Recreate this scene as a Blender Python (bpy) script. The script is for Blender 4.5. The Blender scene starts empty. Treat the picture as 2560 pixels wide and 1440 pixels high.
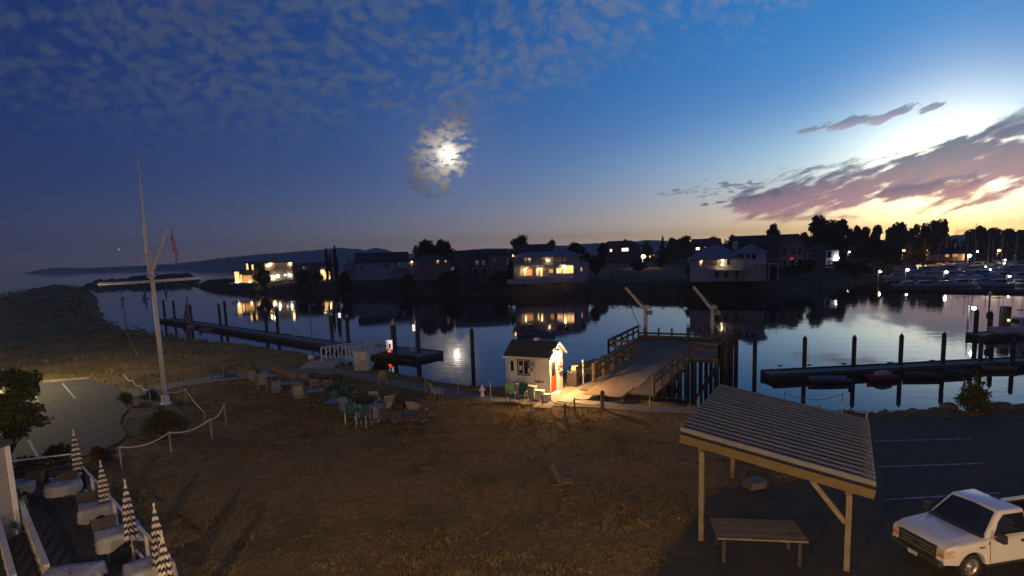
import bpy, bmesh, math, random
import numpy as np
from mathutils import Vector, Matrix
R = math.radians
PI = math.pi
sc = bpy.context.scene
COL = sc.collection

# ------------------------------------------------------------------ camera
F_PX, CY_PX, PITCH, ROLL, HC = 1450.0, 816.0, R(7.0), math.atan(0.033), 8.4
WL = -3.6                                                   # water level
cam_data = bpy.data.cameras.new('camera')
cam = bpy.data.objects.new('camera', cam_data)
COL.objects.link(cam)
sc.camera = cam
fw = Vector((0, math.cos(PITCH), -math.sin(PITCH)))
up0 = Vector((0, math.sin(PITCH), math.cos(PITCH)))
rt0 = Vector((1, 0, 0))
rt = rt0 * math.cos(ROLL) - up0 * math.sin(ROLL)
up = up0 * math.cos(ROLL) + rt0 * math.sin(ROLL)
M3 = Matrix((rt, up, -fw)).transposed()
cam.matrix_world = Matrix.Translation((0, 0, HC)) @ M3.to_4x4()
cam_data.sensor_width = 36.0
cam_data.lens = F_PX / 2560 * 36
cam_data.shift_y = (CY_PX - 720) / 2560
cam_data.clip_end = 60000
cam_data.clip_start = 0.05


def ray(x, y):
    return (fw + rt * ((x - 1280) / F_PX) - up * ((y - CY_PX) / F_PX)).normalized()


def gp(x, y, z=0.0):
    """where the ray of a photo pixel meets the level z"""
    d = ray(x, y)
    t = (z - HC) / d.z
    return Vector((d.x * t, d.y * t, z))


def at(x, y, Y):
    """where the ray of a photo pixel meets the plane at distance Y"""
    d = ray(x, y)
    t = Y / d.y
    return Vector((d.x * t, Y, HC + d.z * t))


def up_at(base, y):
    """height above ground reached at photo row y on the upright through base"""
    lo, hi = -20.0, 80.0
    for _ in range(50):
        m = (lo + hi) / 2
        p = Vector((base.x, base.y, m)) - Vector((0, 0, HC))
        py = CY_PX - F_PX * p.dot(up) / p.dot(fw)
        if py > y:
            lo = m
        else:
            hi = m
    return lo


# ------------------------------------------------------------------ view
vs = sc.view_settings
vs.view_transform = 'Standard'
vs.look = 'None'
vs.exposure = 0.0
vs.gamma = 1.0
vs.use_curve_mapping = False
sc.cycles.use_denoising = True
try:
    sc.cycles.denoiser = 'OPENIMAGEDENOISE'
    sc.cycles.denoising_input_passes = 'RGB_ALBEDO_NORMAL'
    sc.cycles.denoising_prefilter = 'ACCURATE'
except Exception:
    pass
sc.cycles.use_adaptive_sampling = True
sc.cycles.adaptive_threshold = 0.015
sc.cycles.adaptive_min_samples = 8
sc.cycles.max_bounces = 6
sc.cycles.diffuse_bounces = 2
sc.cycles.glossy_bounces = 3
sc.cycles.transmission_bounces = 4
sc.cycles.transparent_max_bounces = 6
sc.cycles.volume_bounces = 0
sc.cycles.sample_clamp_indirect = 4.0
sc.cycles.caustics_reflective = False
sc.cycles.caustics_refractive = False

# ------------------------------------------------------------------ sky
SUN_AZ = R(37.0)
world = bpy.data.worlds.new('World')
sc.world = world
world.use_nodes = True
wt = world.node_tree
wt.nodes.clear()


class V:
    """a scalar in the world's node tree, written as arithmetic"""
    nt = wt

    def __init__(s, sock):
        s.s = sock

    @staticmethod
    def op(o, *a, clamp=False):
        n = V.nt.nodes.new('ShaderNodeMath')
        n.operation = o
        n.use_clamp = clamp
        for i, x in enumerate(a):
            if isinstance(x, V):
                V.nt.links.new(x.s, n.inputs[i])
            else:
                n.inputs[i].default_value = x
        return V(n.outputs[0])

    def __add__(s, o): return V.op('ADD', s, o)
    __radd__ = __add__
    def __sub__(s, o): return V.op('SUBTRACT', s, o)
    def __rsub__(s, o): return V.op('SUBTRACT', o, s)
    def __mul__(s, o): return V.op('MULTIPLY', s, o)
    __rmul__ = __mul__
    def __truediv__(s, o): return V.op('DIVIDE', s, o)
    def max(s, o): return V.op('MAXIMUM', s, o)
    def min(s, o): return V.op('MINIMUM', s, o)
    def abs(s): return V.op('ABSOLUTE', s)
    def exp(s): return V.op('EXPONENT', s)
    def clamp(s): return V.op('ADD', s, 0.0, clamp=True)

    def step(s, a, b):
        n = V.nt.nodes.new('ShaderNodeMapRange')
        n.interpolation_type = 'SMOOTHSTEP'
        V.nt.links.new(s.s, n.inputs[0])
        n.inputs[1].default_value = a
        n.inputs[2].default_value = b
        return V(n.outputs[0])


def xyz(a, b, c=0.0):
    n = wt.nodes.new('ShaderNodeCombineXYZ')
    for i, x in enumerate((a, b, c)):
        if isinstance(x, V):
            wt.links.new(x.s, n.inputs[i])
        else:
            n.inputs[i].default_value = x
    return n.outputs[0]


def wnoise(vec, scale, detail=4.0, rough=0.55, dist=0.0):
    n = wt.nodes.new('ShaderNodeTexNoise')
    n.inputs['Scale'].default_value = scale
    n.inputs['Detail'].default_value = detail
    n.inputs['Roughness'].default_value = rough
    n.inputs['Distortion'].default_value = dist
    wt.links.new(vec, n.inputs['Vector'])
    return V(n.outputs[0])


def wvoro(vec, scale, feature='SMOOTH_F1'):
    n = wt.nodes.new('ShaderNodeTexVoronoi')
    n.feature = feature
    n.inputs['Scale'].default_value = scale
    if feature == 'SMOOTH_F1':
        n.inputs['Smoothness'].default_value = 0.3
    wt.links.new(vec, n.inputs['Vector'])
    return V(n.outputs['Distance'])


class C3:
    """a colour in the world's node tree"""
    def __init__(s, sock): s.s = sock

    def __add__(s, o):
        n = wt.nodes.new('ShaderNodeVectorMath')
        n.operation = 'ADD'
        wt.links.new(s.s, n.inputs[0])
        wt.links.new(o.s, n.inputs[1])
        return C3(n.outputs[0])


def rgb(k, col, plus=None):
    """col * k + plus"""
    n = wt.nodes.new('ShaderNodeVectorMath')
    if plus is None:
        n.operation = 'SCALE'
        if isinstance(col, C3):
            wt.links.new(col.s, n.inputs[0])
        else:
            n.inputs[0].default_value = col
        wt.links.new(k.s, n.inputs['Scale'])
    else:
        n.operation = 'MULTIPLY_ADD'
        wt.links.new(k.s, n.inputs[0])
        n.inputs[1].default_value = col
        if isinstance(plus, C3):
            wt.links.new(plus.s, n.inputs[2])
        else:
            n.inputs[2].default_value = plus
    return C3(n.outputs[0])


def mixc(a, b, f):
    """a where f = 0, b where f = 1; either may be a plain tuple"""
    n = wt.nodes.new('ShaderNodeMix')
    n.data_type = 'VECTOR'
    n.clamp_factor = True
    wt.links.new(f.s, n.inputs['Factor'])
    for x, k in ((a, 4), (b, 5)):
        if isinstance(x, C3):
            wt.links.new(x.s, n.inputs[k])
        else:
            n.inputs[k].default_value = x
    return C3(n.outputs[1])


tc = wt.nodes.new('ShaderNodeTexCoord')
sep = wt.nodes.new('ShaderNodeSeparateXYZ')
wt.links.new(tc.outputs['Generated'], sep.inputs[0])
dx, dy, dz = (V(sep.outputs[i]) for i in range(3))
az = V.op('ARCTAN2', dx, dy)
el = V.op('ARCSINE', dz)
elp = el.max(0.0)


def angle_to(azd, eld):
    a, e = R(azd), R(eld)
    dot = dx * (math.sin(a) * math.cos(e)) + dy * (math.cos(a) * math.cos(e)) + dz * math.sin(e)
    return V.op('ARCCOSINE', dot.min(0.999999))


def azel(x, y):
    d = ray(x, y)
    return math.atan2(d.x, d.y), math.asin(d.z)


nish = wt.nodes.new('ShaderNodeTexSky')
nish.sky_type = 'NISHITA'
nish.sun_disc = False
nish.sun_elevation = R(-3.0)
nish.sun_rotation = SUN_AZ
nish.ozone_density = 4.0
nm = wt.nodes.new('ShaderNodeVectorMath')
nm.operation = 'MULTIPLY'
wt.links.new(nish.outputs[0], nm.inputs[0])
nm.inputs[1].default_value = (0.19, 0.42, 0.50)
base = C3(nm.outputs[0])

g1 = angle_to(37, 3)
g2 = angle_to(38, 9)
gl_wide = (g1 * (-1 / 1.0)).exp()
gl_mid = (g1 * (-1 / 0.45)).exp()
qn = g1 / 0.115
gl_nar = (qn * qn * -1.0).exp()
daz = (az - SUN_AZ).abs()
q2 = (el - 0.12) / 0.065
q3 = daz / 0.34
gl_up = (q2 * q2 * -1.0 - q3 * q3).exp()
q4 = g2 / 0.6
gl_up2 = (q4 * q4 * -1.0).exp()
hor = (elp * (-1 / 0.065)).exp() * (daz * (-1 / 0.33)).exp()
hor2 = (elp * (-1 / 0.12)).exp() * (daz * (-1 / 0.8)).exp()
sky = base
sky = rgb(gl_wide, (0.022, 0.030, 0.37), sky)
sky = rgb(gl_mid, (0.0, 0.24, 0.10), sky)
sky = rgb(gl_up, (0.15, 0.30, 0.28), sky)
sky = rgb(gl_up2, (0.004, 0.065, 0.21), sky)
sky = rgb(gl_nar, (1.7, 1.55, 1.15), sky)
sky = rgb(hor, (4.6, 2.6, 0.50), sky)
sky = rgb(hor2, (0.062, 0.160, 0.165), sky)

low = (elp * (-1 / 0.075)).exp() * (daz * (-1 / 0.45)).exp()
ext = wt.nodes.new('ShaderNodeVectorMath')
ext.operation = 'MULTIPLY'
wt.links.new(sky.s, ext.inputs[0])
wt.links.new(mixc((1.0, 1.0, 1.0), (1.12, 0.94, 0.50), low * 1.1).s, ext.inputs[1])
sky = C3(ext.outputs[0])

# dappled high cloud over the left and the top
pk = dz.max(0.0) + 0.48
P = xyz(dx / pk, dy / pk)
cover = wnoise(P, 2.6, 2.0)
Pw = xyz(dx / pk + (cover - 0.5) * 0.22, dy / pk + (cover - 0.5) * 0.16)
fine = wnoise(Pw, 44.0, 4.0, 0.62)
cells = wvoro(Pw, 36.0)
a0, e0 = azel(2060, -40)
a1, e1 = azel(1150, 330)
slope = (e1 - e0) / (a1 - a0)
edge = el - (az - a0) * slope - e0
edge = edge + (cover - 0.5) * 0.20 + (fine - 0.5) * 0.10
mask = edge.step(-0.035, 0.07) * el.step(0.13, 0.27)
dens = (fine * 1.2 + (0.42 - cells) * 0.75 + (cover - 0.5) * 0.8).step(0.24, 0.86) * mask
lit = gl_mid * 1.0 + 0.030
ccol = rgb(lit, (0.42, 0.52, 0.72), (0.020, 0.038, 0.080))
sky = mixc(sky, ccol, dens * 0.60)
pinks = (cover - 0.5).step(-0.02, 0.16) * mask * fine.step(0.45, 0.8)
sky = mixc(sky, rgb(lit, (0.9, 0.48, 0.6), (0.02, 0.025, 0.045)), pinks * 0.30)
# a thin pinkish streak low on the left
pa, pe = azel(560, 425)
qs = ((az - pa) / 0.13)
qe = ((el - pe + (az - pa) * 0.08) / 0.012)
pink = (qs * qs * -1.0 - qe * qe).exp() * fine.step(0.42, 0.75)
sky = mixc(sky, (0.11, 0.075, 0.11), pink * 0.40)

# long banks of low cloud towards the sunset, lit pink from below
BSL = -0.30
nv = xyz(az, (el + az * BSL) * 3.2, 3.0)
bn = wnoise(nv, 24.0, 6.0, 0.56)
bn2 = wnoise(nv, 7.5, 2.0, 0.5)
cn = wnoise(xyz(az, (el + az * -0.10) * 3.6, 17.0), 52.0, 3.0, 0.6)


def bank(p0, p1, w0, w1, thr, soft=0.55, amp=1.5, amp2=1.2, n=bn):
    """cloud bank between two photo pixels: density and height within it"""
    (b0, f0), (b1, f1) = azel(*p0), azel(*p1)
    t = (az - b0) / (b1 - b0)
    c = t * (f1 - f0) + f0
    w = (t * (w1 - w0) + w0).max(0.001)
    h = (el - c) / w
    body = 1.0 - h.abs() + ((n - 0.5) * amp + (bn2 - 0.5) * amp2)
    ends = t.step(-0.10, 0.10) * (1.0 - t.step(0.92, 1.08))
    return (body - (1.0 - ends) * 1.6).step(thr, thr + soft), h + (n - 0.5) * 1.6, n


def add_bank(sky, b, dark, light, alpha=0.93):
    d, h, n = b
    f = h.step(0.75, -0.75)
    col = rgb(n * 1.1 + 0.45, mixc(dark, light, f))
    return mixc(sky, col, d * alpha)


sky = add_bank(sky, bank((1790, 520), (3300, 250), 0.032, 0.088, 0.16, 0.5, 2.2),
               (0.11, 0.14, 0.23), (0.62, 0.30, 0.35))
sky = add_bank(sky, bank((2180, 494), (2460, 450), 0.018, 0.018, 0.2),
               (0.20, 0.22, 0.29), (0.72, 0.36, 0.36))
sky = add_bank(sky, bank((2440, 335), (3200, 150), 0.030, 0.07, 0.3),
               (0.12, 0.18, 0.29), (0.30, 0.26, 0.36), alpha=0.8)
sky = add_bank(sky, bank((1985, 333), (2370, 258), 0.008, 0.018, 0.55, 0.4, 4.2),
               (0.15, 0.20, 0.31), (0.46, 0.38, 0.46), alpha=0.85)
sky = add_bank(sky, bank((1630, 482), (1930, 462), 0.026, 0.032, 0.92, 0.35, 4.2, 0.8, cn),
               (0.12, 0.16, 0.23), (0.22, 0.24, 0.30), alpha=0.8)
sky = add_bank(sky, bank((1745, 515), (1960, 484), 0.006, 0.018, 0.60, 0.35, 2.8, 0.8, cn),
               (0.11, 0.14, 0.20), (0.30, 0.25, 0.30), alpha=0.88)
sky = add_bank(sky, bank((1850, 549), (2160, 540), 0.010, 0.012, 0.40, 0.6, 2.4),
               (0.42, 0.30, 0.26), (0.80, 0.50, 0.36), alpha=0.7)
sky = add_bank(sky, bank((2280, 578), (3000, 566), 0.012, 0.022, 0.50, 0.7, 2.4),
               (0.48, 0.28, 0.24), (0.85, 0.46, 0.34), alpha=0.75)

# the moon behind a patch of broken cloud
MOON = (1120, 388)
ma, me = azel(*MOON)
gm = angle_to(math.degrees(ma), math.degrees(me))
mu = (az - ma) * math.cos(me)
mv = el - me
nv = xyz(mu, mv * 1.7, 4.0)
mw = wnoise(nv, 64, 4.0, 0.6)
mbig = wnoise(nv, 26, 2.0, 0.5)
qa = (mu + 0.014 - mv * 0.30) / 0.046
qb = (mv - 0.002) / 0.066
pshape = 1.5 - (qa * qa + qb * qb) + (mbig - 0.5) * 4.0
puff = (mw * 1.9 + pshape * 0.20).step(0.92, 1.30)
patch = pshape.step(-0.2, 0.9) * puff
qg = gm / R(0.85)
qh = gm / R(2.7)
glow = (qg * qg * -1.0).exp() * 2.1 + (qh * qh * -1.0).exp() * 0.62
veil = (gm * (-1 / R(3.4))).exp()
sky = rgb(veil, (0.060, 0.054, 0.050), sky)
sky = mixc(sky, rgb(glow * (mw * 1.1 + 0.35), (1.0, 0.86, 0.66), (0.06, 0.07, 0.11)), patch * 0.92)
disc = gm.step(R(0.50), R(0.12))
sky = rgb(disc * (1.0 - patch * 0.5), (9.0, 8.2, 6.6), sky)
# one bright planet low over the sea
pa, pe = azel(297, 624)
gp_ = angle_to(math.degrees(pa), math.degrees(pe))
sky = rgb(gp_.step(R(0.09), R(0.05)), (4.0, 4.2, 4.4), sky)

bg = wt.nodes.new('ShaderNodeBackground')
bg.inputs['Strength'].default_value = 1.0
wt.links.new(sky.s, bg.inputs['Color'])
wo = wt.nodes.new('ShaderNodeOutputWorld')
wt.links.new(bg.outputs[0], wo.inputs['Surface'])
world.cycles.sampling_method = 'MANUAL'
world.cycles.sample_map_resolution = 1024

# the sun itself has just set: same direction as in the sky, below the horizon
sun_d = bpy.data.lights.new('sun', 'SUN')
sun_d.energy = 0.5
sun_d.angle = R(0.5)
sun_d.color = (1.0, 0.62, 0.42)
sun_o = bpy.data.objects.new('sun', sun_d)
COL.objects.link(sun_o)
_sd = Vector((math.sin(SUN_AZ) * math.cos(R(-3)), math.cos(SUN_AZ) * math.cos(R(-3)), math.sin(R(-3))))
sun_o.rotation_euler = _sd.to_track_quat('Z', 'Y').to_euler()

# ------------------------------------------------------------------ helpers
RNG = random.Random(11)


class MB:
    """collects simple solids; build() links them as one mesh object"""
    def __init__(s):
        s.v, s.f = [], []

    def add(s, vs_, fs):
        o = len(s.v)
        s.v += [tuple(p) for p in vs_]
        s.f += [tuple(i + o for i in f) for f in fs]
        return s

    def box(s, c, d, rz=0.0, top=None):
        """box at centre c, size d, turned by rz; top = scale of the upper face"""
        hx, hy, hz = d[0] / 2, d[1] / 2, d[2] / 2
        t = top or (1, 1)
        cs, sn = math.cos(rz), math.sin(rz)
        out = []
        for sz, kx, ky in ((-1, 1, 1), (1, t[0], t[1])):
            for sx, sy in ((-1, -1), (1, -1), (1, 1), (-1, 1)):
                x, y = sx * hx * kx, sy * hy * ky
                out.append((c[0] + x * cs - y * sn, c[1] + x * sn + y * cs, c[2] + sz * hz))
        return s.add(out, [(3, 2, 1, 0), (4, 5, 6, 7), (0, 1, 5, 4), (1, 2, 6, 5), (2, 3, 7, 6), (3, 0, 4, 7)])

    def span(s, x0, x1, y0, y1, z0, z1):
        return s.box(((x0 + x1) / 2, (y0 + y1) / 2, (z0 + z1) / 2), (x1 - x0, y1 - y0, z1 - z0))

    def bar(s, p0, p1, w, h=None, upv=(0, 0, 1)):
        """square bar from p0 to p1, w across and h along upv"""
        h = w if h is None else h
        p0, p1 = Vector(p0), Vector(p1)
        d = (p1 - p0).normalized()
        u = Vector(upv)
        if abs(d.dot(u)) > 0.98:
            u = Vector((0, 1, 0))
        a = d.cross(u).normalized() * (w / 2)
        b = a.cross(d).normalized() * (h / 2)
        out = [p + q for p in (p0, p1) for q in (-a - b, a - b, a + b, -a + b)]
        return s.add(out, [(0, 1, 2, 3), (7, 6, 5, 4), (0, 4, 5, 1), (1, 5, 6, 2), (2, 6, 7, 3), (3, 7, 4, 0)])

    def tube(s, pts, r, n=8, r1=None, caps=True):
        """round tube along pts with radius r (to r1 at the end)"""
        pts = [Vector(p) for p in pts]
        m = len(pts)
        rings = []
        for i, p in enumerate(pts):
            d = (pts[min(i + 1, m - 1)] - pts[max(i - 1, 0)]).normalized()
            u = Vector((0, 0, 1)) if abs(d.z) < 0.95 else Vector((0, 1, 0))
            a = d.cross(u).normalized()
            b = d.cross(a).normalized()
            k = i / max(m - 1, 1)
            rr = r if r1 is None else r + (r1 - r) * k
            rings.append([p + (a * math.cos(t) + b * math.sin(t)) * rr for t in (2 * PI * j / n for j in range(n))])
        out = [q for rg in rings for q in rg]
        fs = []
        for i in range(m - 1):
            for j in range(n):
                k = (j + 1) % n
                fs.append((i * n + j, i * n + k, (i + 1) * n + k, (i + 1) * n + j))
        if caps:
            fs.append(tuple(range(n - 1, -1, -1)))
            fs.append(tuple(range((m - 1) * n, m * n)))
        return s.add(out, fs)

    def lathe(s, prof, c=(0, 0, 0), n=16, sx=1.0, sy=1.0):
        """profile [(r, z)] turned about the upright through c"""
        out, fs = [], []
        for r_, z_ in prof:
            for j in range(n):
                t = 2 * PI * j / n
                out.append((c[0] + r_ * math.cos(t) * sx, c[1] + r_ * math.sin(t) * sy, c[2] + z_))
        m = len(prof)
        for i in range(m - 1):
            for j in range(n):
                k = (j + 1) % n
                fs.append((i * n + j, i * n + k, (i + 1) * n + k, (i + 1) * n + j))
        fs.append(tuple(range(n - 1, -1, -1)))
        fs.append(tuple(range((m - 1) * n, m * n)))
        return s.add(out, fs)

    def prism(s, poly, z0, z1):
        n = len(poly)
        out = [(p[0], p[1], z0) for p in poly] + [(p[0], p[1], z1) for p in poly]
        fs = [tuple(range(n - 1, -1, -1)), tuple(range(n, 2 * n))]
        for i in range(n):
            k = (i + 1) % n
            fs.append((i, k, n + k, n + i))
        return s.add(out, fs)

    def build(s, name, mat, parent=None, smooth=False, world=False, loc=None, rz=0.0):
        me = bpy.data.meshes.new(name)
        me.from_pydata(s.v, [], s.f)
        me.update()
        if smooth:
            me.polygons.foreach_set('use_smooth', [True] * len(me.polygons))
        if mat is not None:
            me.materials.append(mat)
        o = bpy.data.objects.new(name, me)
        COL.objects.link(o)
        if loc is not None:
            o.location = loc
        o.rotation_euler[2] = rz
        if parent is not None:
            o.parent = parent
            if world:
                o.matrix_parent_inverse = world_of(parent).inverted()
        return o


def world_of(o):
    m = Matrix.LocRotScale(o.location, o.rotation_euler, o.scale)
    if o.parent is not None:
        m = world_of(o.parent) @ o.matrix_parent_inverse @ m
    return m


def tag(o, label=None, cat=None, group=None, kind=None):
    if label:
        o['label'] = label
    if cat:
        o['category'] = cat
    if group:
        o['group'] = group
    if kind:
        o['kind'] = kind
    return o


def thing(name, label, cat, loc=(0, 0, 0), rz=0.0, group=None):
    o = bpy.data.objects.new(name, None)
    o.empty_display_size = 0.3
    COL.objects.link(o)
    o.location = loc
    o.rotation_euler = (0, 0, rz)
    return tag(o, label, cat, group)


def copy_tree(o, parent=None, loc=None, rz=None, scale=None, label=None, group=None):
    c = o.copy()
    COL.objects.link(c)
    if parent is not None:
        c.parent = parent
    if loc is not None:
        c.location = loc
    if rz is not None:
        c.rotation_euler = (0, 0, rz)
    if scale is not None:
        c.scale = scale
    if label:
        c['label'] = label
    if group:
        c['group'] = group
    for ch in KIDS.get(o.as_pointer(), []):
        copy_tree(ch, c)
    return c


KIDS = {}


def remember(root):
    """note a prototype's parts so that copies need no search"""
    def kids(o):
        return [x for x in bpy.data.objects if x.parent == o]
    KIDS[root.as_pointer()] = kids(root)
    for k in KIDS[root.as_pointer()]:
        KIDS[k.as_pointer()] = kids(k)
    return root


# ------------------------------------------------------------------ materials
def mat(name, col, rough=0.8, var=0.18, scale=6.0, bump=0.0, metal=0.0, spec=0.5, col2=None, stretch=(1, 1, 1), detail=4.0, coat=0.0):
    m = bpy.data.materials.new(name)
    m.use_nodes = True
    nt = m.node_tree
    b = nt.nodes['Principled BSDF']
    b.inputs['Roughness'].default_value = rough
    b.inputs['Metallic'].default_value = metal
    b.inputs['Specular IOR Level'].default_value = spec
    b.inputs['Coat Weight'].default_value = coat
    c2 = col2 or tuple(max(0.0, c * (1 - var)) for c in col)
    c1 = col if col2 else tuple(min(1.0, c * (1 + var)) for c in col)
    tcn = nt.nodes.new('ShaderNodeTexCoord')
    mp = nt.nodes.new('ShaderNodeMapping')
    mp.inputs['Scale'].default_value = stretch
    nt.links.new(tcn.outputs['Object'], mp.inputs[0])
    nz = nt.nodes.new('ShaderNodeTexNoise')
    nz.inputs['Scale'].default_value = scale
    nz.inputs['Detail'].default_value = detail
    nz.inputs['Roughness'].default_value = 0.62
    nt.links.new(mp.outputs[0], nz.inputs['Vector'])
    rp = nt.nodes.new('ShaderNodeValToRGB')
    rp.color_ramp.elements[0].position = 0.33
    rp.color_ramp.elements[1].position = 0.67
    rp.color_ramp.elements[0].color = (*c2, 1)
    rp.color_ramp.elements[1].color = (*c1, 1)
    nt.links.new(nz.outputs[0], rp.inputs[0])
    nt.links.new(rp.outputs[0], b.inputs['Base Color'])
    if bump:
        bp = nt.nodes.new('ShaderNodeBump')
        bp.inputs['Strength'].default_value = bump
        bp.inputs['Distance'].default_value = 0.03
        nt.links.new(nz.outputs[0], bp.inputs['Height'])
        nt.links.new(bp.outputs[0], b.inputs['Normal'])
    return m


def glow_mat(name, col, strength):
    """something that gives off light: a lamp, a lit window"""
    m = bpy.data.materials.new(name)
    m.use_nodes = True
    nt = m.node_tree
    b = nt.nodes['Principled BSDF']
    b.inputs['Base Color'].default_value = (*[c * 0.5 for c in col], 1)
    b.inputs['Emission Color'].default_value = (*col, 1)
    b.inputs['Emission Strength'].default_value = strength
    tcn = nt.nodes.new('ShaderNodeTexCoord')
    nz = nt.nodes.new('ShaderNodeTexNoise')
    nz.inputs['Scale'].default_value = 1.3
    nt.links.new(tcn.outputs['Object'], nz.inputs['Vector'])
    mr = nt.nodes.new('ShaderNodeMapRange')
    mr.inputs[1].default_value = 0.3
    mr.inputs[2].default_value = 0.7
    mr.inputs[3].default_value = strength * 0.55
    mr.inputs[4].default_value = strength * 1.35
    nt.links.new(nz.outputs[0], mr.inputs[0])
    nt.links.new(mr.outputs[0], b.inputs['Emission Strength'])
    return m


Mt = {
    'white': mat('white_paint', (0.80, 0.80, 0.78), 0.55, 0.10, 3, 0.1),
    'white_dirty': mat('weathered_white_paint', (0.55, 0.54, 0.50), 0.7, 0.2, 2.5, 0.2),
    'grey': mat('grey_paint', (0.30, 0.31, 0.32), 0.6, 0.15, 3),
    'dark': mat('dark_paint', (0.03, 0.03, 0.035), 0.5, 0.2, 4),
    'metal': mat('galvanised_metal', (0.45, 0.46, 0.47), 0.4, 0.15, 5, 0.05, 0.85),
    'wood': mat('weathered_timber', (0.11, 0.085, 0.06), 0.85, 0.35, 5, 0.4, stretch=(0.4, 0.4, 2.0)),
    'plank': mat('deck_plank', (0.16, 0.125, 0.085), 0.8, 0.25, 4, 0.3, stretch=(3, 3, 3)),
    'plank2': mat('grey_deck_plank', (0.105, 0.088, 0.066), 0.85, 0.3, 4, 0.3),
    'ply': mat('plywood', (0.27, 0.205, 0.125), 0.8, 0.2, 2, 0.2),
    'dock': mat('dock_boards', (0.23, 0.22, 0.21), 0.85, 0.25, 2.5, 0.2),
    'pile': mat('tarred_pile', (0.045, 0.050, 0.052), 0.7, 0.35, 3, 0.4),
    'pine': mat('new_pine', (0.10, 0.072, 0.034), 0.7, 0.2, 3, 0.2, stretch=(1, 1, 4)),
    'pine_grey': mat('greyed_pine', (0.17, 0.14, 0.10), 0.75, 0.25, 3, 0.25),
    'red': mat('red_door_paint', (0.50, 0.06, 0.015), 0.5, 0.15, 3),
    'shingle': mat('dark_shingle', (0.055, 0.05, 0.05), 0.9, 0.4, 14, 0.6),
    'asphalt': mat('asphalt', (0.040, 0.039, 0.034), 0.9, 0.3, 1.2, 0.6, col2=(0.020, 0.020, 0.019), detail=8.0),
    'paint_line': mat('road_paint', (0.50, 0.50, 0.47), 0.8, 0.3, 3.5, col2=(0.12, 0.12, 0.115)),
    'concrete': mat('concrete', (0.34, 0.31, 0.27), 0.85, 0.15, 2, 0.2),
    'gravel': mat('gravel', (0.15, 0.14, 0.13), 0.95, 0.35, 9, 0.8),
    'rock': mat('rock', (0.10, 0.095, 0.09), 0.9, 0.4, 3, 0.8),
    'glass': mat('dark_glass', (0.012, 0.014, 0.016), 0.04, 0.2, 2, 0, 0, 0.9),
    'rubber': mat('black_rubber', (0.015, 0.015, 0.015), 0.8, 0.2, 6),
    'rope': mat('white_rope', (0.62, 0.58, 0.50), 0.8, 0.15, 20),
    'rope_dark': mat('old_rope', (0.10, 0.085, 0.07), 0.9, 0.3, 20),
    'cloth': mat('white_cloth', (0.36, 0.38, 0.41), 0.9, 0.08, 2),
    'navy': mat('navy_canvas', (0.012, 0.016, 0.045), 0.9, 0.2, 3),
    'canvas': mat('white_canvas', (0.62, 0.60, 0.58), 0.9, 0.1, 3),
    'bark': mat('bark', (0.07, 0.055, 0.04), 0.95, 0.3, 6, 0.6),
}


def leaf_mat(name, col, col2):
    m = mat(name, col, 0.75, 0.3, 0.9, 0.0, 0.0, 0.2, col2=col2, detail=2.0)
    return m


LM = {
    'green': leaf_mat('leaf_green', (0.075, 0.095, 0.030), (0.030, 0.045, 0.015)),
    'dark': leaf_mat('leaf_dark', (0.040, 0.058, 0.020), (0.016, 0.026, 0.010)),
    'olive': leaf_mat('leaf_olive', (0.085, 0.080, 0.028), (0.035, 0.038, 0.013)),
    'red': leaf_mat('leaf_red', (0.15, 0.04, 0.018), (0.06, 0.03, 0.012)),
    'bank': leaf_mat('leaf_bank', (0.060, 0.058, 0.022), (0.022, 0.028, 0.010)),
}
GLOW = {
    'warm': glow_mat('lit_window_warm', (1.0, 0.46, 0.13), 0.85),
    'hot': glow_mat('lit_window_bright', (1.0, 0.56, 0.20), 2.0),
    'cool': glow_mat('lit_window_cool', (1.0, 0.82, 0.62), 2.2),
    'sodium': glow_mat('sodium_lamp', (1.0, 0.40, 0.10), 60.0),
    'bulb': glow_mat('warm_bulb', (1.0, 0.62, 0.28), 90.0),
    'white': glow_mat('white_lamp', (1.0, 0.93, 0.84), 45.0),
    'red': glow_mat('red_lamp', (1.0, 0.05, 0.02), 6.0),
    'panel': glow_mat('lit_panel', (1.0, 0.86, 0.80), 1.0),
    'dim': glow_mat('dim_window', (1.0, 0.50, 0.20), 0.5),
}


def point_light(name, loc, watts, col, radius=0.08, parent=None):
    l = bpy.data.lights.new(name, 'POINT')
    l.energy = watts
    l.color = col
    l.shadow_soft_size = radius
    o = bpy.data.objects.new(name, l)
    COL.objects.link(o)
    o.location = loc
    if parent is not None:
        o.parent = parent
    return o


# ------------------------------------------------------------------ land and water
def vnoise(x, y, seed=0):
    """cheap smooth value noise for numpy arrays"""
    xi, yi = np.floor(x).astype(np.int64), np.floor(y).astype(np.int64)
    xf, yf = x - xi, y - yi
    u, v = xf * xf * (3 - 2 * xf), yf * yf * (3 - 2 * yf)

    def h(a, b):
        n = (a * 374761393 + b * 668265263 + seed * 974711) & 0x7fffffff
        n = ((n ^ (n >> 13)) * 1274126177) & 0x7fffffff
        return ((n ^ (n >> 16)) & 0xffff) / 65535.0
    a, b, c, d = h(xi, yi), h(xi + 1, yi), h(xi, yi + 1), h(xi + 1, yi + 1)
    return (a + (b - a) * u) * (1 - v) + (c + (d - c) * u) * v


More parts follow.
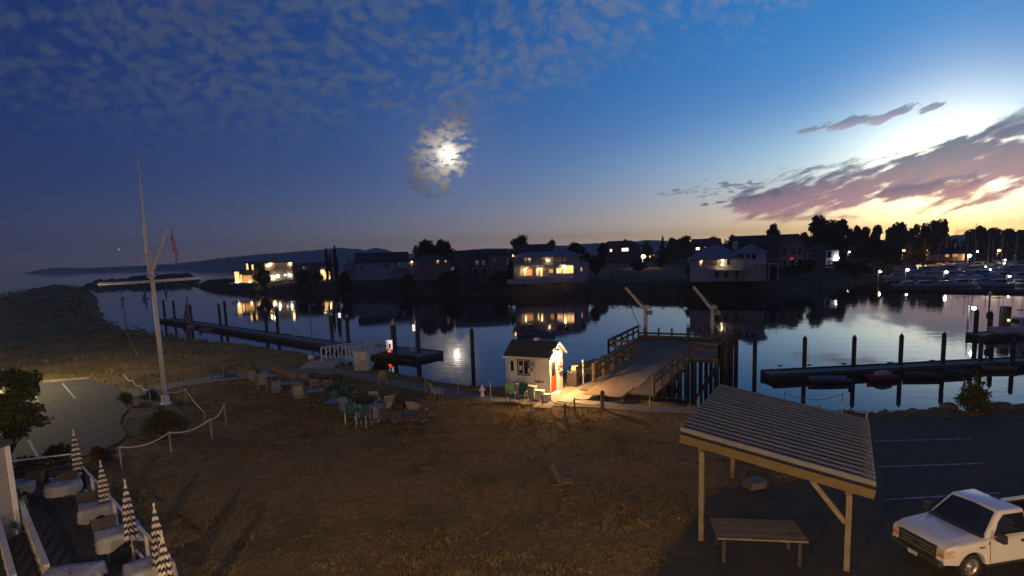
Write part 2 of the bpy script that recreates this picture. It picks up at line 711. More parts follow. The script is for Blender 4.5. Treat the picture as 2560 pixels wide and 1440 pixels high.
def signed_dist(X, Y, poly):
    """distance to the outline, positive inside"""
    best = np.full(X.shape, 1e9)
    inside = np.zeros(X.shape, bool)
    n = len(poly)
    for i in range(n):
        ax, ay = poly[i]
        bx, by = poly[(i + 1) % n]
        ex, ey = bx - ax, by - ay
        t = np.clip(((X - ax) * ex + (Y - ay) * ey) / (ex * ex + ey * ey + 1e-9), 0, 1)
        best = np.minimum(best, (X - ax - t * ex) ** 2 + (Y - ay - t * ey) ** 2)
        c = ((ay > Y) != (by > Y))
        with np.errstate(divide='ignore', invalid='ignore'):
            xs = (bx - ax) * (Y - ay) / (by - ay if by != ay else 1e-9) + ax
        inside ^= c & (X < xs)
    dst = np.sqrt(best)
    return np.where(inside, dst, -dst)


def grid_axis(lo, hi, f0, f1, fine, coarse):
    a = list(np.arange(f0, f1 + 1e-6, fine))
    s, x = fine, f1
    while x < hi:
        s = min(coarse, s * 1.10)
        x += s
        a.append(x)
    s, x = fine, f0
    while x > lo:
        s = min(coarse, s * 1.10)
        x -= s
        a.insert(0, x)
    return np.array(a)


def land(name, poly, xs, ys, prof, material, noise, zmin=-7.5):
    """height sheet: prof maps distance inside the outline to height"""
    X, Y = np.meshgrid(xs, ys)
    d = signed_dist(X, Y, poly)
    Z = np.interp(d, [p[0] for p in prof], [p[1] for p in prof]) + noise(X, Y, d)
    nx, ny = len(xs), len(ys)
    idx = np.arange(nx * ny).reshape(ny, nx)
    quads = np.stack([idx[:-1, :-1], idx[:-1, 1:], idx[1:, 1:], idx[1:, :-1]], -1).reshape(-1, 4)
    keep = (Z.ravel()[quads] > zmin).any(1)
    quads = quads[keep]
    used = np.unique(quads)
    remap = np.full(nx * ny, -1)
    remap[used] = np.arange(len(used))
    co = np.stack([X.ravel(), Y.ravel(), Z.ravel()], -1)[used]
    me = bpy.data.meshes.new(name)
    me.from_pydata(co.tolist(), [], remap[quads].tolist())
    me.polygons.foreach_set('use_smooth', [True] * len(me.polygons))
    me.materials.append(material)
    o = bpy.data.objects.new(name, me)
    COL.objects.link(o)
    tag(o, kind='structure')
    return o, (lambda x, y: float(np.interp(signed_dist(np.array([x]), np.array([y]), poly)[0], [p[0] for p in prof], [p[1] for p in prof])))


def ground_mat(name, c1, c2, c3, s1=0.25, s2=3.0, s3=22.0, bump=0.6):
    """dry grass and soil: broad patches, clumps and fine grain"""
    m = bpy.data.materials.new(name)
    m.use_nodes = True
    nt = m.node_tree
    b = nt.nodes['Principled BSDF']
    b.inputs['Roughness'].default_value = 0.95
    b.inputs['Specular IOR Level'].default_value = 0.15
    tcn = nt.nodes.new('ShaderNodeTexCoord')

    def nz(scale, det):
        n = nt.nodes.new('ShaderNodeTexNoise')
        n.inputs['Scale'].default_value = scale
        n.inputs['Detail'].default_value = det
        n.inputs['Roughness'].default_value = 0.6
        nt.links.new(tcn.outputs['Object'], n.inputs['Vector'])
        return n
    na, nb, nc = nz(s1, 3), nz(s2, 4), nz(s3, 3)

    def ramp(src, ca, cb, p0, p1):
        r = nt.nodes.new('ShaderNodeValToRGB')
        r.color_ramp.elements[0].position = p0
        r.color_ramp.elements[1].position = p1
        r.color_ramp.elements[0].color = (*ca, 1)
        r.color_ramp.elements[1].color = (*cb, 1)
        nt.links.new(src.outputs[0], r.inputs[0])
        return r
    r1 = ramp(nb, c1, c2, 0.36, 0.62)
    fac = ramp(na, (0, 0, 0), (1, 1, 1), 0.44, 0.64)
    mx = nt.nodes.new('ShaderNodeMix')
    mx.data_type = 'RGBA'
    nt.links.new(fac.outputs[0], mx.inputs['Factor'])
    nt.links.new(r1.outputs[0], mx.inputs[6])
    mx.inputs[7].default_value = (*c3, 1)
    gr = ramp(nc, (0.55, 0.55, 0.55), (1.25, 1.25, 1.25), 0.3, 0.7)
    mu_ = nt.nodes.new('ShaderNodeMix')
    mu_.data_type = 'RGBA'
    mu_.blend_type = 'MULTIPLY'
    mu_.inputs['Factor'].default_value = 1.0
    nt.links.new(mx.outputs[2], mu_.inputs[6])
    nt.links.new(gr.outputs[0], mu_.inputs[7])
    nt.links.new(mu_.outputs[2], b.inputs['Base Color'])
    bp = nt.nodes.new('ShaderNodeBump')
    bp.inputs['Strength'].default_value = bump
    bp.inputs['Distance'].default_value = 0.06
    ad = nt.nodes.new('ShaderNodeMath')
    nt.links.new(nb.outputs[0], ad.inputs[0])
    nt.links.new(nc.outputs[0], ad.inputs[1])
    nt.links.new(ad.outputs[0], bp.inputs['Height'])
    nt.links.new(bp.outputs[0], b.inputs['Normal'])
    return m


LAWN = ground_mat('dry_lawn', (0.185, 0.122, 0.050), (0.290, 0.198, 0.085), (0.128, 0.100, 0.040), 0.22, 3.4, 18.0, 0.9)
BANK = ground_mat('bank_earth', (0.060, 0.055, 0.030), (0.105, 0.085, 0.050), (0.045, 0.050, 0.022))
ROCKY = ground_mat('rock_fill', (0.035, 0.034, 0.032), (0.085, 0.080, 0.075), (0.05, 0.05, 0.045), 0.1, 0.9, 4.0, 1.0)

# near land: top-of-bank line read off the photograph, then round behind the camera
top_px = [(2700, 1018), (2560, 1020), (2420, 1021), (2300, 1022), (2170, 1026), (1990, 1022), (1760, 1012), (1640, 1004),
          (1606, 985), (1592, 950), (1576, 915), (1540, 893), (1496, 893), (1450, 915), (1412, 946), (1380, 960), (1330, 963), (1260, 964), (1200, 966), (1120, 955), (1000, 935),
          (900, 917), (800, 893), (700, 872), (620, 860), (540, 850), (460, 838), (380, 826), (300, 806), (240, 790), (216, 770), (205, 747),
          (212, 730), (208, 718), (140, 707), (60, 723), (0, 736), (-200, 770)]
near_poly = [(gp(x, y).x, gp(x, y).y) for x, y in top_px] + [(-120, 20), (-90, -30), (90, -30), (90, 20)]
near_poly = [(min(p[0], 90.0), p[1]) for p in near_poly]
nxs = grid_axis(-330, 92, -24, 36, 0.4, 4.0)
nys = grid_axis(-30, 470, 8, 62, 0.4, 4.0)


def near_noise(X, Y, d):
    flat = np.clip(1 - (d + 0.3) / 1.5, 0, 1)
    far = np.clip((Y - 55) / 40, 0, 1)
    n = (vnoise(X * 0.5, Y * 0.5, 1) - 0.5) * 0.05 + (vnoise(X * 1.7, Y * 1.7, 2) - 0.5) * 0.02
    n += flat * ((vnoise(X * 1.1, Y * 1.1, 3) - 0.5) * 0.5 + (vnoise(X * 2.6, Y * 2.6, 4) - 0.5) * 0.35)
    n += far * (vnoise(X * 0.15, Y * 0.15, 5) - 0.5) * 1.0
    n -= far * 0.7
    return n


lawn, near_h = land('lawn', near_poly, nxs, nys, [(-12, -9), (-8, -6.5), (-4.5, -3.4), (-0.6, -0.35), (0.3, 0.0), (4, 0.0)], LAWN, near_noise)

# far land with the houses: waterline read off the photograph
wl_px = [(452, 706), (500, 722), (600, 732), (700, 735), (850, 738), (1000, 739), (1100, 740), (1300, 741), (1500, 741), (1700, 743),
         (1850, 743), (1950, 737), (2050, 725), (2140, 712), (2200, 701), (2215, 694), (2260, 668)]
far_poly = [(gp(x, y, WL).x, gp(x, y, WL).y) for x, y in wl_px]
far_poly += [(gp(2330, 648, WL).x, gp(2330, 648, WL).y), (gp(2700, 640, WL).x, gp(2700, 640, WL).y), (620, 420), (560, 760), (200, 800), (60, 640), (20, 480), (-20, 400), (-90, 350), (-150, 345), (-215, 360)]
fxs = grid_axis(-330, 640, -200, 150, 2.0, 10.0)
fys = grid_axis(110, 830, 125, 300, 2.0, 10.0)
far_land, far_h = land('far_land', far_poly, fxs, fys, [(-8, -8), (0, WL), (3, -2.4), (8, -0.2), (14, 0.4), (40, 0.6)], BANK,
                       lambda X, Y, d: (vnoise(X * 0.3, Y * 0.3, 6) - 0.5) * 0.5 * np.clip((d + 2) / 6, 0, 1) * np.clip(1.4 - d / 20, 0.15, 1) + (vnoise(X * 0.9, Y * 0.9, 7) - 0.5) * 0.5 * np.clip(1 - d / 12, 0, 1))

# the stone breakwater across the harbour mouth
jl = [gp(196, 720, WL), gp(330, 711, WL), gp(420, 706.5, WL), gp(492, 703, WL)]
jp = [(p.x, p.y) for p in jl] + [(p.x - 6, p.y + 17) for p in reversed(jl)]
jx = np.arange(min(p[0] for p in jp) - 12, max(p[0] for p in jp) + 12, 1.6)
jy = np.arange(min(p[1] for p in jp) - 12, max(p[1] for p in jp) + 12, 1.6)
breakwater, _ = land('breakwater', jp, jx, jy, [(-6, -7), (0, WL), (5, 2.0), (8, 2.8)], ROCKY,
                     lambda X, Y, d: (vnoise(X * 0.5, Y * 0.5, 8) - 0.5) * 1.6 + (vnoise(X * 1.3, Y * 1.3, 9) - 0.5) * 0.8)

# water out to the horizon
wm = bpy.data.materials.new('harbour_water')
wm.use_nodes = True
nt = wm.node_tree
b = nt.nodes['Principled BSDF']
b.inputs['Base Color'].default_value = (0.006, 0.012, 0.018, 1)
b.inputs['Roughness'].default_value = 0.035
b.inputs['IOR'].default_value = 1.33
tcn = nt.nodes.new('ShaderNodeTexCoord')
mp = nt.nodes.new('ShaderNodeMapping')
mp.inputs['Scale'].default_value = (0.55, 1.0, 1.0)
nt.links.new(tcn.outputs['Object'], mp.inputs[0])
n1 = nt.nodes.new('ShaderNodeTexNoise')
n1.inputs['Scale'].default_value = 0.9
n1.inputs['Detail'].default_value = 3.0
nt.links.new(mp.outputs[0], n1.inputs['Vector'])
n2 = nt.nodes.new('ShaderNodeTexNoise')
n2.inputs['Scale'].default_value = 0.06
n2.inputs['Detail'].default_value = 3.0
nt.links.new(mp.outputs[0], n2.inputs['Vector'])
mr = nt.nodes.new('ShaderNodeMapRange')
mr.inputs[1].default_value = 0.42
mr.inputs[2].default_value = 0.62
mr.inputs[3].default_value = 0.12
mr.inputs[4].default_value = 1.0
nt.links.new(n2.outputs[0], mr.inputs[0])
ml = nt.nodes.new('ShaderNodeMath')
ml.operation = 'MULTIPLY'
nt.links.new(n1.outputs[0], ml.inputs[0])
nt.links.new(mr.outputs[0], ml.inputs[1])
bp = nt.nodes.new('ShaderNodeBump')
bp.inputs['Strength'].default_value = 0.24
bp.inputs['Distance'].default_value = 0.06
nt.links.new(ml.outputs[0], bp.inputs['Height'])
nt.links.new(bp.outputs[0], b.inputs['Normal'])
MBW = MB()
MBW.add([(-3400, -150, WL), (3000, -150, WL), (3000, 3900, WL), (-3400, 3900, WL)], [(0, 1, 2, 3)])
tag(MBW.build('water', wm), kind='structure')
bed = MB().add([(-3400, -150, -9), (3000, -150, -9), (3000, 3900, -9), (-3400, 3900, -9)], [(0, 1, 2, 3)])
tag(bed.build('sea_bed', BANK), kind='structure')

# wooded hills across the sound
HILL = mat('far_forest', (0.030, 0.040, 0.030), 0.95, 0.3, 0.02)


def hills(name, pts, Y, depth, base=-4.0, jag=3.0, seed=1):
    rr = random.Random(seed)
    prof = []
    for i in range(len(pts) - 1):
        n = max(2, int(abs(pts[i + 1][0] - pts[i][0]) / 6))
        for k in range(n):
            t = k / n
            x = pts[i][0] + (pts[i + 1][0] - pts[i][0]) * t
            y = pts[i][1] + (pts[i + 1][1] - pts[i][1]) * t
            p = at(x, y, Y)
            prof.append((p.x, max(base, p.z) + rr.uniform(0, jag)))
    p = at(*pts[-1], Y)
    prof.append((p.x, max(base, p.z)))
    m = MB()
    vs_, fs = [], []
    rows = [(-0.35, 0.0), (-0.2, 0.45), (0.0, 1.0), (0.5, 0.8), (1.0, 0.0)]
    for dyk, hk in rows:
        for (x, z) in prof:
            vs_.append((x * (1 + dyk * depth / Y), Y + dyk * depth, base + (z - base) * hk + (rr.uniform(-jag, jag) if 0 < hk < 1 else 0)))
    n = len(prof)
    for r_ in range(len(rows) - 1):
        for i in range(n - 1):
            fs.append((r_ * n + i, r_ * n + i + 1, (r_ + 1) * n + i + 1, (r_ + 1) * n + i))
    m.add(vs_, fs)
    return tag(m.build(name, HILL, smooth=True), kind='structure')


hills('hill', [(440, 660), (500, 653), (560, 645), (640, 637), (720, 632), (800, 625), (850, 620), (890, 623), (915, 626), (940, 620), (965, 625), (990, 634), (1010, 640), (1040, 645)], 3000, 500, jag=4)
hills('far_hill', [(60, 683), (110, 673), (150, 669), (210, 671), (300, 667), (380, 664), (450, 659), (520, 657)], 3300, 300, jag=3, seed=3)
hills('far_hill', [(980, 640), (1050, 633), (1130, 628), (1210, 622), (1290, 621), (1370, 617), (1480, 609), (1560, 607), (1620, 600), (1680, 603), (1760, 606), (1850, 611)], 3300, 300, jag=3, seed=4)
hills('far_hill', [(2330, 605), (2380, 590), (2430, 584), (2500, 588), (2560, 586), (2650, 592), (2750, 600)], 2200, 300, jag=3, seed=5)


def sheet(name, px, z, material, parent=None):
    """a paved sheet whose outline is read off the photograph at level z"""
    pts = [gp(x, y, z) for x, y in px]
    m = MB()
    n = len(pts)
    m.add([(p.x, p.y, z) for p in pts] + [(p.x, p.y, z - 0.25) for p in pts],
          [tuple(range(n))] + [(i, n + i, n + (i + 1) % n, (i + 1) % n) for i in range(n)])
    me = m
    o = me.build(name, material, parent)
    bmx = bmesh.new()
    bmx.from_mesh(o.data)
    bmesh.ops.triangulate(bmx, faces=[f for f in bmx.faces if len(f.verts) > 4])
    bmesh.ops.recalc_face_normals(bmx, faces=bmx.faces)
    bmx.to_mesh(o.data)
    bmx.free()
    return o


def stripe(parent, a, b_, w, z):
    """painted line between two photo pixels"""
    p, q = gp(*a, z), gp(*b_, z)
    d = (q - p).normalized()
    s = Vector((-d.y, d.x, 0)) * (w / 2)
    return MB().add([p - s, q - s, q + s, p + s], [(0, 1, 2, 3)]).build('parking_line', Mt['paint_line'], parent)


lot = tag(sheet('parking_lot', [(-80, 990), (0, 971), (120, 957), (225, 948), (285, 962), (308, 985), (300, 1002), (322, 1022), (306, 1038), (300, 1058), (318, 1084), (300, 1104),
                                (240, 1132), (140, 1158), (60, 1172), (-80, 1190)], 0.06, mat('lot_asphalt', (0.085, 0.082, 0.075), 0.9, 0.25, 1.5, 0.4, col2=(0.055, 0.054, 0.050))), kind='structure')
for a, b_ in (((155, 957), (188, 996)), ((76, 967), (99, 1012)), ((2, 977), (8, 1000)), ((72, 1100), (96, 1146))):
    stripe(lot, a, b_, 0.11, 0.066)
# kerb along the far side of that lot
kp = [gp(-60, 984), gp(0, 969), gp(120, 955.5), gp(225, 947)]
k = MB()
for a, b_ in zip(kp, kp[1:]):
    k.bar(a + Vector((0, 0, 0.07)), b_ + Vector((0, 0, 0.07)), 0.18, 0.16)
k.build('kerb', Mt['concrete'], lot)
lot2 = tag(sheet('parking_lot', [(1610, 1480), (1690, 1370), (1760, 1262), (1805, 1222), (2010, 1205), (2160, 1070), (2165, 1046), (2300, 1044), (2560, 1042), (2720, 1042), (2900, 1200), (2900, 1500)],
                 0.06, Mt['asphalt']), kind='structure')
for a, b_ in (((2186, 1103), (2432, 1096)), ((2196, 1167), (2458, 1158)), ((2212, 1249), (2502, 1232)), ((2395, 1262), (2700, 1235))):
    stripe(lot2, a, b_, 0.10, 0.066)
path = tag(sheet('path', [(306, 984), (330, 975), (450, 953), (560, 938), (680, 925), (800, 917), (880, 925), (1000, 950), (1120, 972), (1200, 984), (1270, 992), (1340, 1000), (1420, 1004),
                          (1500, 1004), (1600, 1012), (1745, 1020), (1735, 1034), (1600, 1028), (1480, 1018), (1350, 1014), (1260, 1006), (1180, 998), (1090, 985), (980, 962), (870, 938), (790, 931), (680, 939), (560, 952), (440, 968), (340, 990)], 0.045, Mt['gravel']), kind='structure')
bed_ = tag(sheet('flower_bed', [(310, 1004), (345, 988), (420, 985), (440, 1010), (470, 1050), (450, 1092), (400, 1104), (345, 1096), (312, 1070), (308, 1045), (330, 1026)], 0.05,
                 ground_mat('bed_soil', (0.13, 0.10, 0.06), (0.22, 0.17, 0.10), (0.10, 0.08, 0.05), 0.5, 4.0, 20.0)), kind='structure')

# ------------------------------------------------------------------ foliage
def leaf_cloud(name, pts, size, material, parent=None, seed=1, flat=0.0):
    """one leaf-sized quad at each point, turned at random"""
    r_ = np.random.RandomState(seed)
    pts = np.asarray(pts, float)
    n = len(pts)
    a = r_.normal(size=(n, 3))
    a /= np.linalg.norm(a, axis=1)[:, None] + 1e-9
    b_ = r_.normal(size=(n, 3))
    b_ -= (b_ * a).sum(1)[:, None] * a
    b_ /= np.linalg.norm(b_, axis=1)[:, None] + 1e-9
    s = (size * r_.uniform(0.55, 1.35, size=(n, 1)))
    co = np.stack([pts - a * s, pts + b_ * s * 0.55, pts + a * s, pts - b_ * s * 0.55], 1).reshape(-1, 3)
    me = bpy.data.meshes.new(name)
    me.vertices.add(4 * n)
    me.vertices.foreach_set('co', co.ravel())
    me.loops.add(4 * n)
    me.loops.foreach_set('vertex_index', np.arange(4 * n))
    me.polygons.add(n)
    me.polygons.foreach_set('loop_start', np.arange(0, 4 * n, 4))
    me.polygons.foreach_set('loop_total', np.full(n, 4))
    me.update(calc_edges=True)
    me.materials.append(material)
    o = bpy.data.objects.new(name, me)
    COL.objects.link(o)
    if parent is not None:
        o.parent = parent
    return o


def blob_points(blobs, n, seed=1, shell=0.45):
    """points spread through ellipsoids (cx, cy, cz, rx, ry, rz), denser outside"""
    r_ = np.random.RandomState(seed)
    vol = np.array([b_[3] * b_[4] * b_[5] for b_ in blobs]) ** 0.75
    pick = r_.choice(len(blobs), n, p=vol / vol.sum())
    d = r_.normal(size=(n, 3))
    d /= np.linalg.norm(d, axis=1)[:, None]
    rad = r_.uniform(shell ** 3, 1.0, n) ** (1 / 3.0)
    rad *= 1 + 0.14 * r_.normal(size=n)
    B = np.array(blobs)[pick]
    return B[:, :3] + d * rad[:, None] * B[:, 3:]


def crown_blobs(h0, h1, rx, ry, k, seed, kind='round'):
    r_ = random.Random(seed)
    out = []
    for i in range(k):
        t = (i + 0.5) / k
        z = h0 + (h1 - h0) * t
        if kind == 'poplar':
            w = math.sin(PI * min(1, t * 0.68 + 0.15)) ** 0.6
        elif kind == 'cone':
            w = 1.0 - 0.93 * t
        elif kind == 'column':
            w = math.sin(PI * min(1, t * 0.80 + 0.14)) ** 0.45
        else:
            w = math.sin(PI * min(1, t * 0.66 + 0.17)) ** 0.55
        a = r_.uniform(0, 2 * PI)
        off = r_.uniform(0.15, 0.75) * w
        br = r_.uniform(0.30, 0.50) * max(0.25, w)
        bz = (h1 - h0) * r_.uniform(0.10, 0.18) if kind != 'cone' else (h1 - h0) * 0.09
        if kind == 'column':
            off *= 0.4
            br = 0.7 * w
        out.append((math.cos(a) * off * rx, math.sin(a) * off * ry, z, br * rx, br * ry, bz))
    return out


def trunk_mesh(h, r0, blobs, seed, limbs=7):
    r_ = random.Random(seed)
    m = MB()
    pts = [(0, 0, -0.3), (0.02 * h * r_.uniform(-1, 1), 0.02 * h * r_.uniform(-1, 1), h * 0.35), (0.03 * h * r_.uniform(-1, 1), 0.03 * h * r_.uniform(-1, 1), h * 0.78)]
    m.tube(pts, r0, 7, r0 * 0.25)
    for b_ in r_.sample(blobs, min(limbs, len(blobs))):
        t = r_.uniform(0.2, 0.55)
        s = Vector((0, 0, max(h * 0.18, b_[2] * t)))
        e = Vector((b_[0], b_[1], b_[2]))
        m.tube([s, s.lerp(e, 0.55) + Vector((0, 0, 0.04 * h)), e], r0 * 0.42, 5, r0 * 0.1)
    return m


def tree(name, label, cat, loc, h, rx, ry, kind='round', n=2600, leaf=0.35, lm='dark', seed=1, base=0.22, blobs=22, group=None, r0=None):
    t = thing(name, label, cat, loc, 0.0, group)
    bl = crown_blobs(h * base, h * 0.95, rx, ry, blobs, seed, kind)
    trunk_mesh(h, r0 or h * 0.022, bl, seed).build('trunk', Mt['bark'], t, smooth=True)
    leaf_cloud('crown', blob_points(bl, n, seed), leaf, LM[lm], t, seed)
    return t


def shrub(name, label, loc, rx, ry, h, n, leaf, lm, seed, group=None, cat='bush', spiky=False):
    t = thing(name, label, cat, loc, 0.0, group)
    r_ = random.Random(seed)
    bl = []
    for i in range(16):
        a, q = r_.uniform(0, 2 * PI), r_.uniform(0, 0.72)
        zz = h * r_.uniform(0.22, 0.78) * (1 - 0.45 * q)
        bl.append((math.cos(a) * q * rx, math.sin(a) * q * ry, zz, rx * r_.uniform(0.28, 0.46), ry * r_.uniform(0.28, 0.46), h * r_.uniform(0.16, 0.26)))
    m = MB()
    for b_ in bl[:11]:
        e = Vector(b_[:3]) * 1.1
        if spiky:
            e = Vector((b_[0] * 1.25, b_[1] * 1.25, h * r_.uniform(0.9, 1.25)))
        m.tube([(0, 0, -0.1), (e.x * 0.5, e.y * 0.5, e.z * 0.5), e], 0.02 + 0.012 * h, 5, 0.006)
    m.build('stem', Mt['bark'], t)
    pts = blob_points(bl, n, seed, 0.25)
    if spiky:
        r2 = np.random.RandomState(seed)
        ex = []
        for b_ in bl[:11]:
            e = np.array([b_[0] * 1.25, b_[1] * 1.25, h * r_.uniform(0.95, 1.3)])
            tt = r2.uniform(0.3, 1, (60, 1))
            ex.append(tt * e + r2.normal(size=(60, 3)) * 0.06)
        pts = np.concatenate([pts] + ex)
    pts[:, 2] = np.maximum(pts[:, 2], 0.02)
    leaf_cloud('foliage', pts, leaf, LM[lm], t, seed)
    return t


# dry grass standing on the lawn, too many blades to count
def grass(name, n, xr, yr, hmin, hmax, seed, material, reject=None):
    r_ = np.random.RandomState(seed)
    x = r_.uniform(*xr, n * 2)
    y = yr[0] + (yr[1] - yr[0]) * r_.uniform(0, 1, n * 2) ** 1.35
    d = signed_dist(x, y, near_poly)
    ok = d > 0.15
    clump = vnoise(x * 1.3, y * 1.3, 12) * 0.45 + vnoise(x * 0.35, y * 0.35, 13) * 0.3 + 0.25
    ok &= clump > r_.uniform(0.05, 0.95, len(x))
    for poly in reject or []:
        ok &= signed_dist(x, y, poly) < -0.05
    x, y, clump = x[ok][:n], y[ok][:n], clump[ok][:n]
    n = len(x)
    k = 3
    bx = np.repeat(x, k) + r_.normal(size=n * k) * 0.03
    by = np.repeat(y, k) + r_.normal(size=n * k) * 0.03
    h = np.repeat(hmin + (hmax - hmin) * clump ** 2, k) * r_.uniform(0.5, 1.2, n * k)
    a = r_.uniform(0, 2 * PI, n * k)
    w = 0.010 + 0.1 * h
    lean = r_.normal(size=(n * k, 2)) * 0.5
    z0 = np.full(n * k, -0.02)
    P0 = np.stack([bx - np.cos(a) * w, by - np.sin(a) * w, z0], -1)
    P1 = np.stack([bx + np.cos(a) * w, by + np.sin(a) * w, z0], -1)
    P2 = np.stack([bx + lean[:, 0] * h, by + lean[:, 1] * h, h + 0.01], -1)
    co = np.stack([P0, P1, P2], 1).reshape(-1, 3)
    m = n * k
    me = bpy.data.meshes.new(name)
    me.vertices.add(3 * m)
    me.vertices.foreach_set('co', co.ravel())
    me.loops.add(3 * m)
    me.loops.foreach_set('vertex_index', np.arange(3 * m))
    me.polygons.add(m)
    me.polygons.foreach_set('loop_start', np.arange(0, 3 * m, 3))
    me.polygons.foreach_set('loop_total', np.full(m, 3))
    me.update(calc_edges=True)
    me.materials.append(material)
    o = bpy.data.objects.new(name, me)
    COL.objects.link(o)
    return o


def poly_of(o):
    n = len(o.data.vertices) // 2
    return [(v.co.x, v.co.y) for v in o.data.vertices[:n]]


REJ = [poly_of(lot), poly_of(lot2), poly_of(path)]
GRASS_M = mat('dry_grass_blade', (0.36, 0.26, 0.12), 0.9, 0.3, 1.6, 0, 0, 0.15, col2=(0.10, 0.078, 0.032))
g = grass('grass', 80000, (-24, 24), (9, 44), 0.02, 0.13, 5, GRASS_M, REJ)
tag(g, 'short dry tan grass covering the lawn', 'grass', kind='stuff')
g = grass('grass', 9000, (-60, 4), (40, 120), 0.10, 0.38, 6, GRASS_M, REJ)
tag(g, 'rough longer grass on the point beyond the parking lot', 'grass', kind='stuff')

# ------------------------------------------------------------------ flagpole with yard, gaff and flag
fb = gp(415, 1012)


def on_pole(y):
    return up_at(fb, y)


fp = thing('flagpole', 'tall white nautical flagpole with crossing yard and slanted gaff', 'flagpole', fb)
zt, zd, zc = on_pole(388), on_pole(632), on_pole(704)
MB().lathe([(0.34, 0), (0.34, 0.10), (0.22, 0.12), (0.22, 0.55), (0.17, 0.6)], n=14).build('base', Mt['white'], fp)
MB().tube([(0, 0, 0.4), (0, 0, zd)], 0.135, 14, 0.105).build('lower_mast', Mt['white'], fp, True)
MB().tube([(-0.02, -0.20, zc + 0.2), (-0.02, -0.16, zt)], 0.085, 12, 0.05).build('topmast', Mt['white'], fp, True)
for zz in (zc + 0.35, zd - 0.12):
    MB().box((0, -0.09, zz), (0.34, 0.50, 0.10)).build('mast_cap', Mt['white_dirty'], fp)


def pole_pt(x, y):
    p = at(x, y, fb.y)
    return (p.x - fb.x, -0.32, p.z)


MB().tube([pole_pt(256, 710), pole_pt(389, 703), pole_pt(512, 694)], 0.085, 10).build('yard', Mt['white'], fp, True)
gk = pole_pt(428, 563)
MB().tube([pole_pt(393, 676), gk], 0.075, 10, 0.05).build('gaff', Mt['white'], fp, True)
st = MB()
for sx in (256, 512):
    e = pole_pt(sx, 710 if sx == 256 else 694)
    st.tube([e, (0, -0.15, zd - 0.1)], 0.008, 4)
    st.tube([e, (0.2 if sx > 300 else -0.2, 0, 0.5)], 0.006, 4)
st.tube([gk, (0.1, 0, zt * 0.66)], 0.008, 4)
st.build('stay', Mt['rope'], fp)
# the flag hangs limp from the gaff end
RED = mat('flag_red', (0.55, 0.04, 0.05), 0.9, 0.1, 3)
fl = thing('flag', 'limp striped flag with dark blue canton hanging from the slanted gaff', 'flag', (fb.x + gk[0], fb.y + gk[1] - 0.02, gk[2]))
fm = MB()
NU, NV = 22, 26
fv = []
for i in range(NU + 1):
    for j in range(NV + 1):
        u, v = i / NU, j / NV
        swing = math.sin(u * 9 + v * 2.2) * 0.055 + math.sin(u * 17 + 1) * 0.03
        fv.append((0.05 + u * 0.26 + v * 0.16 * (1 - u) + swing * 0.9, swing + 0.06 * math.sin(v * 9 + u * 3), -v * 1.15 - u * 1.45 * (1 - 0.12 * v)))
ff, fmi = [], []
for i in range(NU):
    for j in range(NV):
        ff.append((i * (NV + 1) + j, (i + 1) * (NV + 1) + j, (i + 1) * (NV + 1) + j + 1, i * (NV + 1) + j + 1))
        fmi.append(2 if (i < NU * 0.4 and j < 14) else (j // 2) % 2)
fo = fm.add(fv, ff).build('cloth', RED, fl, True)
fo.data.materials.append(Mt['canvas'])
fo.data.materials.append(mat('flag_navy', (0.012, 0.02, 0.07), 0.9, 0.1, 3))
fo.data.polygons.foreach_set('material_index', fmi)
sm = MB()
for i in range(0, 8):
    for j in range(1, 13, 2):
        p = Vector(fv[(i + (0 if j % 4 == 1 else 0)) * (NV + 1) + j])
        for sy in (-0.012, 0.012):
            sm.add([p + Vector((0.022, sy, 0)), p + Vector((0, sy, 0.026)), p + Vector((-0.022, sy, 0)), p + Vector((0, sy, -0.026))], [(0, 1, 2, 3)])
sm.build('star', Mt['canvas'], fo)

# ------------------------------------------------------------------ swagged rope fences by the flagpole
def swag(p, q, drop, n=9):
    return [p.lerp(q, i / n) - Vector((0, 0, drop * 4 * (i / n) * (1 - i / n))) for i in range(n + 1)]


def rope_fence(label, posts, hs, drop=0.18, rope='rope', post='grey', rr=0.028):
    b0 = gp(*posts[0])
    t = thing('rope_fence', label, 'fence', b0)
    tops = []
    for (x, y), h in zip(posts, hs):
        p = gp(x, y) - b0
        MB().tube([p - Vector((0, 0, 0.2)), p + Vector((0, 0, h))], 0.035, 8).build('post', Mt[post], t)
        tops.append(p + Vector((0, 0, h - 0.05)))
    for a, c in zip(tops, tops[1:]):
        MB().tube(swag(a, c, drop), rr, 6).build('rope', Mt[rope], t, True)
    return t


rope_fence('white rope fence swagging past the round bush', [(305, 1176), (428, 1132), (530, 1098), (566, 1066)], [1.05, 1.0, 1.05, 1.25], 0.22)
rope_fence('white rope fence just beyond the flagpole foot', [(420, 1010), (466, 1008), (512, 1052)], [0.75, 0.95, 0.55], 0.10)
rope_fence('white rope swags beside the small shrub at the lot corner', [(314, 965), (334, 978), (353, 992), (376, 1004)], [0.85, 0.85, 0.85, 0.85], 0.22)

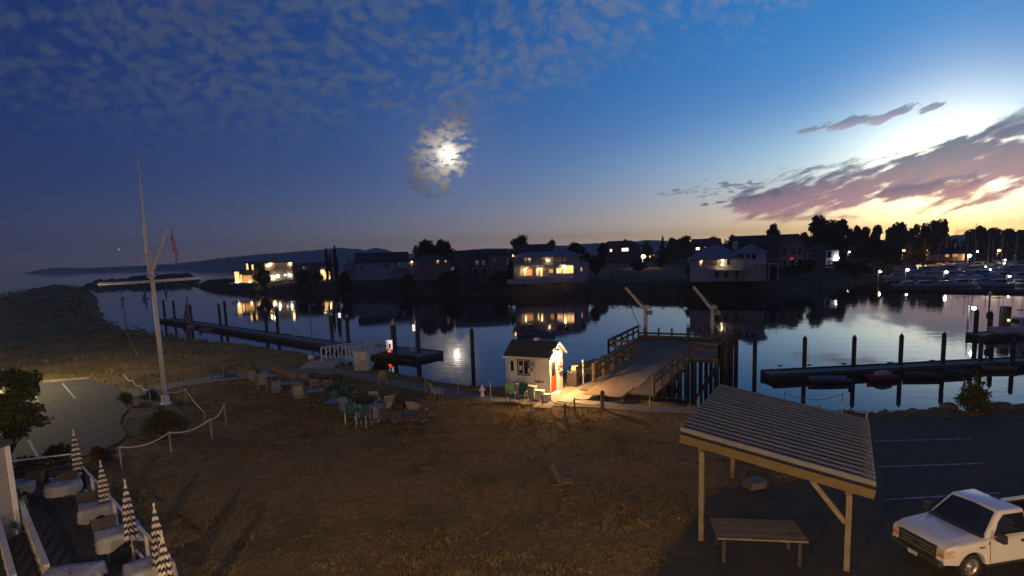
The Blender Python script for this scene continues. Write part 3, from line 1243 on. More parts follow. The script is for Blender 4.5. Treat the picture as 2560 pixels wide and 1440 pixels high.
# planting round the flagpole
shrub('bush', 'large round reddish bush in front of the flagpole', gp(412, 1092), 1.12, 1.05, 1.55, 5200, 0.060, 'olive', 21)
shrub('bush', 'small upright green shrub in the bed by the rope swags', gp(315, 1010), 0.45, 0.45, 0.95, 900, 0.05, 'green', 22)
shrub('bush', 'low dark shrub beside the rocks in the flagpole bed', gp(378, 1000), 0.6, 0.5, 0.8, 900, 0.05, 'dark', 23)
shrub('bush', 'reddish low plant at the corner of the parking lot', gp(258, 1148), 0.55, 0.5, 0.75, 900, 0.05, 'red', 24)
shrub('bush', 'loose green shrub beside the patio railing corner', gp(146, 1164), 0.95, 0.7, 1.15, 1800, 0.06, 'green', 25)
shrub('bush', 'spreading brown shrub behind the patio railing', gp(70, 1182), 0.9, 0.6, 0.9, 1300, 0.06, 'olive', 26)


def rock(label, loc, s, seed):
    r_ = random.Random(seed)
    bm_ = bmesh.new()
    bmesh.ops.create_icosphere(bm_, subdivisions=2, radius=1.0)
    for v in bm_.verts:
        v.co *= 1 + r_.uniform(-0.16, 0.16)
        v.co = Vector((v.co.x * s[0], v.co.y * s[1], v.co.z * s[2]))
    me = bpy.data.meshes.new('rock')
    bm_.to_mesh(me)
    bm_.free()
    me.materials.append(Mt['rock'])
    o = bpy.data.objects.new('rock', me)
    COL.objects.link(o)
    o.location = loc
    return tag(o, label, 'rock')


rock('broad flat boulder in the bed left of the flagpole', gp(352, 1018), (0.62, 0.45, 0.36), 1)
rock('tan boulder on the corner by the reddish low plant', gp(286, 1140), (0.5, 0.4, 0.34), 2)
rock('small boulder right at the flagpole foot', gp(396, 1022), (0.34, 0.3, 0.26), 3)

# small tree over the left parking lot
tb = gp(34, 1178)
tree('young_tree', 'small leafy tree at the patio end by the left parking lot', 'tree', tb, 4.3, 1.75, 1.6, 'round', 5200, 0.105, 'green', 31, 0.38, 18, None, 0.10)

# ------------------------------------------------------------------ garden tables and chairs on the lawn
def chair(name, cloth, frame, legs):
    t = thing(name, 'x', 'chair')
    w, d = 0.54, 0.50
    MB().box((0, 0, 0.42), (w, d, 0.035)).build('seat', cloth, t)
    MB().bar((0, d / 2 - 0.02, 0.44), (0, d / 2 + 0.20, 1.02), w, 0.03, (0, -1, 0.3)).build('backrest', cloth, t)
    for sx in (-1, 1):
        x = sx * (w / 2 + 0.012)
        MB().tube([(x, -d / 2, 0), (x, -d / 2, 0.62)], 0.016, 6).build('leg', legs, t)
        MB().tube([(x, d / 2 + 0.16, 0), (x, d / 2 - 0.02, 0.45), (x, d / 2 + 0.21, 1.04)], 0.016, 6).build('leg', legs, t)
        MB().bar((x, -d / 2 - 0.02, 0.63), (x, d / 2 + 0.06, 0.63), 0.05, 0.025).build('armrest', frame, t)
    return t


CH = {
    'tan': (mat('tan_sling', (0.38, 0.32, 0.20), 0.9, 0.15, 5), Mt['grey']),
    'green': (mat('green_sling', (0.030, 0.115, 0.075), 0.9, 0.2, 5), Mt['grey']),
    'teal': (mat('teal_sling', (0.02, 0.10, 0.09), 0.85, 0.2, 5), Mt['white']),
    'grey': (mat('grey_sling', (0.20, 0.22, 0.24), 0.9, 0.15, 5), Mt['dark']),
    'pale': (mat('pale_sling', (0.48, 0.47, 0.43), 0.9, 0.1, 5), Mt['grey']),
    'dark': (mat('dark_sling', (0.06, 0.055, 0.045), 0.9, 0.2, 5), Mt['dark']),
}
TABLES = [(674, 966, 'first oval table'), (720, 986, 'long blue grey table'), (806, 1006, 'table before the green chairs'), (842, 1036, 'small blue grey table'), (920, 1048, 'table of the teal chairs'), (1022, 1068, 'dark low table')]


def chair_label(k_, x, y):
    p = gp(x, y)
    q, nm = min(((gp(a, b_), n_) for a, b_, n_ in TABLES), key=lambda t_: (t_[0] - p).length)
    d = p - q
    side = ('hut side' if d.x > 0 else 'flagpole side') if abs(d.x) > abs(d.y) else ('shore side' if d.y > 0 else 'lawn side')
    return '%s sling garden chair on the %s of the %s' % (k_, side, nm)


spots = [('tan', 690, 948, 200), ('tan', 711, 953, 180), ('tan', 640, 965, 60), ('tan', 657, 975, 20), ('tan', 740, 965, 170), ('tan', 762, 969, 190),
         ('grey', 768, 990, 150), ('tan', 826, 986, 180), ('green', 846, 993, 200), ('green', 876, 1006, 150), ('green', 866, 1000, 210), ('green', 850, 1022, 60),
         ('tan', 753, 1010, 40), ('pale', 938, 1018, 185), ('pale', 973, 1030, 200), ('tan', 957, 1052, 250), ('dark', 1008, 1034, 180), ('dark', 1024, 1030, 195),
         ('pale', 1038, 1046, 160), ('pale', 1053, 1052, 150), ('dark', 1076, 1064, 120), ('dark', 994, 1052, 200), ('teal', 878, 1060, 20), ('teal', 908, 1068, -10),
         ('dark', 965, 1078, 10), ('green', 642, 936, 170), ('tan', 728, 962, 180), ('dark', 662, 958, 100), ('grey', 692, 996, 20), ('grey', 740, 1002, 10), ('tan', 792, 984, 180),
         ('dark', 812, 1026, 20), ('green', 832, 1004, 170), ('grey', 868, 1044, 40), ('dark', 893, 1028, 200), ('dark', 928, 1032, 170), ('grey', 944, 1072, 0), ('dark', 1000, 1082, 30), ('dark', 1050, 1082, -20)]
protos = {}
for k_, x, y, a in spots:
    cl, lg = CH[k_]
    if k_ not in protos:
        protos[k_] = remember(chair('garden_chair', cl, Mt['grey'], lg))
        o = protos[k_]
        o['label'] = chair_label(k_, x, y)
        o['group'] = k_ + ' chairs on the lawn'
        o.location, o.rotation_euler = gp(x, y), (0, 0, R(a))
    else:
        copy_tree(protos[k_], None, gp(x, y), R(a), label=chair_label(k_, x, y))
extra = [('green', 982, 962, 160, 'green garden chair by the shore next to a tan one'), ('tan', 958, 960, 200, 'tan garden chair by the shore next to a green one'),
         ('tan', 1094, 998, 120, 'lone olive tan chair facing the shore path'), ('green', 1282, 1006, 30, 'green chair in front of the white hut chests'),
         ('teal', 1304, 1006, -20, 'teal chair beside the green one by the hut')]
for k_, x, y, a, lab in extra:
    c = copy_tree(protos[k_], None, gp(x, y), R(a), label=lab)
    del c['group']


def garden_table(label, x, y, w, d, material, rz):
    t = thing('garden_table', label, 'table', gp(x, y), rz)
    m = MB()
    m.lathe([(w / 2 - 0.03, 0.70), (w / 2, 0.715), (w / 2, 0.735), (w / 2 - 0.03, 0.75)], n=20, sy=d / w)
    m.build('tabletop', material, t)
    for sx, sy in ((-1, -1), (1, -1), (1, 1), (-1, 1)):
        MB().tube([(sx * w * 0.30, sy * d * 0.30, 0), (sx * w * 0.24, sy * d * 0.24, 0.70)], 0.018, 6).build('leg', Mt['dark'], t)
    return t


TBL = mat('glass_table', (0.055, 0.07, 0.085), 0.25, 0.2, 3)
garden_table('oval dark garden table among the tan chairs at the row start', 674, 966, 1.6, 1.05, TBL, 0.2)
garden_table('long blue grey garden table between tan chairs', 720, 986, 2.0, 1.1, TBL, 0.1)
garden_table('dark oval table before the green chairs', 806, 1006, 2.0, 1.15, TBL, 0.0)
garden_table('small blue grey table beside the teal chair', 842, 1036, 1.2, 0.9, TBL, 0.3)
garden_table('blue grey table where the teal chairs stand', 920, 1048, 1.9, 1.2, TBL, -0.2)
garden_table('dark low table in the ring of dark chairs', 1022, 1068, 1.2, 0.9, mat('black_table', (0.03, 0.03, 0.03), 0.4, 0.2, 3), 0.0)
# a lone low chair on the empty lawn
lc = thing('low_chair', 'lone low wooden chair with slanted back on empty lawn', 'chair', gp(1414, 1212), R(75))
lc.scale = (0.8, 0.8, 0.8)
MB().bar((0, 0.24, 0.16), (0, 0.62, 0.92), 0.50, 0.03, (0, -1, 0.3)).build('backrest', Mt['pine_grey'], lc)
MB().bar((0, -0.38, 0.30), (0, 0.30, 0.16), 0.52, 0.03).build('seat', Mt['wood'], lc)
for sx in (-0.27, 0.27):
    MB().bar((sx, -0.36, 0), (sx, -0.36, 0.42), 0.06, 0.03).build('leg', Mt['wood'], lc)
    MB().bar((sx, -0.36, 0.24), (sx, 0.62, 0.02), 0.03, 0.09).build('leg', Mt['wood'], lc)
    MB().bar((sx, -0.42, 0.44), (sx, 0.42, 0.44), 0.09, 0.025).build('armrest', Mt['wood'], lc)

# ------------------------------------------------------------------ white hut with the red door
hp = gp(1272, 980)
HZ = R(-27)
hut = thing('hut', 'small white dock hut with dark roof and red door', 'hut', hp, HZ)
HW, HD, HE, HR = 2.75, 2.15, 2.35, 3.05      # width, depth, eave, ridge
w = MB()
w.add([(0, 0, -0.1), (HW, 0, -0.1), (HW, HD, -0.1), (0, HD, -0.1), (0, 0, HE), (HW, 0, HE), (HW, HD, HE), (0, HD, HE), (0, HD * 0.5, HR - 0.06), (HW, HD * 0.5, HR - 0.06)],
      [(0, 1, 5, 4), (2, 3, 7, 6), (1, 2, 6, 9, 5), (3, 0, 4, 8, 7), (4, 5, 9, 8), (6, 7, 8, 9), (3, 2, 1, 0)])
HUTW = mat('hut_siding', (0.82, 0.81, 0.78), 0.65, 0.08, 2.5, 0.15)
w.build('wall', HUTW, hut)
rf = MB()
ov = 0.22
for s_ in (0, 1):
    y0, y1 = (-ov, HD / 2) if s_ == 0 else (HD + ov, HD / 2)
    z0 = HE - ov * (HR - HE) / (HD / 2)
    rf.add([(-ov, y0, z0), (HW + ov, y0, z0), (HW + ov, y1, HR), (-ov, y1, HR), (-ov, y0, z0 + 0.09), (HW + ov, y0, z0 + 0.09), (HW + ov, y1, HR + 0.09), (-ov, y1, HR + 0.09)],
           [(0, 3, 2, 1), (4, 5, 6, 7), (0, 1, 5, 4), (1, 2, 6, 5), (2, 3, 7, 6), (3, 0, 4, 7)])
roof = rf.build('roof', Mt['shingle'], hut)
fa = MB()
fa.box((HW / 2, -ov - 0.013, HE - 0.12), (HW + 2 * ov, 0.025, 0.15))
for x_ in (-ov - 0.013, HW + ov + 0.013):
    fa.bar((x_, -ov, HE - 0.12), (x_, HD / 2, HR + 0.02), 0.025, 0.14)
    fa.bar((x_, HD + ov, HE - 0.12), (x_, HD / 2, HR + 0.02), 0.025, 0.14)
fa.build('fascia', Mt['white'], roof)
MB().box((HW * 0.55, HD / 2, HR + 0.16), (0.30, 0.24, 0.16)).build('vent', Mt['white'], roof)
gt = MB().tube([(-0.06, -0.05, 0.1), (-0.06, -0.05, HE - 0.2)], 0.045, 8)
gt.build('downpipe', Mt['white'], hut)


def hut_window(x0, x1, z0, z1, frame, panes, depth=0.05):
    o = MB()
    t_ = 0.07
    o.span(x0, x1, -depth, -0.002, z0, z0 + t_).span(x0, x1, -depth, -0.002, z1 - t_, z1)
    o.span(x0, x0 + t_, -depth, -0.002, z0 + t_, z1 - t_).span(x1 - t_, x1, -depth, -0.002, z0 + t_, z1 - t_)
    f = o.build('window', frame, hut)
    n = panes
    wq = (x1 - x0 - 2 * t_) / n
    for i in range(n):
        a = x0 + t_ + i * wq
        MB().span(a + 0.02, a + wq - 0.02, -0.022, -0.008, z0 + t_ + 0.02, z1 - t_ - 0.02).build('pane', Mt['glass'], f)
        s_ = MB().span(a, a + 0.03, -0.04, -0.004, z0 + t_, z1 - t_).span(a + wq - 0.03, a + wq, -0.04, -0.004, z0 + t_, z1 - t_)
        s_.span(a + 0.03, a + wq - 0.03, -0.04, -0.004, z0 + t_, z0 + t_ + 0.03).span(a + 0.03, a + wq - 0.03, -0.04, -0.004, z1 - t_ - 0.03, z1 - t_)
        s_.build('sash', Mt['white'], f)
    return f


hut_window(0.10, 0.52, 1.25, 2.08, Mt['white'], 1)
hut_window(0.66, 1.50, 1.12, 2.12, Mt['dark'], 2)
MB().span(0.80, 0.98, -0.030, -0.024, 1.45, 1.72).build('notice', Mt['white'], hut)
MB().span(1.57, 1.83, -0.05, -0.003, 1.72, 2.02).build('notice_board', Mt['grey'], hut)
ac = MB().span(1.45, 1.62, -0.22, -0.052, 1.38, 1.62).build('meter_box', Mt['white_dirty'], hut)
MB().span(1.62, 1.74, -0.16, -0.003, 1.40, 1.64).build('switch_box', Mt['wood'], hut)
MB().span(1.74, 1.86, -0.20, -0.003, 1.38, 1.64).build('meter_box', Mt['white_dirty'], hut)
MB().tube([(1.80, -0.02, 1.38), (1.80, -0.02, 0.2)], 0.015, 6).build('conduit', Mt['grey'], hut)
# carved fish shaped plaque
fish = [(1.78 + 0.62 * t, 0.80 + 0.085 * math.sin(PI * min(1, t * 1.15)) ** 0.7) for t in [i / 12 for i in range(11)]]
fish += [(2.40, 0.89), (2.40, 0.71)] + [(1.78 + 0.62 * t, 0.80 - 0.085 * math.sin(PI * min(1, t * 1.15)) ** 0.7) for t in [i / 12 for i in range(10, -1, -1)]]
m = MB()
n_ = len(fish)
m.add([(p[0], -0.004, p[1]) for p in fish] + [(p[0], -0.04, p[1]) for p in fish],
      [tuple(range(n_)), tuple(range(2 * n_ - 1, n_ - 1, -1))] + [(i, n_ + i, n_ + (i + 1) % n_, (i + 1) % n_) for i in range(n_)])
m.build('fish_plaque', mat('plaque', (0.16, 0.13, 0.10), 0.7, 0.5, 5), hut)
# right side: door, side panel, lamp
d_ = MB().span(HW + 0.003, HW + 0.045, 0.10, 0.98, 0.12, 2.06).build('door', Mt['red'], hut)
MB().span(HW + 0.046, HW + 0.056, 0.24, 0.84, 1.12, 1.92).build('pane', Mt['glass'], d_)
MB().span(HW + 0.046, HW + 0.062, 0.16, 0.92, 0.98, 1.05).build('kick_rail', Mt['red'], d_)
MB().tube([(HW + 0.10, 0.90, 0.98), (HW + 0.10, 0.90, 1.12)], 0.02, 6).build('handle', Mt['metal'], d_)
tr = MB().span(HW + 0.002, HW + 0.060, 0.02, 0.098, 0, 2.14).span(HW + 0.002, HW + 0.060, 0.982, 1.06, 0, 2.14).span(HW + 0.002, HW + 0.060, 0.098, 0.982, 2.062, 2.14)
tr.build('door_frame', Mt['white'], hut)
MB().span(HW + 0.01, HW + 0.36, 0.06, 1.04, -0.02, 0.10).build('step', Mt['white'], hut)
rg = thing('lifebuoy', 'red life ring hung on the hut wall beside the door', 'lifebuoy', hp)
rg.rotation_euler = (0, 0, HZ)
m = MB()
ringp = []
for i in range(21):
    t = 2 * PI * i / 20
    ringp.append((HW + 0.07, 1.58 + 0.27 * math.cos(t), 1.42 + 0.27 * math.sin(t)))
m.tube(ringp, 0.065, 8, caps=False).build('ring', Mt['red'], rg, True)
m = MB()
for q in range(4):
    t = PI / 4 + q * PI / 2
    m.tube([(HW + 0.07, 1.58 + 0.27 * math.cos(t + e), 1.42 + 0.27 * math.sin(t + e)) for e in (-0.13, 0, 0.13)], 0.072, 8)
m.build('band', Mt['white'], rg)
LX, LY, LZ = HW + 0.44, 0.30, 2.50
lp = MB().lathe([(0.05, 0.30), (0.15, 0.24), (0.16, 0.17), (0.13, 0.17)], (LX, LY, LZ), 12).build('lamp', Mt['white'], hut)
MB().tube([(HW + 0.002, LY, LZ + 0.02), (HW + 0.24, LY, LZ + 0.30), (LX, LY, LZ + 0.28)], 0.02, 6).build('arm', Mt['white'], lp)
MB().lathe([(0.04, -0.21), (0.17, -0.14), (0.22, -0.02), (0.17, 0.10), (0.05, 0.17)], (LX, LY, LZ), 14).build('bulb', GLOW['bulb'], lp, True)
point_light('hut_lamp_light', (LX + 0.06, LY - 0.02, LZ - 0.28), 1100, (1.0, 0.55, 0.19), 0.10, hut)

# chests, bins and posts round the hut


def chest(name, label, cat, x, y, w, d, h, material, rz, lid=True):
    t = thing(name, label, cat, gp(x, y), rz)
    MB().box((0, 0, h / 2), (w, d, h), top=(0.98, 0.97)).build('body', material, t)
    if lid:
        MB().box((0, 0.0, h + 0.035), (w + 0.05, d + 0.05, 0.07), top=(0.94, 0.9)).build('lid', material, t)
        MB().box((0, -d / 2 - 0.03, h - 0.02), (0.12, 0.03, 0.06)).build('latch', Mt['metal'], t)
    return t


chest('dock_chest', 'wide white dock chest against the hut front', 'chest', 1297, 989, 0.82, 0.55, 0.72, Mt['white_dirty'], HZ)
chest('dock_chest', 'grey dock chest beside the wide white one', 'chest', 1327, 994, 0.66, 0.5, 0.66, Mt['grey'], HZ)
chest('storage_tub', 'white square tub against the hut below the fish plaque', 'tub', 1350, 1000, 0.46, 0.4, 0.52, Mt['white'], HZ)
chest('storage_tub', 'short white tub at the hut corner by the door', 'tub', 1368, 1004, 0.40, 0.36, 0.46, Mt['white'], HZ, False)
chest('rubbish_bin', 'dark wooden rubbish bin behind the red door', 'bin', 1434, 966, 0.62, 0.6, 0.98, Mt['dark'], HZ)
o = thing('info_board', 'yellow lit flyer box on top of the dark bin', 'box', gp(1434, 966) + Vector((0.05, 0, 1.06)), HZ)
MB().box((0, 0, 0.14), (0.30, 0.22, 0.28), top=(1, 0.5)).build('box', mat('cream_box', (0.6, 0.52, 0.28), 0.6), o)
MB().bar((-0.02, -0.16, 0.30), (0.34, -0.16, 0.33), 0.20, 0.03).build('flap', mat('cream_flap', (0.62, 0.55, 0.30), 0.6), o)
p_ = gp(1458, 962)
t = thing('marker_post', 'slim white post where the ramp begins beside the bin', 'post', p_)
MB().tube([(0, 0, -0.2), (0, 0, 1.55)], 0.045, 8).build('shaft', Mt['white'], t)
MB().lathe([(0.06, 0), (0.065, 0.04), (0.02, 0.08)], (0, 0, 1.55), 8).build('cap', Mt['white'], t)
# fire hydrant
t = thing('fire_hydrant', 'white fire hydrant by the shore path left of the hut', 'hydrant', gp(1206, 992))
MB().lathe([(0.16, 0), (0.16, 0.05), (0.10, 0.07), (0.10, 0.45), (0.13, 0.47), (0.13, 0.52), (0.10, 0.55), (0.05, 0.66), (0.03, 0.70)], n=14).build('body', Mt['white'], t, True)
for s_ in (-1, 1):
    MB().tube([(0, 0, 0.42), (s_ * 0.19, 0, 0.42)], 0.055, 8).build('outlet', Mt['white'], t)
MB().lathe([(0.03, 0), (0.03, 0.05)], (0, 0, 0.70), 6).build('nut', Mt['white'], t)

# ------------------------------------------------------------------ lit walkway, rope gate posts
wk = sheet('walkway', [(1392, 1002), (1432, 976), (1500, 950), (1586, 946), (1560, 1000), (1480, 1012)], 0.075, Mt['concrete'])
tag(wk, kind='structure')
pad = sheet('hut_pad', [(1330, 1018), (1385, 976), (1432, 962), (1470, 952), (1498, 951), (1428, 978), (1388, 1005), (1378, 1020)], 0.055, mat('pad_gravel', (0.26, 0.23, 0.19), 0.95, 0.25, 6, 0.5))
tag(pad, kind='structure')
rope_fence('dark rope fence on short posts before the hut chests', [(1328, 1036), (1357, 1014), (1412, 1040)], [0.62, 0.72, 0.62], 0.16, 'rope_dark', 'wood', 0.018)
rope_fence('dark rope fence sagging to the thick gate post', [(1414, 1042), (1437, 1034), (1505, 1024), (1556, 1014)], [0.70, 0.85, 0.95, 0.55], 0.18, 'rope_dark', 'wood', 0.018)
t = thing('gate_post', 'thick dark timber gate post at the ramp foot', 'post', gp(1506, 1024))
MB().tube([(0, 0, -0.2), (0, 0, 0.92)], 0.11, 10).build('shaft', Mt['wood'], t)
MB().lathe([(0.12, 0), (0.13, 0.05), (0.09, 0.10), (0.03, 0.13)], (0, 0, 0.92), 10).build('cap', Mt['dark'], t)
rope_fence('grey post and rope line along the bank beside the pier', [(1625, 1022), (1748, 1030)], [0.85, 0.85], 0.14, 'rope_dark', 'grey', 0.014)
for i, (x, y) in enumerate(((1227, 1000), (1065, 985), (1146, 988), (852, 938), (600, 952), (455, 972), (672, 934), (560, 946))):
    t = thing('path_post', 'thin grey stake along the shore path', 'post', gp(x, y), 0, 'stakes along the shore path')
    MB().tube([(0, 0, -0.2), (0, 0, 1.0)], 0.025, 6).build('shaft', Mt['grey'], t)
    MB().box((0, 0, 1.01), (0.07, 0.07, 0.02)).build('cap', Mt['grey'], t)

# ------------------------------------------------------------------ pier with two hoists
PZ = 0.35
cA, cB = gp(1478, 985, PZ), gp(1600, 975, PZ)             # shore end, left and right
cC, cD = gp(1600, 893, PZ), gp(1712, 889, PZ)             # where the trestle meets the platform
pA, pB, pC, pD = gp(1500, 868, PZ), gp(1836, 900, PZ), gp(1830, 848, PZ), gp(1502, 846, PZ)
pier = thing('pier', 'old timber pier with railed trestle and wide end platform', 'pier', (cA.x, cA.y, 0))
ax = Vector((cC.x + cD.x - cA.x - cB.x, cC.y + cD.y - cA.y - cB.y, 0)).normalized()
sx_ = Vector((ax.y, -ax.x, 0))
L1 = (Vector(((cC + cD) / 2)) - Vector(((cA + cB) / 2))).dot(ax)
mid0 = (cA + cB) / 2
mid0.z = 0
W1 = 4.4
LP, WP = 9.5, 8.6


def PP(s, w_, z=0.0):
    """pier coordinates: s along, w_ across (right positive)"""
    return mid0 + ax * s + sx_ * w_ + Vector((0, 0, PZ + z))


ry_ = math.atan2(sx_.y, sx_.x)
n1 = int(L1 / 0.32)
pm = {}
for i in range(n1):
    s = (i + 0.5) * L1 / n1
    o = MB().box((0, 0, 0), (W1, L1 / n1 - 0.02, 0.08)).build('deck_plank', Mt['plank'] if i < 14 else Mt['plank2'], pier, loc=PP(s, 0, -0.04 + RNG.uniform(-0.008, 0.008)) - Vector(pier.location), rz=ry_)
n2 = int(LP / 0.32)
WC = -0.1
for i in range(n2):
    s = L1 + (i + 0.5) * LP / n2
    MB().box((0, 0, 0), (WP, LP / n2 - 0.02, 0.08)).build('deck_plank', Mt['plank2'], pier, loc=PP(s, WC, -0.04 + RNG.uniform(-0.008, 0.008)) - Vector(pier.location), rz=ry_)
# pale plywood sheets laid over the trestle planks
for i, (s0, s1, w0) in enumerate(((-1.2, 1.3, -0.25), (1.35, 3.8, 0.0), (3.85, 6.2, -0.1), (6.25, 8.4, 0.1))):
    MB().box((0, 0, 0), (2.3, s1 - s0, 0.025)).build('plywood_sheet', Mt['ply'], pier, loc=PP((s0 + s1) / 2, w0 - 0.2, 0.024) - Vector(pier.location), rz=ry_)


def pb(name, a, b_, w_, h, material):
    o = -Vector(pier.location)
    return MB().bar(a + o, b_ + o, w_, h).build(name, material, pier)


def rail(path_, gap=2.0, hgt=1.08, boards=(1.02, 0.62)):
    for a, b_ in zip(path_, path_[1:]):
        L = (b_ - a).length
        n = max(1, round(L / gap))
        for i in range(n + 1):
            p = a.lerp(b_, i / n)
            pb('rail_post', p - Vector((0, 0, 0.3)), p + Vector((0, 0, hgt)), 0.15, 0.15, Mt['wood'])
        for z in boards:
            k = (b_ - a).normalized()
            pb('rail', a + Vector((0, 0, z)) + k * 0.02, b_ + Vector((0, 0, z)) - k * 0.02, 0.055, 0.17, Mt['wood'])
        pb('cap_rail', a + Vector((0, 0, hgt + 0.03)), b_ + Vector((0, 0, hgt + 0.03)), 0.22, 0.05, Mt['wood'])


hw = W1 / 2 - 0.08
rail([PP(0.3, hw), PP(L1, hw)])
rail([PP(2.2, -hw), PP(L1, -hw)])
R0, Lf = WC + WP / 2 - 0.1, WC - WP / 2 + 0.1
rail([PP(L1 + 0.15, hw + 0.1), PP(L1 + 0.15, R0), PP(L1 + LP - 0.1, R0)])
rail([PP(L1 + 0.15, -hw - 0.1), PP(L1 + 0.15, Lf), PP(L1 + LP - 0.1, Lf)])
# the sea end has one low bull rail on blocks and a few stout posts
pb('bull_rail', PP(L1 + LP - 0.15, Lf, 0.42), PP(L1 + LP - 0.15, R0, 0.42), 0.14, 0.16, Mt['wood'])
pb('bull_rail', PP(L1 + LP - 0.15, Lf, 0.12), PP(L1 + LP - 0.15, R0, 0.12), 0.24, 0.2, Mt['wood'])
for q in (-3.7, -2.4, -1.2, 0.9, 1.8, 3.2):
    pb('rail_post', PP(L1 + LP - 0.15, q, -0.3), PP(L1 + LP - 0.15, q, 0.95), 0.14, 0.14, Mt['wood'])
for q in (0.2, 2.6):
    o = -Vector(pier.location)
    MB().tube([PP(L1 + LP + 0.2, q, -6.5) + o, PP(L1 + LP + 0.2, q, 1.0) + o], 0.17, 10).build('fender_pile', Mt['pile'], pier)
# piles, caps and cross braces under the deck
for s in [2.5 + 2.6 * i for i in range(int(L1 / 2.6))]:
    for q in (-hw, 0, hw):
        o = -Vector(pier.location)
        MB().tube([PP(s, q, -7.5) + o, PP(s, q, -0.35) + o], 0.16, 8).build('pile', Mt['pile'], pier)
    pb('pile_cap', PP(s, -hw - 0.2, -0.24), PP(s, hw + 0.2, -0.24), 0.28, 0.28, Mt['pile'])
    pb('brace', PP(s + 0.17, -hw, -3.2), PP(s + 0.17, hw, -0.5), 0.08, 0.2, Mt['pile'])
for s in (L1 + 0.5, L1 + 3.3, L1 + 6.2, L1 + LP - 0.5):
    qs_ = [Lf + 0.2 + i * (R0 - Lf - 0.4) / 5 for i in range(6)]
    for q in qs_:
        o = -Vector(pier.location)
        MB().tube([PP(s, q, -7.5) + o, PP(s, q, -0.35) + o], 0.17, 8).build('pile', Mt['pile'], pier)
    pb('pile_cap', PP(s, Lf - 0.05, -0.24), PP(s, R0 + 0.05, -0.24), 0.28, 0.28, Mt['pile'])
    for a_, b2 in zip(qs_[::2], qs_[1::2]):
        pb('brace', PP(s + 0.2, a_, -3.4), PP(s + 0.2, b2, -0.5), 0.08, 0.2, Mt['pile'])
for q in (Lf + 0.15, WC, R0 - 0.15):
    pb('stringer', PP(L1 + 0.2, q, -0.20), PP(L1 + LP - 0.2, q, -0.20), 0.2, 0.24, Mt['pile'])
for q in (-hw + 0.3, hw - 0.3):
    pb('stringer', PP(0.2, q, -0.20), PP(L1 - 0.2, q, -0.20), 0.2, 0.22, Mt['pile'])
for s, q in ((L1 + 1.6, R0 + 0.25), (L1 + 5.4, R0 + 0.25), (L1 + LP - 0.3, R0 + 0.25)):
    o = -Vector(pier.location)
    MB().tube([PP(s, q, -7.5) + o, PP(s, q, 1.25) + o], 0.19, 10).build('fender_pile', Mt['pile'], pier)


def hoist(label, bx, by, tipx, tipy):
    b0 = gp(bx, by, PZ)
    t = thing('hoist', label, 'hoist', b0)
    h = 2.7
    tip = at(tipx, tipy, b0.y + 0.2) - b0
    MB().lathe([(0.34, 0), (0.34, 0.05), (0.20, 0.08), (0.19, 0.9), (0.16, h)], n=12).build('mast', Mt['white_dirty'], t, True)
    MB().box((0.05, 0, h + 0.12), (0.62, 0.46, 0.34), top=(0.8, 0.8)).build('head', Mt['white_dirty'], t)
    MB().box((0.42, 0.02, h - 0.42), (0.42, 0.36, 0.40)).build('winch', Mt['grey'], t)
    bs = Vector((-0.05, 0, h - 0.15))
    MB().bar(bs, tip, 0.16, 0.24).build('boom', Mt['white_dirty'], t)
    MB().tube([tip - Vector((0, 0, 0.05)), Vector((0.1, 0.0, h + 0.25))], 0.02, 5).build('tie', Mt['metal'], t)
    MB().tube([tip + Vector((0.02, 0, -0.08)), tip.lerp(bs, 0.55) + Vector((-0.15, 0, -1.6)), Vector((-0.25, 0.0, 0.55))], 0.03, 6).build('hoist_rope', Mt['dark'], t)
    MB().lathe([(0.02, 0.14), (0.08, 0.08), (0.08, -0.05), (0.03, -0.14)], tuple(tip + Vector((-0.02, 0, -0.1))), 8).build('sheave', Mt['metal'], t)
    return t


hoist('pale boat hoist on the pier end nearer the trestle', 1614, 842, 1564, 719)
hoist('pale boat hoist at the far right corner of the pier', 1781, 845, 1734, 717)

# rubble beside and under the trestle, too jumbled to count
m = MB()
rr_ = random.Random(5)
for i in range(150):
    x, y = rr_.uniform(1400, 1600), rr_.uniform(885, 965)
    p = gp(x, y, -0.2)
    dd = float(signed_dist(np.array([p.x]), np.array([p.y]), near_poly)[0])
    if dd < -3.0 or dd > 1.2:
        continue
    s_ = rr_.uniform(0.18, 0.42)
    z = near_h(p.x, p.y)
    vs_ = []
    for k_ in range(8):
        sx2, sy2, sz2 = (k_ & 1) * 2 - 1, ((k_ >> 1) & 1) * 2 - 1, ((k_ >> 2) & 1) * 2 - 1
        vs_.append((p.x + sx2 * s_ * rr_.uniform(0.6, 1.1), p.y + sy2 * s_ * rr_.uniform(0.6, 1.1), z + sz2 * s_ * 0.7 * rr_.uniform(0.6, 1.1)))
    m.add(vs_, [(0, 2, 3, 1), (4, 5, 7, 6), (0, 1, 5, 4), (2, 6, 7, 3), (0, 4, 6, 2), (1, 3, 7, 5)])
tag(m.build('riprap', Mt['rock']), 'jumbled rubble stones on the bank beside the trestle', 'rubble', kind='stuff')

# ------------------------------------------------------------------ floating docks, piles, gangway
DZ = WL + 0.5      # dock deck level


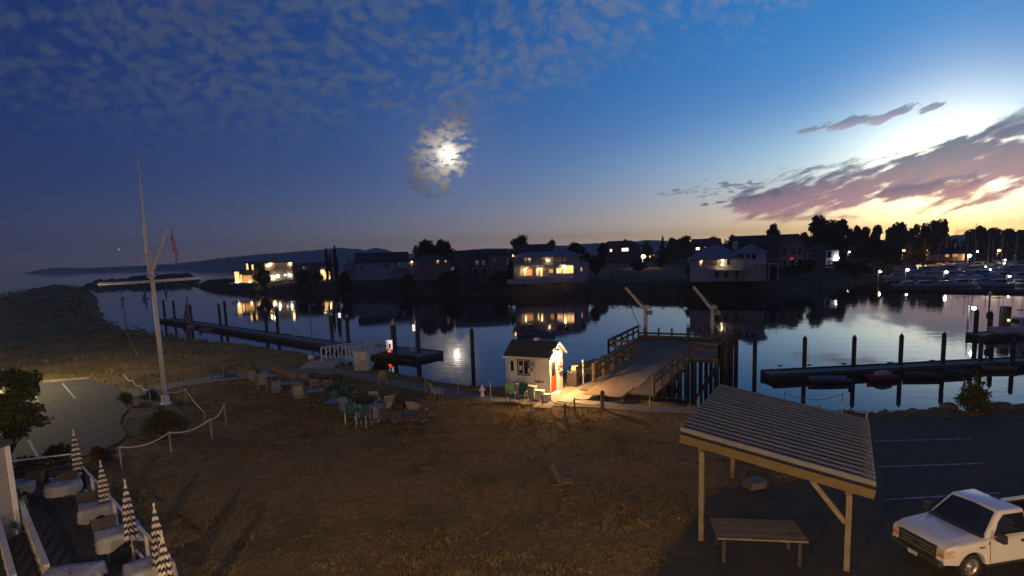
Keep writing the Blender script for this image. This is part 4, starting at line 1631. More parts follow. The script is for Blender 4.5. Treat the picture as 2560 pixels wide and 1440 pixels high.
def floating_dock(label, p, q, width, nsec, group=None, deck='dock'):
    """floats joined end to end from p to q, each with its planked deck"""
    t = thing('floating_dock', label, 'dock', (p.x, p.y, WL), 0, group)
    o = Vector((p.x, p.y, WL))
    d = (q - p)
    L = d.length
    d.normalize()
    a = math.atan2(d.y, d.x)
    for i in range(nsec):
        s0, s1 = L * i / nsec + 0.04, L * (i + 1) / nsec - 0.04
        c = p + d * ((s0 + s1) / 2) - o
        fl_ = MB().box((c.x, c.y, 0.10), (s1 - s0, width, 0.70), a).build('float', Mt['pile'], t)
        MB().box((c.x, c.y, 0.49), (s1 - s0, width + 0.06, 0.08), a).build('deck', Mt[deck], t)
        m = MB()
        for s_ in (-1, 1):
            n = Vector((-d.y, d.x, 0)) * (s_ * (width / 2 - 0.10))
            m = MB().bar(p + d * s0 - o + n + Vector((0, 0, 0.095)), p + d * s1 - o + n + Vector((0, 0, 0.095)), 0.14, 0.12)
            m.build('bull_rail', Mt['wood'], t)
    return t


def pile(label, x, ytop, ywater, r=0.20, cap=None, group=None, z=WL):
    b0 = gp(x, ywater, z)
    t = thing('pile', label, 'pile', b0, 0, group)
    h = up_at(b0, ytop) - z
    MB().tube([(0, 0, -3.5), (0, 0, h)], r, 12).build('shaft', Mt['pile'], t, False)
    if cap:
        MB().lathe([(r * 1.12, 0), (r * 1.12, 0.06), (0.02, r * 2.2)], (0, 0, h), 12).build('cap', Mt[cap], t)
    else:
        MB().lathe([(r, 0), (0.02, r * 1.5)], (0, 0, h), 12).build('cap', Mt['pile'], t)
    return t


la, lb, lc_ = gp(414, 797, DZ), gp(830, 860, DZ), gp(1075, 887, DZ)
floating_dock('long floating dock running out to the harbour mouth', la, lb, 2.6, 12)
floating_dock('wide end float where the gangway lands', lb + (lb - la).normalized() * 0.3, lc_, 4.6, 4)
for x, yt, yw in ((413, 752, 801), (438, 754, 804), (480, 764, 812), (552, 762, 820), (567, 755, 822)):
    pile('dark timber pile at the outer end of the long dock', x, yt, yw, 0.24, None, 'dark piles of the long dock')
for x, yt, yw in ((668, 776, 838), (696, 771, 843), (832, 788, 862), (872, 793, 866)):
    pile('pile with a pale cone cap along the long dock', x, yt, yw, 0.26, 'white_dirty', 'capped piles of the long dock')
pile('thick capped pile beside the lit white dock cabinet', 987, 812, 893, 0.36, 'white_dirty')
pile('dark pile at the right end of the gangway float', 1047, 812, 893, 0.27)
pile('tall dark pile standing alone left of the hut', 1184, 826, 945, 0.20)


def dock_lamp(label, x, ytop, ybase, lit=None, arm=True):
    b0 = gp(x, ybase, DZ)
    t = thing('dock_lamp', label, 'lamp post', b0)
    h = up_at(b0, ytop) - DZ
    MB().tube([(0, 0, 0), (0, 0, h)], 0.07, 8, 0.05).build('pole', Mt['grey'], t)
    if arm:
        MB().tube([(0, 0, h), (0.35, 0, h + 0.15), (0.65, 0, h + 0.05)], 0.04, 6).build('arm', Mt['grey'], t)
        MB().lathe([(0.05, 0.1), (0.16, 0.02), (0.16, -0.06)], (0.7, 0, h), 8).build('shade', Mt['grey'], t)
    if lit:
        zl = up_at(b0, lit[1]) - DZ
        zh = up_at(b0, lit[0]) - DZ
        MB().box((-0.12, -0.12, (zl + zh) / 2), (0.32, 0.06, zh - zl)).build('lit_panel', GLOW['panel'], t)
    return t


dock_lamp('thin dock lamp with curled arm on the long dock', 780, 762, 855)
dock_lamp('thin grey pole with two lit signs on the long dock', 857, 756, 866, (782, 794), False)
t = dock_lamp('tall thin pole with one lit pinkish panel by the end float', 1041, 768, 890, (811, 827), False)
b0 = gp(857, 866, DZ)
# lit cabinet on the float
cb = gp(976, 884, DZ)
t = thing('dock_cabinet', 'lit white cabinet with red lamp on the gangway float', 'cabinet', cb)
MB().box((0, 0, 0.9), (0.85, 0.6, 1.8)).build('body', Mt['white'], t)
MB().box((0, -0.32, 1.15), (0.7, 0.04, 1.1)).build('lit_panel', GLOW['panel'], t)
MB().box((0.05, -0.36, 1.0), (0.22, 0.04, 0.6)).build('dial', Mt['dark'], t)
MB().box((-0.05, -0.36, 0.38), (0.22, 0.06, 0.16)).build('red_lamp', GLOW['red'], t)
t = thing('dock_box', 'pale green dock box on the gangway float', 'box', gp(1038, 880, DZ), 0.1)
MB().box((0, 0, 0.3), (1.2, 0.6, 0.6)).build('body', mat('pale_green_box', (0.40, 0.48, 0.44), 0.6), t)
MB().box((0, 0, 0.64), (1.26, 0.66, 0.08), top=(0.95, 0.85)).build('lid', Mt['white_dirty'], t)
t = thing('power_pedestal', 'white power pedestal on the gangway float', 'pedestal', gp(1005, 870, DZ))
MB().box((0, 0, 0.5), (0.25, 0.25, 1.0), top=(0.8, 0.8)).build('body', Mt['white'], t)
MB().lathe([(0.14, 0), (0.10, 0.15), (0.02, 0.2)], (0, 0, 1.0), 8).build('cap', Mt['white'], t)
t = thing('power_pedestal', 'small white pedestal midway on the long dock', 'pedestal', gp(735, 842, DZ))
MB().box((0, 0, 0.5), (0.28, 0.25, 1.1), top=(0.8, 0.8)).build('body', Mt['white'], t)
MB().lathe([(0.15, 0), (0.10, 0.15), (0.02, 0.2)], (0, 0, 1.0), 8).build('cap', Mt['white'], t)

# gangway
g0, g1 = gp(836, 906, 0.1), gp(962, 872, DZ + 0.15)
gang = thing('gangway', 'white aluminium truss gangway sloping from shore to the float', 'gangway', g0)
gd = (g1 - g0)
gs = Vector((gd.y, -gd.x, 0)).normalized() * 1.0
MB().bar(Vector((0, 0, 0)), gd, 1.9, 0.12).build('walkway', Mt['grey'], gang)
WALU = mat('white_aluminium', (0.62, 0.62, 0.64), 0.5, 0.12, 3)
for s_ in (-1, 1):
    o_ = gs * s_
    MB().bar(o_ + Vector((0, 0, 1.25)), gd + o_ + Vector((0, 0, 1.25)), 0.10, 0.12).build('top_chord', WALU, gang)
    MB().bar(o_ + Vector((0, 0, 0.06)), gd + o_ + Vector((0, 0, 0.06)), 0.12, 0.20).build('bottom_chord', WALU, gang)
    N = 18
    for i in range(N + 1):
        p = gd * (i / N) + o_
        MB().bar(p + Vector((0, 0, 0.1)), p + Vector((0, 0, 1.2)), 0.09, 0.07).build('upright', WALU, gang)
    for i in range(0, N, 2):
        p, q = gd * (i / N) + o_, gd * ((i + 2) / N) + o_
        MB().bar(p + Vector((0, 0, 0.15)), q + Vector((0, 0, 1.2)), 0.05, 0.05).build('diagonal', WALU, gang)
MB().box((-0.8, -0.9, -0.05), (3.2, 2.6, 0.3), math.atan2(gd.y, gd.x)).build('abutment', Mt['concrete'], gang)
t = thing('utility_cabinet', 'large blank white cabinet at the gangway foot', 'cabinet', gp(907, 925), R(-8))
MB().box((0, 0, 0.70), (1.05, 0.7, 1.4)).build('body', Mt['white_dirty'], t)
MB().box((0, 0, 1.43), (1.12, 0.78, 0.06), top=(0.95, 0.9)).build('lid', Mt['white_dirty'], t)
MB().box((0.3, -0.365, 0.8), (0.05, 0.03, 0.2)).build('handle', Mt['metal'], t)
t = thing('dock_sign', 'small white notice on a post at the gangway foot', 'sign', gp(779, 916))
MB().tube([(0, 0, -0.1), (0, 0, 0.9)], 0.04, 6).build('post', Mt['grey'], t)
MB().box((0, -0.05, 0.75), (0.42, 0.03, 0.32)).build('board', Mt['white_dirty'], t)
t = thing('tarpaulin', 'blue tarpaulin heap beside the shore path', 'tarp', gp(557, 944))
m = MB().lathe([(0.9, 0), (0.85, 0.12), (0.5, 0.30), (0.15, 0.36), (0.02, 0.30)], n=11, sx=1.3, sy=0.6)
m.build('cover', mat('blue_tarp', (0.02, 0.06, 0.14), 0.5, 0.3, 3, 0.6), t)
MB().tube([(-1.1, -0.3, 0.05), (0.0, -0.45, 0.22), (1.1, -0.25, 0.05)], 0.015, 5).build('lashing', Mt['rope'], t)


# ------------------------------------------------------------------ boats
def hull_mesh(L, B, H, tran=0.8, n=12, sheer=0.25):
    """open hull: bow at +x; returns outer skin with thickness"""
    out, fs = [], []
    rows = []
    for i in range(n + 1):
        t = i / n
        x = -L / 2 + L * t
        wv = (1 - max(0, (t - 0.45) / 0.55) ** 2.1) * (tran + (1 - tran) * min(1, t / 0.4))
        top = H + sheer * H * max(0, (t - 0.3) / 0.7) ** 2
        keel = 0.0 if t < 0.75 else H * 0.75 * ((t - 0.75) / 0.25) ** 2
        b2 = B / 2 * max(wv, 0.02)
        rows.append([(x, -b2, top), (x, -b2 * 0.86, keel + (top - keel) * 0.35), (x, -b2 * 0.40, keel), (x, b2 * 0.40, keel), (x, b2 * 0.86, keel + (top - keel) * 0.35), (x, b2, top),
                     (x, b2 * 0.90, top), (x, b2 * 0.72, keel + 0.10), (x, -b2 * 0.72, keel + 0.10), (x, -b2 * 0.90, top)])
    m = MB()
    k = 10
    for r_ in rows:
        out += r_
    for i in range(n):
        for j in range(k):
            j2 = (j + 1) % k
            fs.append((i * k + j, (i + 1) * k + j, (i + 1) * k + j2, i * k + j2))
    fs.append(tuple(range(k)))
    fs.append(tuple(range(n * k + k - 1, n * k - 1, -1)))
    return m.add(out, fs)


def dinghy(label, x, y, rz, L, col, extra=None, zoff=-0.10):
    b0 = gp(x, y, WL)
    t = thing('dinghy', label, 'dinghy', (b0.x, b0.y, WL + zoff), rz)
    hull_mesh(L, L * 0.40, 0.55, 0.82).build('hull', col, t, True)
    for q in (-0.25, 0.08):
        MB().box((L * q, 0, 0.40), (0.24, L * 0.34, 0.04)).build('thwart', Mt['wood'], t)
    if extra == 'motor':
        MB().box((-L / 2 - 0.10, 0, 0.80), (0.30, 0.26, 0.42), top=(0.8, 0.8)).build('outboard', Mt['dark'], t)
        MB().box((-L / 2 - 0.12, 0, 0.32), (0.12, 0.10, 0.70)).build('outboard_leg', Mt['dark'], t)
    if extra == 'cover':
        MB().lathe([(L * 0.30, 0.50), (L * 0.26, 0.78), (L * 0.10, 0.95), (0.02, 0.97)], (-L * 0.06, 0, 0), 12, 1.15, 0.62).build('cover', Mt['canvas'], t, True)
    if extra == 'oars':
        for s_ in (-1, 1):
            MB().tube([(-L * 0.35, s_ * 0.2, 0.50), (L * 0.38, s_ * 0.25, 0.62)], 0.022, 6).build('oar', Mt['pine'], t)
    return t


# right-hand dock with its piles and dinghies
ra, rb = gp(1916, 934, DZ), gp(2760, 890, DZ)
floating_dock('straight floating dock with dinghies beyond the car park', ra, rb, 2.3, 9)
pile('lone dark pile standing off the pier corner', 1886, 848, 945, 0.19)
for x, yt, yw in ((2010, 846, 934), (2133, 844, 930), (2250, 840, 926), (2356, 836, 922), (2449, 846, 917)):
    pile('dark pointed pile holding the dinghy dock', x, yt, yw, 0.19, None, 'piles of the dinghy dock')
pile('short dark pile beside the pale dinghy', 2476, 868, 916, 0.19)
pile('dark pile at the dinghy dock beyond the pale boat', 2530, 850, 916, 0.19)
HG = mat('grey_hull', (0.34, 0.36, 0.36), 0.4, 0.2, 3)
HWt = mat('white_hull', (0.60, 0.60, 0.61), 0.35, 0.15, 2)
HR_ = mat('red_hull', (0.42, 0.09, 0.05), 0.4, 0.2, 3)
HB = mat('dark_hull', (0.07, 0.075, 0.08), 0.4, 0.2, 3)
dinghy('long grey rowing boat with outboard at the dinghy dock', 2072, 956, R(176), 3.5, HG, 'motor')
dinghy('red dinghy with a white cover at the dinghy dock', 2203, 950, R(182), 2.6, HR_, 'cover')
dinghy('dark inflatable looking dinghy at the dinghy dock', 2302, 945, R(172), 3.0, HB, 'oars')
dinghy('dark dinghy with raised outboard at the dinghy dock', 2390, 938, R(188), 2.6, HB, 'motor')
dinghy('pale tan dinghy at the inner end of the dinghy dock', 2493, 926, R(176), 2.9, mat('tan_hull', (0.34, 0.28, 0.18), 0.45), 'oars')
dinghy('white dinghy tied to the long left dock', 492, 818, R(10), 3.4, HWt, 'oars')
dinghy('grey dinghy tied to the long left dock', 522, 826, R(-5), 3.2, HG, 'motor')
# cleats on the dinghy dock
for i, (x, y) in enumerate(((1950, 918), (2022, 916), (2110, 913), (2225, 910), (2330, 905))):
    c_ = gp(x, y, DZ)
    t = thing('cleat', 'small dark cleat on the dinghy dock edge', 'cleat', (c_.x, c_.y, DZ + 0.06), 0, 'cleats on the dinghy dock')
    MB().box((0, 0, 0.10), (0.50, 0.09, 0.08)).build('horn', Mt['dark'], t)
    MB().box((0, 0, 0.03), (0.18, 0.12, 0.08)).build('foot', Mt['dark'], t)

# mooring dock with a motor boat at the right edge
ma_, mb_ = gp(2440, 838, DZ), gp(2760, 812, DZ)
floating_dock('dark mooring dock with a work boat past the dinghy dock', ma_, mb_, 2.6, 4)
pile('dark pile at the tip of the mooring dock', 2438, 778, 842, 0.26)
pile('second dark pile on the mooring dock', 2474, 784, 836, 0.26)
t = thing('mooring_lamp', 'slim post with small pale lamp on the mooring dock', 'lamp post', gp(2469, 826, DZ))
zl = up_at(t.location, 738) - DZ
MB().tube([(0, 0, 0), (0, 0, zl)], 0.09, 8).build('pole', Mt['dark'], t)
MB().lathe([(0.2, 0), (0.2, 0.35), (0.08, 0.5)], (0, 0, zl), 10).build('head', Mt['white'], t)
MB().box((0, 0, zl * 0.42), (0.34, 0.34, 0.7)).build('box', Mt['dark'], t)
t = thing('fuel_tank', 'dark upright cylinder tank with orange light on the mooring dock', 'tank', gp(2511, 818, DZ))
MB().lathe([(0.62, 0), (0.62, 2.6), (0.55, 2.75), (0.02, 2.8)], n=16).build('shell', mat('purple_grey', (0.06, 0.055, 0.06), 0.5), t)
MB().lathe([(0.02, -0.09), (0.10, 0), (0.02, 0.09)], (-0.1, -0.72, 1.0), 8).build('light', GLOW['sodium'], t)
MB().tube([(-0.1, -0.60, 1.0), (-0.1, -0.70, 1.0)], 0.04, 6).build('bracket', Mt['dark'], t)
t = thing('work_boat', 'pale work boat moored on the far right dock', 'boat', gp(2545, 842, WL), R(175))
hull_mesh(7.0, 2.4, 1.1, 0.9).build('hull', HWt, t, True)
cb_ = MB().box((-0.6, 0, 1.75), (2.0, 1.7, 1.4), top=(0.85, 0.85)).build('cabin', HWt, t)
for s_ in (-1, 1):
    MB().box((-0.6, s_ * 0.83, 1.95), (1.3, 0.03, 0.5)).build('window', Mt['glass'], cb_)
MB().box((0.44, 0, 1.95), (0.04, 1.2, 0.5)).build('window', Mt['glass'], cb_)
MB().tube([(-0.6, 0, 2.4), (-0.6, 0, 4.2)], 0.06, 8).build('mast', Mt['dark'], t)
MB().box((-0.6, 0, 3.3), (1.5, 0.5, 0.10)).build('spreader', Mt['dark'], t)

# two little sailing boats and the orange one by the long dock
def little_sail(label, x, y, H, hullm, sailm, rz=0.3):
    b0 = gp(x, y, WL)
    t = thing('sailing_dinghy', label, 'sailboat', (b0.x, b0.y, WL - 0.1), rz)
    L = H * 0.55
    hull_mesh(L, L * 0.38, L * 0.16, 0.7).build('hull', hullm, t, True)
    MB().tube([(L * 0.12, 0, L * 0.1), (L * 0.12, 0, H)], 0.012 * H, 6).build('mast', Mt['white_dirty'], t)
    MB().add([(L * 0.10, -0.02, L * 0.22), (-L * 0.45, -0.12, L * 0.24), (-L * 0.2, -0.16, H * 0.45), (L * 0.08, -0.02, H * 0.97), (L * 0.10, 0.02, L * 0.22), (-L * 0.45, -0.08, L * 0.24), (-L * 0.2, -0.12, H * 0.45), (L * 0.08, 0.02, H * 0.97)],
             [(0, 1, 2, 3), (7, 6, 5, 4), (0, 4, 5, 1), (1, 5, 6, 2), (2, 6, 7, 3), (3, 7, 4, 0)]).build('sail', sailm, t)
    return t


little_sail('white sailing dinghy near the flagpole yard end', 364, 747, 4.6, HWt, Mt['canvas'], 0.5)
little_sail('smaller white sailing dinghy off the long dock end', 415, 731, 4.6, HWt, Mt['canvas'], -0.4)
little_sail('orange hulled sailing boat at the outer end of the long dock', 471, 812, 6.2, mat('orange_hull', (0.50, 0.10, 0.03), 0.5), mat('faded_sail', (0.42, 0.24, 0.22), 0.9), 1.2)
# channel marker poles
for x, yt, yw, lab in ((314, 742, 806, 'thin pale channel marker stake near the left shore'), (303, 728, 748, 'distant thin pole by the breakwater root')):
    b0 = gp(x, yw, WL)
    t = thing('marker_stake', lab, 'marker', b0)
    h = up_at(b0, yt) - WL
    MB().tube([(0, 0, -2), (0, 0, h)], 0.10, 6).build('shaft', Mt['grey'], t)
    MB().box((0, -0.12, h - 0.5), (0.8, 0.05, 0.8)).build('board', Mt['white_dirty'], t)

# ------------------------------------------------------------------ timber shelter with the ribbed metal roof
qa_, qb_ = gp(1700, 1085, 3.3), gp(2190, 1218, 2.5)
qc_, qd_ = gp(1797, 965, 3.3), gp(2172, 1058, 2.5)
du = Vector(((qb_ - qa_).x + (qd_ - qc_).x, (qb_ - qa_).y + (qd_ - qc_).y, 0))
LU = du.length / 2
du.normalize()
dv = Vector((-du.y, du.x, 0))
LV = 0.5 * ((qc_ - qa_).dot(dv) + (qd_ - qb_).dot(dv))
ctr = (qa_ + qb_ + qc_ + qd_) / 4
shl = thing('shelter', 'open timber shelter with sloping ribbed metal roof by the car park', 'shelter', (ctr.x, ctr.y, 0), math.atan2(du.y, du.x))
ZH, ZL_ = 3.3, 2.5


def rz_at(u):
    return ZH + (ZL_ - ZH) * (u + LU / 2) / LU


ROOFM = mat('ribbed_metal', (0.125, 0.13, 0.14), 0.6, 0.25, 1.5, 0.05, 0.1, stretch=(0.3, 2.0, 1.0))
NS = 6
for k_ in range(NS):
    v0, v1 = -LV / 2 + LV * k_ / NS, -LV / 2 + LV * (k_ + 1) / NS
    m = MB()
    prof = []
    nr = 3
    for r_ in range(nr):
        c0 = v0 + (v1 - v0) * r_ / nr
        stp = (v1 - v0) / nr
        prof += [(c0 + 0.01, 0.0), (c0 + stp * 0.42, 0.0), (c0 + stp * 0.50, 0.12), (c0 + stp * 0.82, 0.12), (c0 + stp * 0.90, 0.0)]
    prof.append((v1 - 0.005, 0.0))
    vs_, fs = [], []
    for u, z in ((-LU / 2, rz_at(-LU / 2)), (LU / 2, rz_at(LU / 2))):
        for lay in (0.0, -0.02):
            vs_ += [(u, v, z + h + lay) for v, h in prof]
    n = len(prof)
    for i in range(n - 1):
        fs.append((i, i + 1, 2 * n + i + 1, 2 * n + i))
        fs.append((n + i + 1, n + i, 3 * n + i, 3 * n + i + 1))
        fs.append((i + 1, i, n + i, n + i + 1))
        fs.append((2 * n + i, 2 * n + i + 1, 3 * n + i + 1, 3 * n + i))
    m.add(vs_, fs).build('roof_sheet', ROOFM, shl)
for v, nm in ((-LV / 2 + 0.02, 'fascia'), (LV / 2 - 0.02, 'fascia')):
    MB().bar((-LU / 2 + 0.02, v, ZH - 0.16), (LU / 2 - 0.02, v, ZL_ - 0.16), 0.05, 0.24).build(nm, Mt['pine'], shl)
for u in (-LU / 2 + 0.06, LU / 2 - 0.06):
    MB().bar((u, -LV / 2 + 0.06, rz_at(u) - 0.15), (u, LV / 2 - 0.06, rz_at(u) - 0.15), 0.05, 0.22).build('fascia', Mt['pine'], shl)
for i in range(1, 8):
    v = -LV / 2 + LV * i / 8
    MB().bar((-LU / 2 + 0.12, v, ZH - 0.14), (LU / 2 - 0.12, v, ZL_ - 0.14), 0.05, 0.16).build('rafter', Mt['pine'], shl)
uu, vv = LU / 2 - 0.55, LV / 2 - 0.40
for su in (-1, 1):
    MB().bar((su * uu, -LV / 2 + 0.15, rz_at(su * uu) - 0.34), (su * uu, LV / 2 - 0.15, rz_at(su * uu) - 0.34), 0.10, 0.22).build('beam', Mt['pine'], shl)
    for sv in (-1, 1):
        ztop = rz_at(su * uu) - 0.45
        MB().bar((su * uu, sv * vv, -0.2), (su * uu, sv * vv, ztop), 0.13, 0.13).build('post', Mt['pine_grey'], shl)
        if su < 0:
            continue
        MB().bar((su * uu - su * 0.85, sv * vv, ztop + 0.18), (su * uu - su * 0.07, sv * vv, ztop - 0.80), 0.09, 0.12).build('brace', Mt['pine_grey'], shl)
# plank table under it
tc_ = gp(1892, 1326, 0.78)
tb_ = thing('plank_table', 'long plank topped work table under the shelter', 'table', (tc_.x, tc_.y, 0.06), R(-9))
for i in range(6):
    MB().box((0, -0.50 + i * 0.2, 0.74 + RNG.uniform(-0.003, 0.003)), (2.25, 0.19, 0.045)).build('board', Mt['pine_grey'], tb_)
for sx2 in (-0.95, 0.95):
    for sy2 in (-0.45, 0.45):
        MB().box((sx2, sy2, 0.355), (0.09, 0.09, 0.71)).build('leg', Mt['dark'], tb_)
    MB().bar((sx2, -0.56, 0.66), (sx2, 0.56, 0.66), 0.05, 0.10).build('crosspiece', Mt['dark'], tb_)
t = thing('tub', 'small dark square tub on the grass behind the shelter post', 'tub', gp(1886, 1222), 0.3)
TUB = mat('old_tub', (0.10, 0.10, 0.105), 0.7, 0.2, 3)
MB().box((0, 0, 0.15), (0.62, 0.45, 0.3), top=(1.1, 1.1)).build('body', TUB, t)
MB().box((0, 0, 0.32), (0.73, 0.54, 0.04)).build('rim', TUB, t)
# low white posts at the grass edge
for x, y, lab in ((2104, 1036, 'short white stake on the bank behind the shelter roof'), (2166, 1054, 'short white stake where the bank meets the car park')):
    t = thing('stake', lab, 'stake', gp(x, y))
    MB().tube([(0, 0, -0.1), (0, 0, 0.55)], 0.035, 6).build('shaft', Mt['white_dirty'], t)
    MB().lathe([(0.045, 0), (0.02, 0.04)], (0, 0, 0.55), 6).build('cap', Mt['white_dirty'], t)
shrub('bush', 'tall feathery bush on the bank by the dinghy dock', gp(2432, 1026), 0.95, 0.8, 1.45, 3600, 0.065, 'green', 41, spiky=True)
for i, (x, y, s_) in enumerate(((2372, 1020, 0.42), (2510, 1022, 0.5), (2552, 1020, 0.36), (2462, 1024, 0.3))):
    rock(['pointed boulder left of the feathery bush', 'low dark boulder on the bank right of the feathery bush', 'boulder at the bank edge past the feathery bush', 'small stone at the feathery bush foot'][i], gp(x, y), (s_, s_ * 0.8, s_ * 0.7), 50 + i)
# sagging cable along the bank
t = thing('bank_rope', 'dark rope sagging between stakes along the bank', 'rope', gp(1960, 1022))
pts = [gp(1960, 1022), gp(2000, 1023), gp(2105, 1025)]
m = MB()
for p in pts[::2]:
    q = p - Vector(t.location)
    MB().tube([q, q + Vector((0, 0, 0.9))], 0.03, 6).build('stake', Mt['grey'], t)
m.tube(swag(pts[0] - Vector(t.location) + Vector((0, 0, 0.85)), pts[2] - Vector(t.location) + Vector((0, 0, 0.85)), 0.35, 14), 0.016, 5).build('line', Mt['rope_dark'], t)

# ------------------------------------------------------------------ white pickup truck
tp = gp(2436, 1456)
TR = R(11)
truck = thing('pickup_truck', 'white two door pickup truck parked beside the shelter', 'truck', (tp.x, tp.y, 0.066), TR)
PAINT = mat('white_car_paint', (0.70, 0.70, 0.71), 0.30, 0.03, 1.5, coat=0.5)
BLACK = Mt['dark']


def arch(cx, r_, n=10):
    return [(cx + r_ * math.cos(PI - PI * i / n), 0.40 + r_ * math.sin(PI - PI * i / n) * 0.98) for i in range(n + 1)]


XF, XR, WR = -0.10, 2.98, 0.385       # axles and wheel radius; x = 0 near the front wheel, front towards -x


def extrude_y(m, outline, y0, y1, zs=None):
    n = len(outline)
    out = [(x, y0, z) for x, z in outline] + [(x, y1, z) for x, z in outline]
    m.add(out, [tuple(range(n - 1, -1, -1)), tuple(range(n, 2 * n))] + [(i, (i + 1) % n, n + (i + 1) % n, n + i) for i in range(n)])
    return m


def bevel(o, w_, seg=2, ang=40):
    b_ = o.modifiers.new('bevel', 'BEVEL')
    b_.width = w_
    b_.segments = seg
    b_.limit_method = 'ANGLE'
    b_.angle_limit = R(ang)
    o.data.polygons.foreach_set('use_smooth', [True] * len(o.data.polygons))
    return o


YN, YF = 0.0, 1.98                    # near side at y = 0
# front body: fenders, hood, cowl and door panels
front = [(-0.98, 0.52)] + [(XF - 0.47, 0.50)] + arch(XF, 0.47)[1:-1] + [(XF + 0.47, 0.42), (1.98, 0.42), (1.98, 1.20), (0.42, 1.20), (0.30, 1.165), (-0.55, 1.10), (-0.90, 1.02), (-0.98, 0.94)]
m = MB()
n = len(front)
cols = [(YN, 1.0), (YN + 0.10, 1.0), (YF - 0.10, 1.0), (YF, 1.0)]
vs_, fs = [], []
for j, (yy, _) in enumerate(cols):
    for x, z in front:
        nose = 0.0
        edge_ = j in (0, 3)
        zz = z - (0.035 if edge_ and z > 0.9 else 0.0)
        if x < -0.5 and edge_:
            yy2 = yy + (0.10 if j == 0 else -0.10) * ((-0.5 - x) / 0.48)
        else:
            yy2 = yy
        vs_.append((x + (0.07 if edge_ and x < -0.8 else 0.0), yy2, zz))
for j in range(3):
    for i in range(n):
        k2 = (i + 1) % n
        fs.append((j * n + i, j * n + k2, (j + 1) * n + k2, (j + 1) * n + i))
fs.append(tuple(range(n - 1, -1, -1)))
fs.append(tuple(range(3 * n, 4 * n)))
bd = bevel(m.add(vs_, fs).build('body', PAINT, truck), 0.035, 3, 35)
# hood bulge
hb = MB().add([(-0.86, 0.28, 1.03), (0.28, 0.22, 1.165), (0.28, 1.76, 1.165), (-0.86, 1.70, 1.03), (-0.76, 0.40, 1.075), (0.26, 0.36, 1.205), (0.26, 1.62, 1.205), (-0.76, 1.58, 1.075)],
              [(4, 5, 6, 7), (0, 1, 5, 4), (1, 2, 6, 5), (2, 3, 7, 6), (3, 0, 4, 7)]).build('hood', PAINT, truck)
bevel(hb, 0.03, 2, 15)
truck.scale = (0.85, 0.85, 0.85)
# load bed
side = [(2.02, 0.46)] + [(XR - 0.47, 0.46)] + arch(XR, 0.47)[1:-1] + [(XR + 0.47, 0.46), (4.28, 0.52), (4.28, 1.28), (2.02, 1.28)]
bed_o = None
for y0, y1 in ((YN, YN + 0.13), (YF - 0.13, YF)):
    bevel(extrude_y(MB(), side, y0, y1).build('bed_side', PAINT, truck), 0.025, 2)
MB().span(2.02, 2.09, 0.132, YF - 0.132, 0.55, 1.28).build('bed_front', PAINT, truck)
tg = MB().span(4.20, 4.28, 0.132, YF - 0.132, 0.60, 1.27).build('tailgate', PAINT, truck)
MB().span(2.092, 4.198, 0.132, YF - 0.132, 0.62, 0.70).build('bed_floor', BLACK, truck)
for y0 in (0.132, YF - 0.132 - 0.02):
    MB().span(2.10, 4.19, y0, y0 + 0.02, 0.71, 1.22).build('bed_liner', BLACK, truck)
# cab
zb, zt_ = 1.19, 1.88
cabv = [(0.36, 0.045, zb), (1.98, 0.045, zb), (1.98, YF - 0.045, zb), (0.36, YF - 0.045, zb), (1.02, 0.24, zt_ - 0.01), (1.86, 0.22, zt_), (1.86, YF - 0.22, zt_), (1.02, YF - 0.24, zt_ - 0.01)]
cab = bevel(MB().add(cabv, [(3, 2, 1, 0), (4, 5, 6, 7), (0, 1, 5, 4), (1, 2, 6, 5), (2, 3, 7, 6), (3, 0, 4, 7)]).build('cab', PAINT, truck), 0.07, 3, 20)


def lerp3(a, b_, t):
    return Vector(a).lerp(Vector(b_), t)


def pane_on(name, c00, c10, c11, c01, pts, off, parent, material=None):
    """glass on a face given by its corners; pts in face coordinates"""
    P0 = []
    nrm = (Vector(c10) - Vector(c00)).cross(Vector(c01) - Vector(c00)).normalized()
    for s, t in pts:
        p = lerp3(lerp3(c00, c10, s), lerp3(c01, c11, s), t)
        P0.append(p)
    k = len(P0)
    m_ = MB()
    m_.add([p + nrm * off for p in P0] + [p - nrm * 0.01 for p in P0], [tuple(range(k)), tuple(range(2 * k - 1, k - 1, -1))] + [(i, k + i, k + (i + 1) % k, (i + 1) % k) for i in range(k)])
    return m_.build(name, material or Mt['glass'], parent)


c = cabv
pane_on('windshield', c[0], c[3], c[7], c[4], [(0.05, 0.03), (0.95, 0.03), (0.93, 0.90), (0.5, 0.94), (0.07, 0.90)], -0.012, cab)
pane_on('side_window', c[0], c[1], c[5], c[4], [(0.16, 0.06), (0.90, 0.06), (0.92, 0.84), (0.20, 0.84), (0.12, 0.60)], 0.012, cab)
pane_on('side_window', c[3], c[2], c[6], c[7], [(0.16, 0.06), (0.90, 0.06), (0.92, 0.84), (0.20, 0.84)], -0.012, cab)
pane_on('rear_window', c[1], c[2], c[6], c[5], [(0.10, 0.25), (0.90, 0.25), (0.86, 0.85), (0.14, 0.85)], 0.012, cab)
MB().box((1.80, 0.99, zt_ + 0.002), (0.08, 0.3, 0.03), top=(0.6, 0.8)).build('brake_light', BLACK, cab)
MB().add([(0.30, 0.12, 1.205), (0.46, 0.12, 1.262), (0.46, 1.86, 1.262), (0.30, 1.86, 1.205), (0.30, 0.12, 1.17), (0.46, 0.12, 1.17), (0.46, 1.86, 1.17), (0.30, 1.86, 1.17)],
         [(0, 1, 2, 3), (0, 4, 5, 1), (1, 5, 6, 2), (2, 6, 7, 3), (3, 7, 4, 0)]).build('cowl', BLACK, truck)
for y0 in (0.50, 1.20):
    MB().bar((0.45, y0, 1.275), (0.62, y0 + 0.45, 1.47), 0.018, 0.014).build('wiper', BLACK, truck)
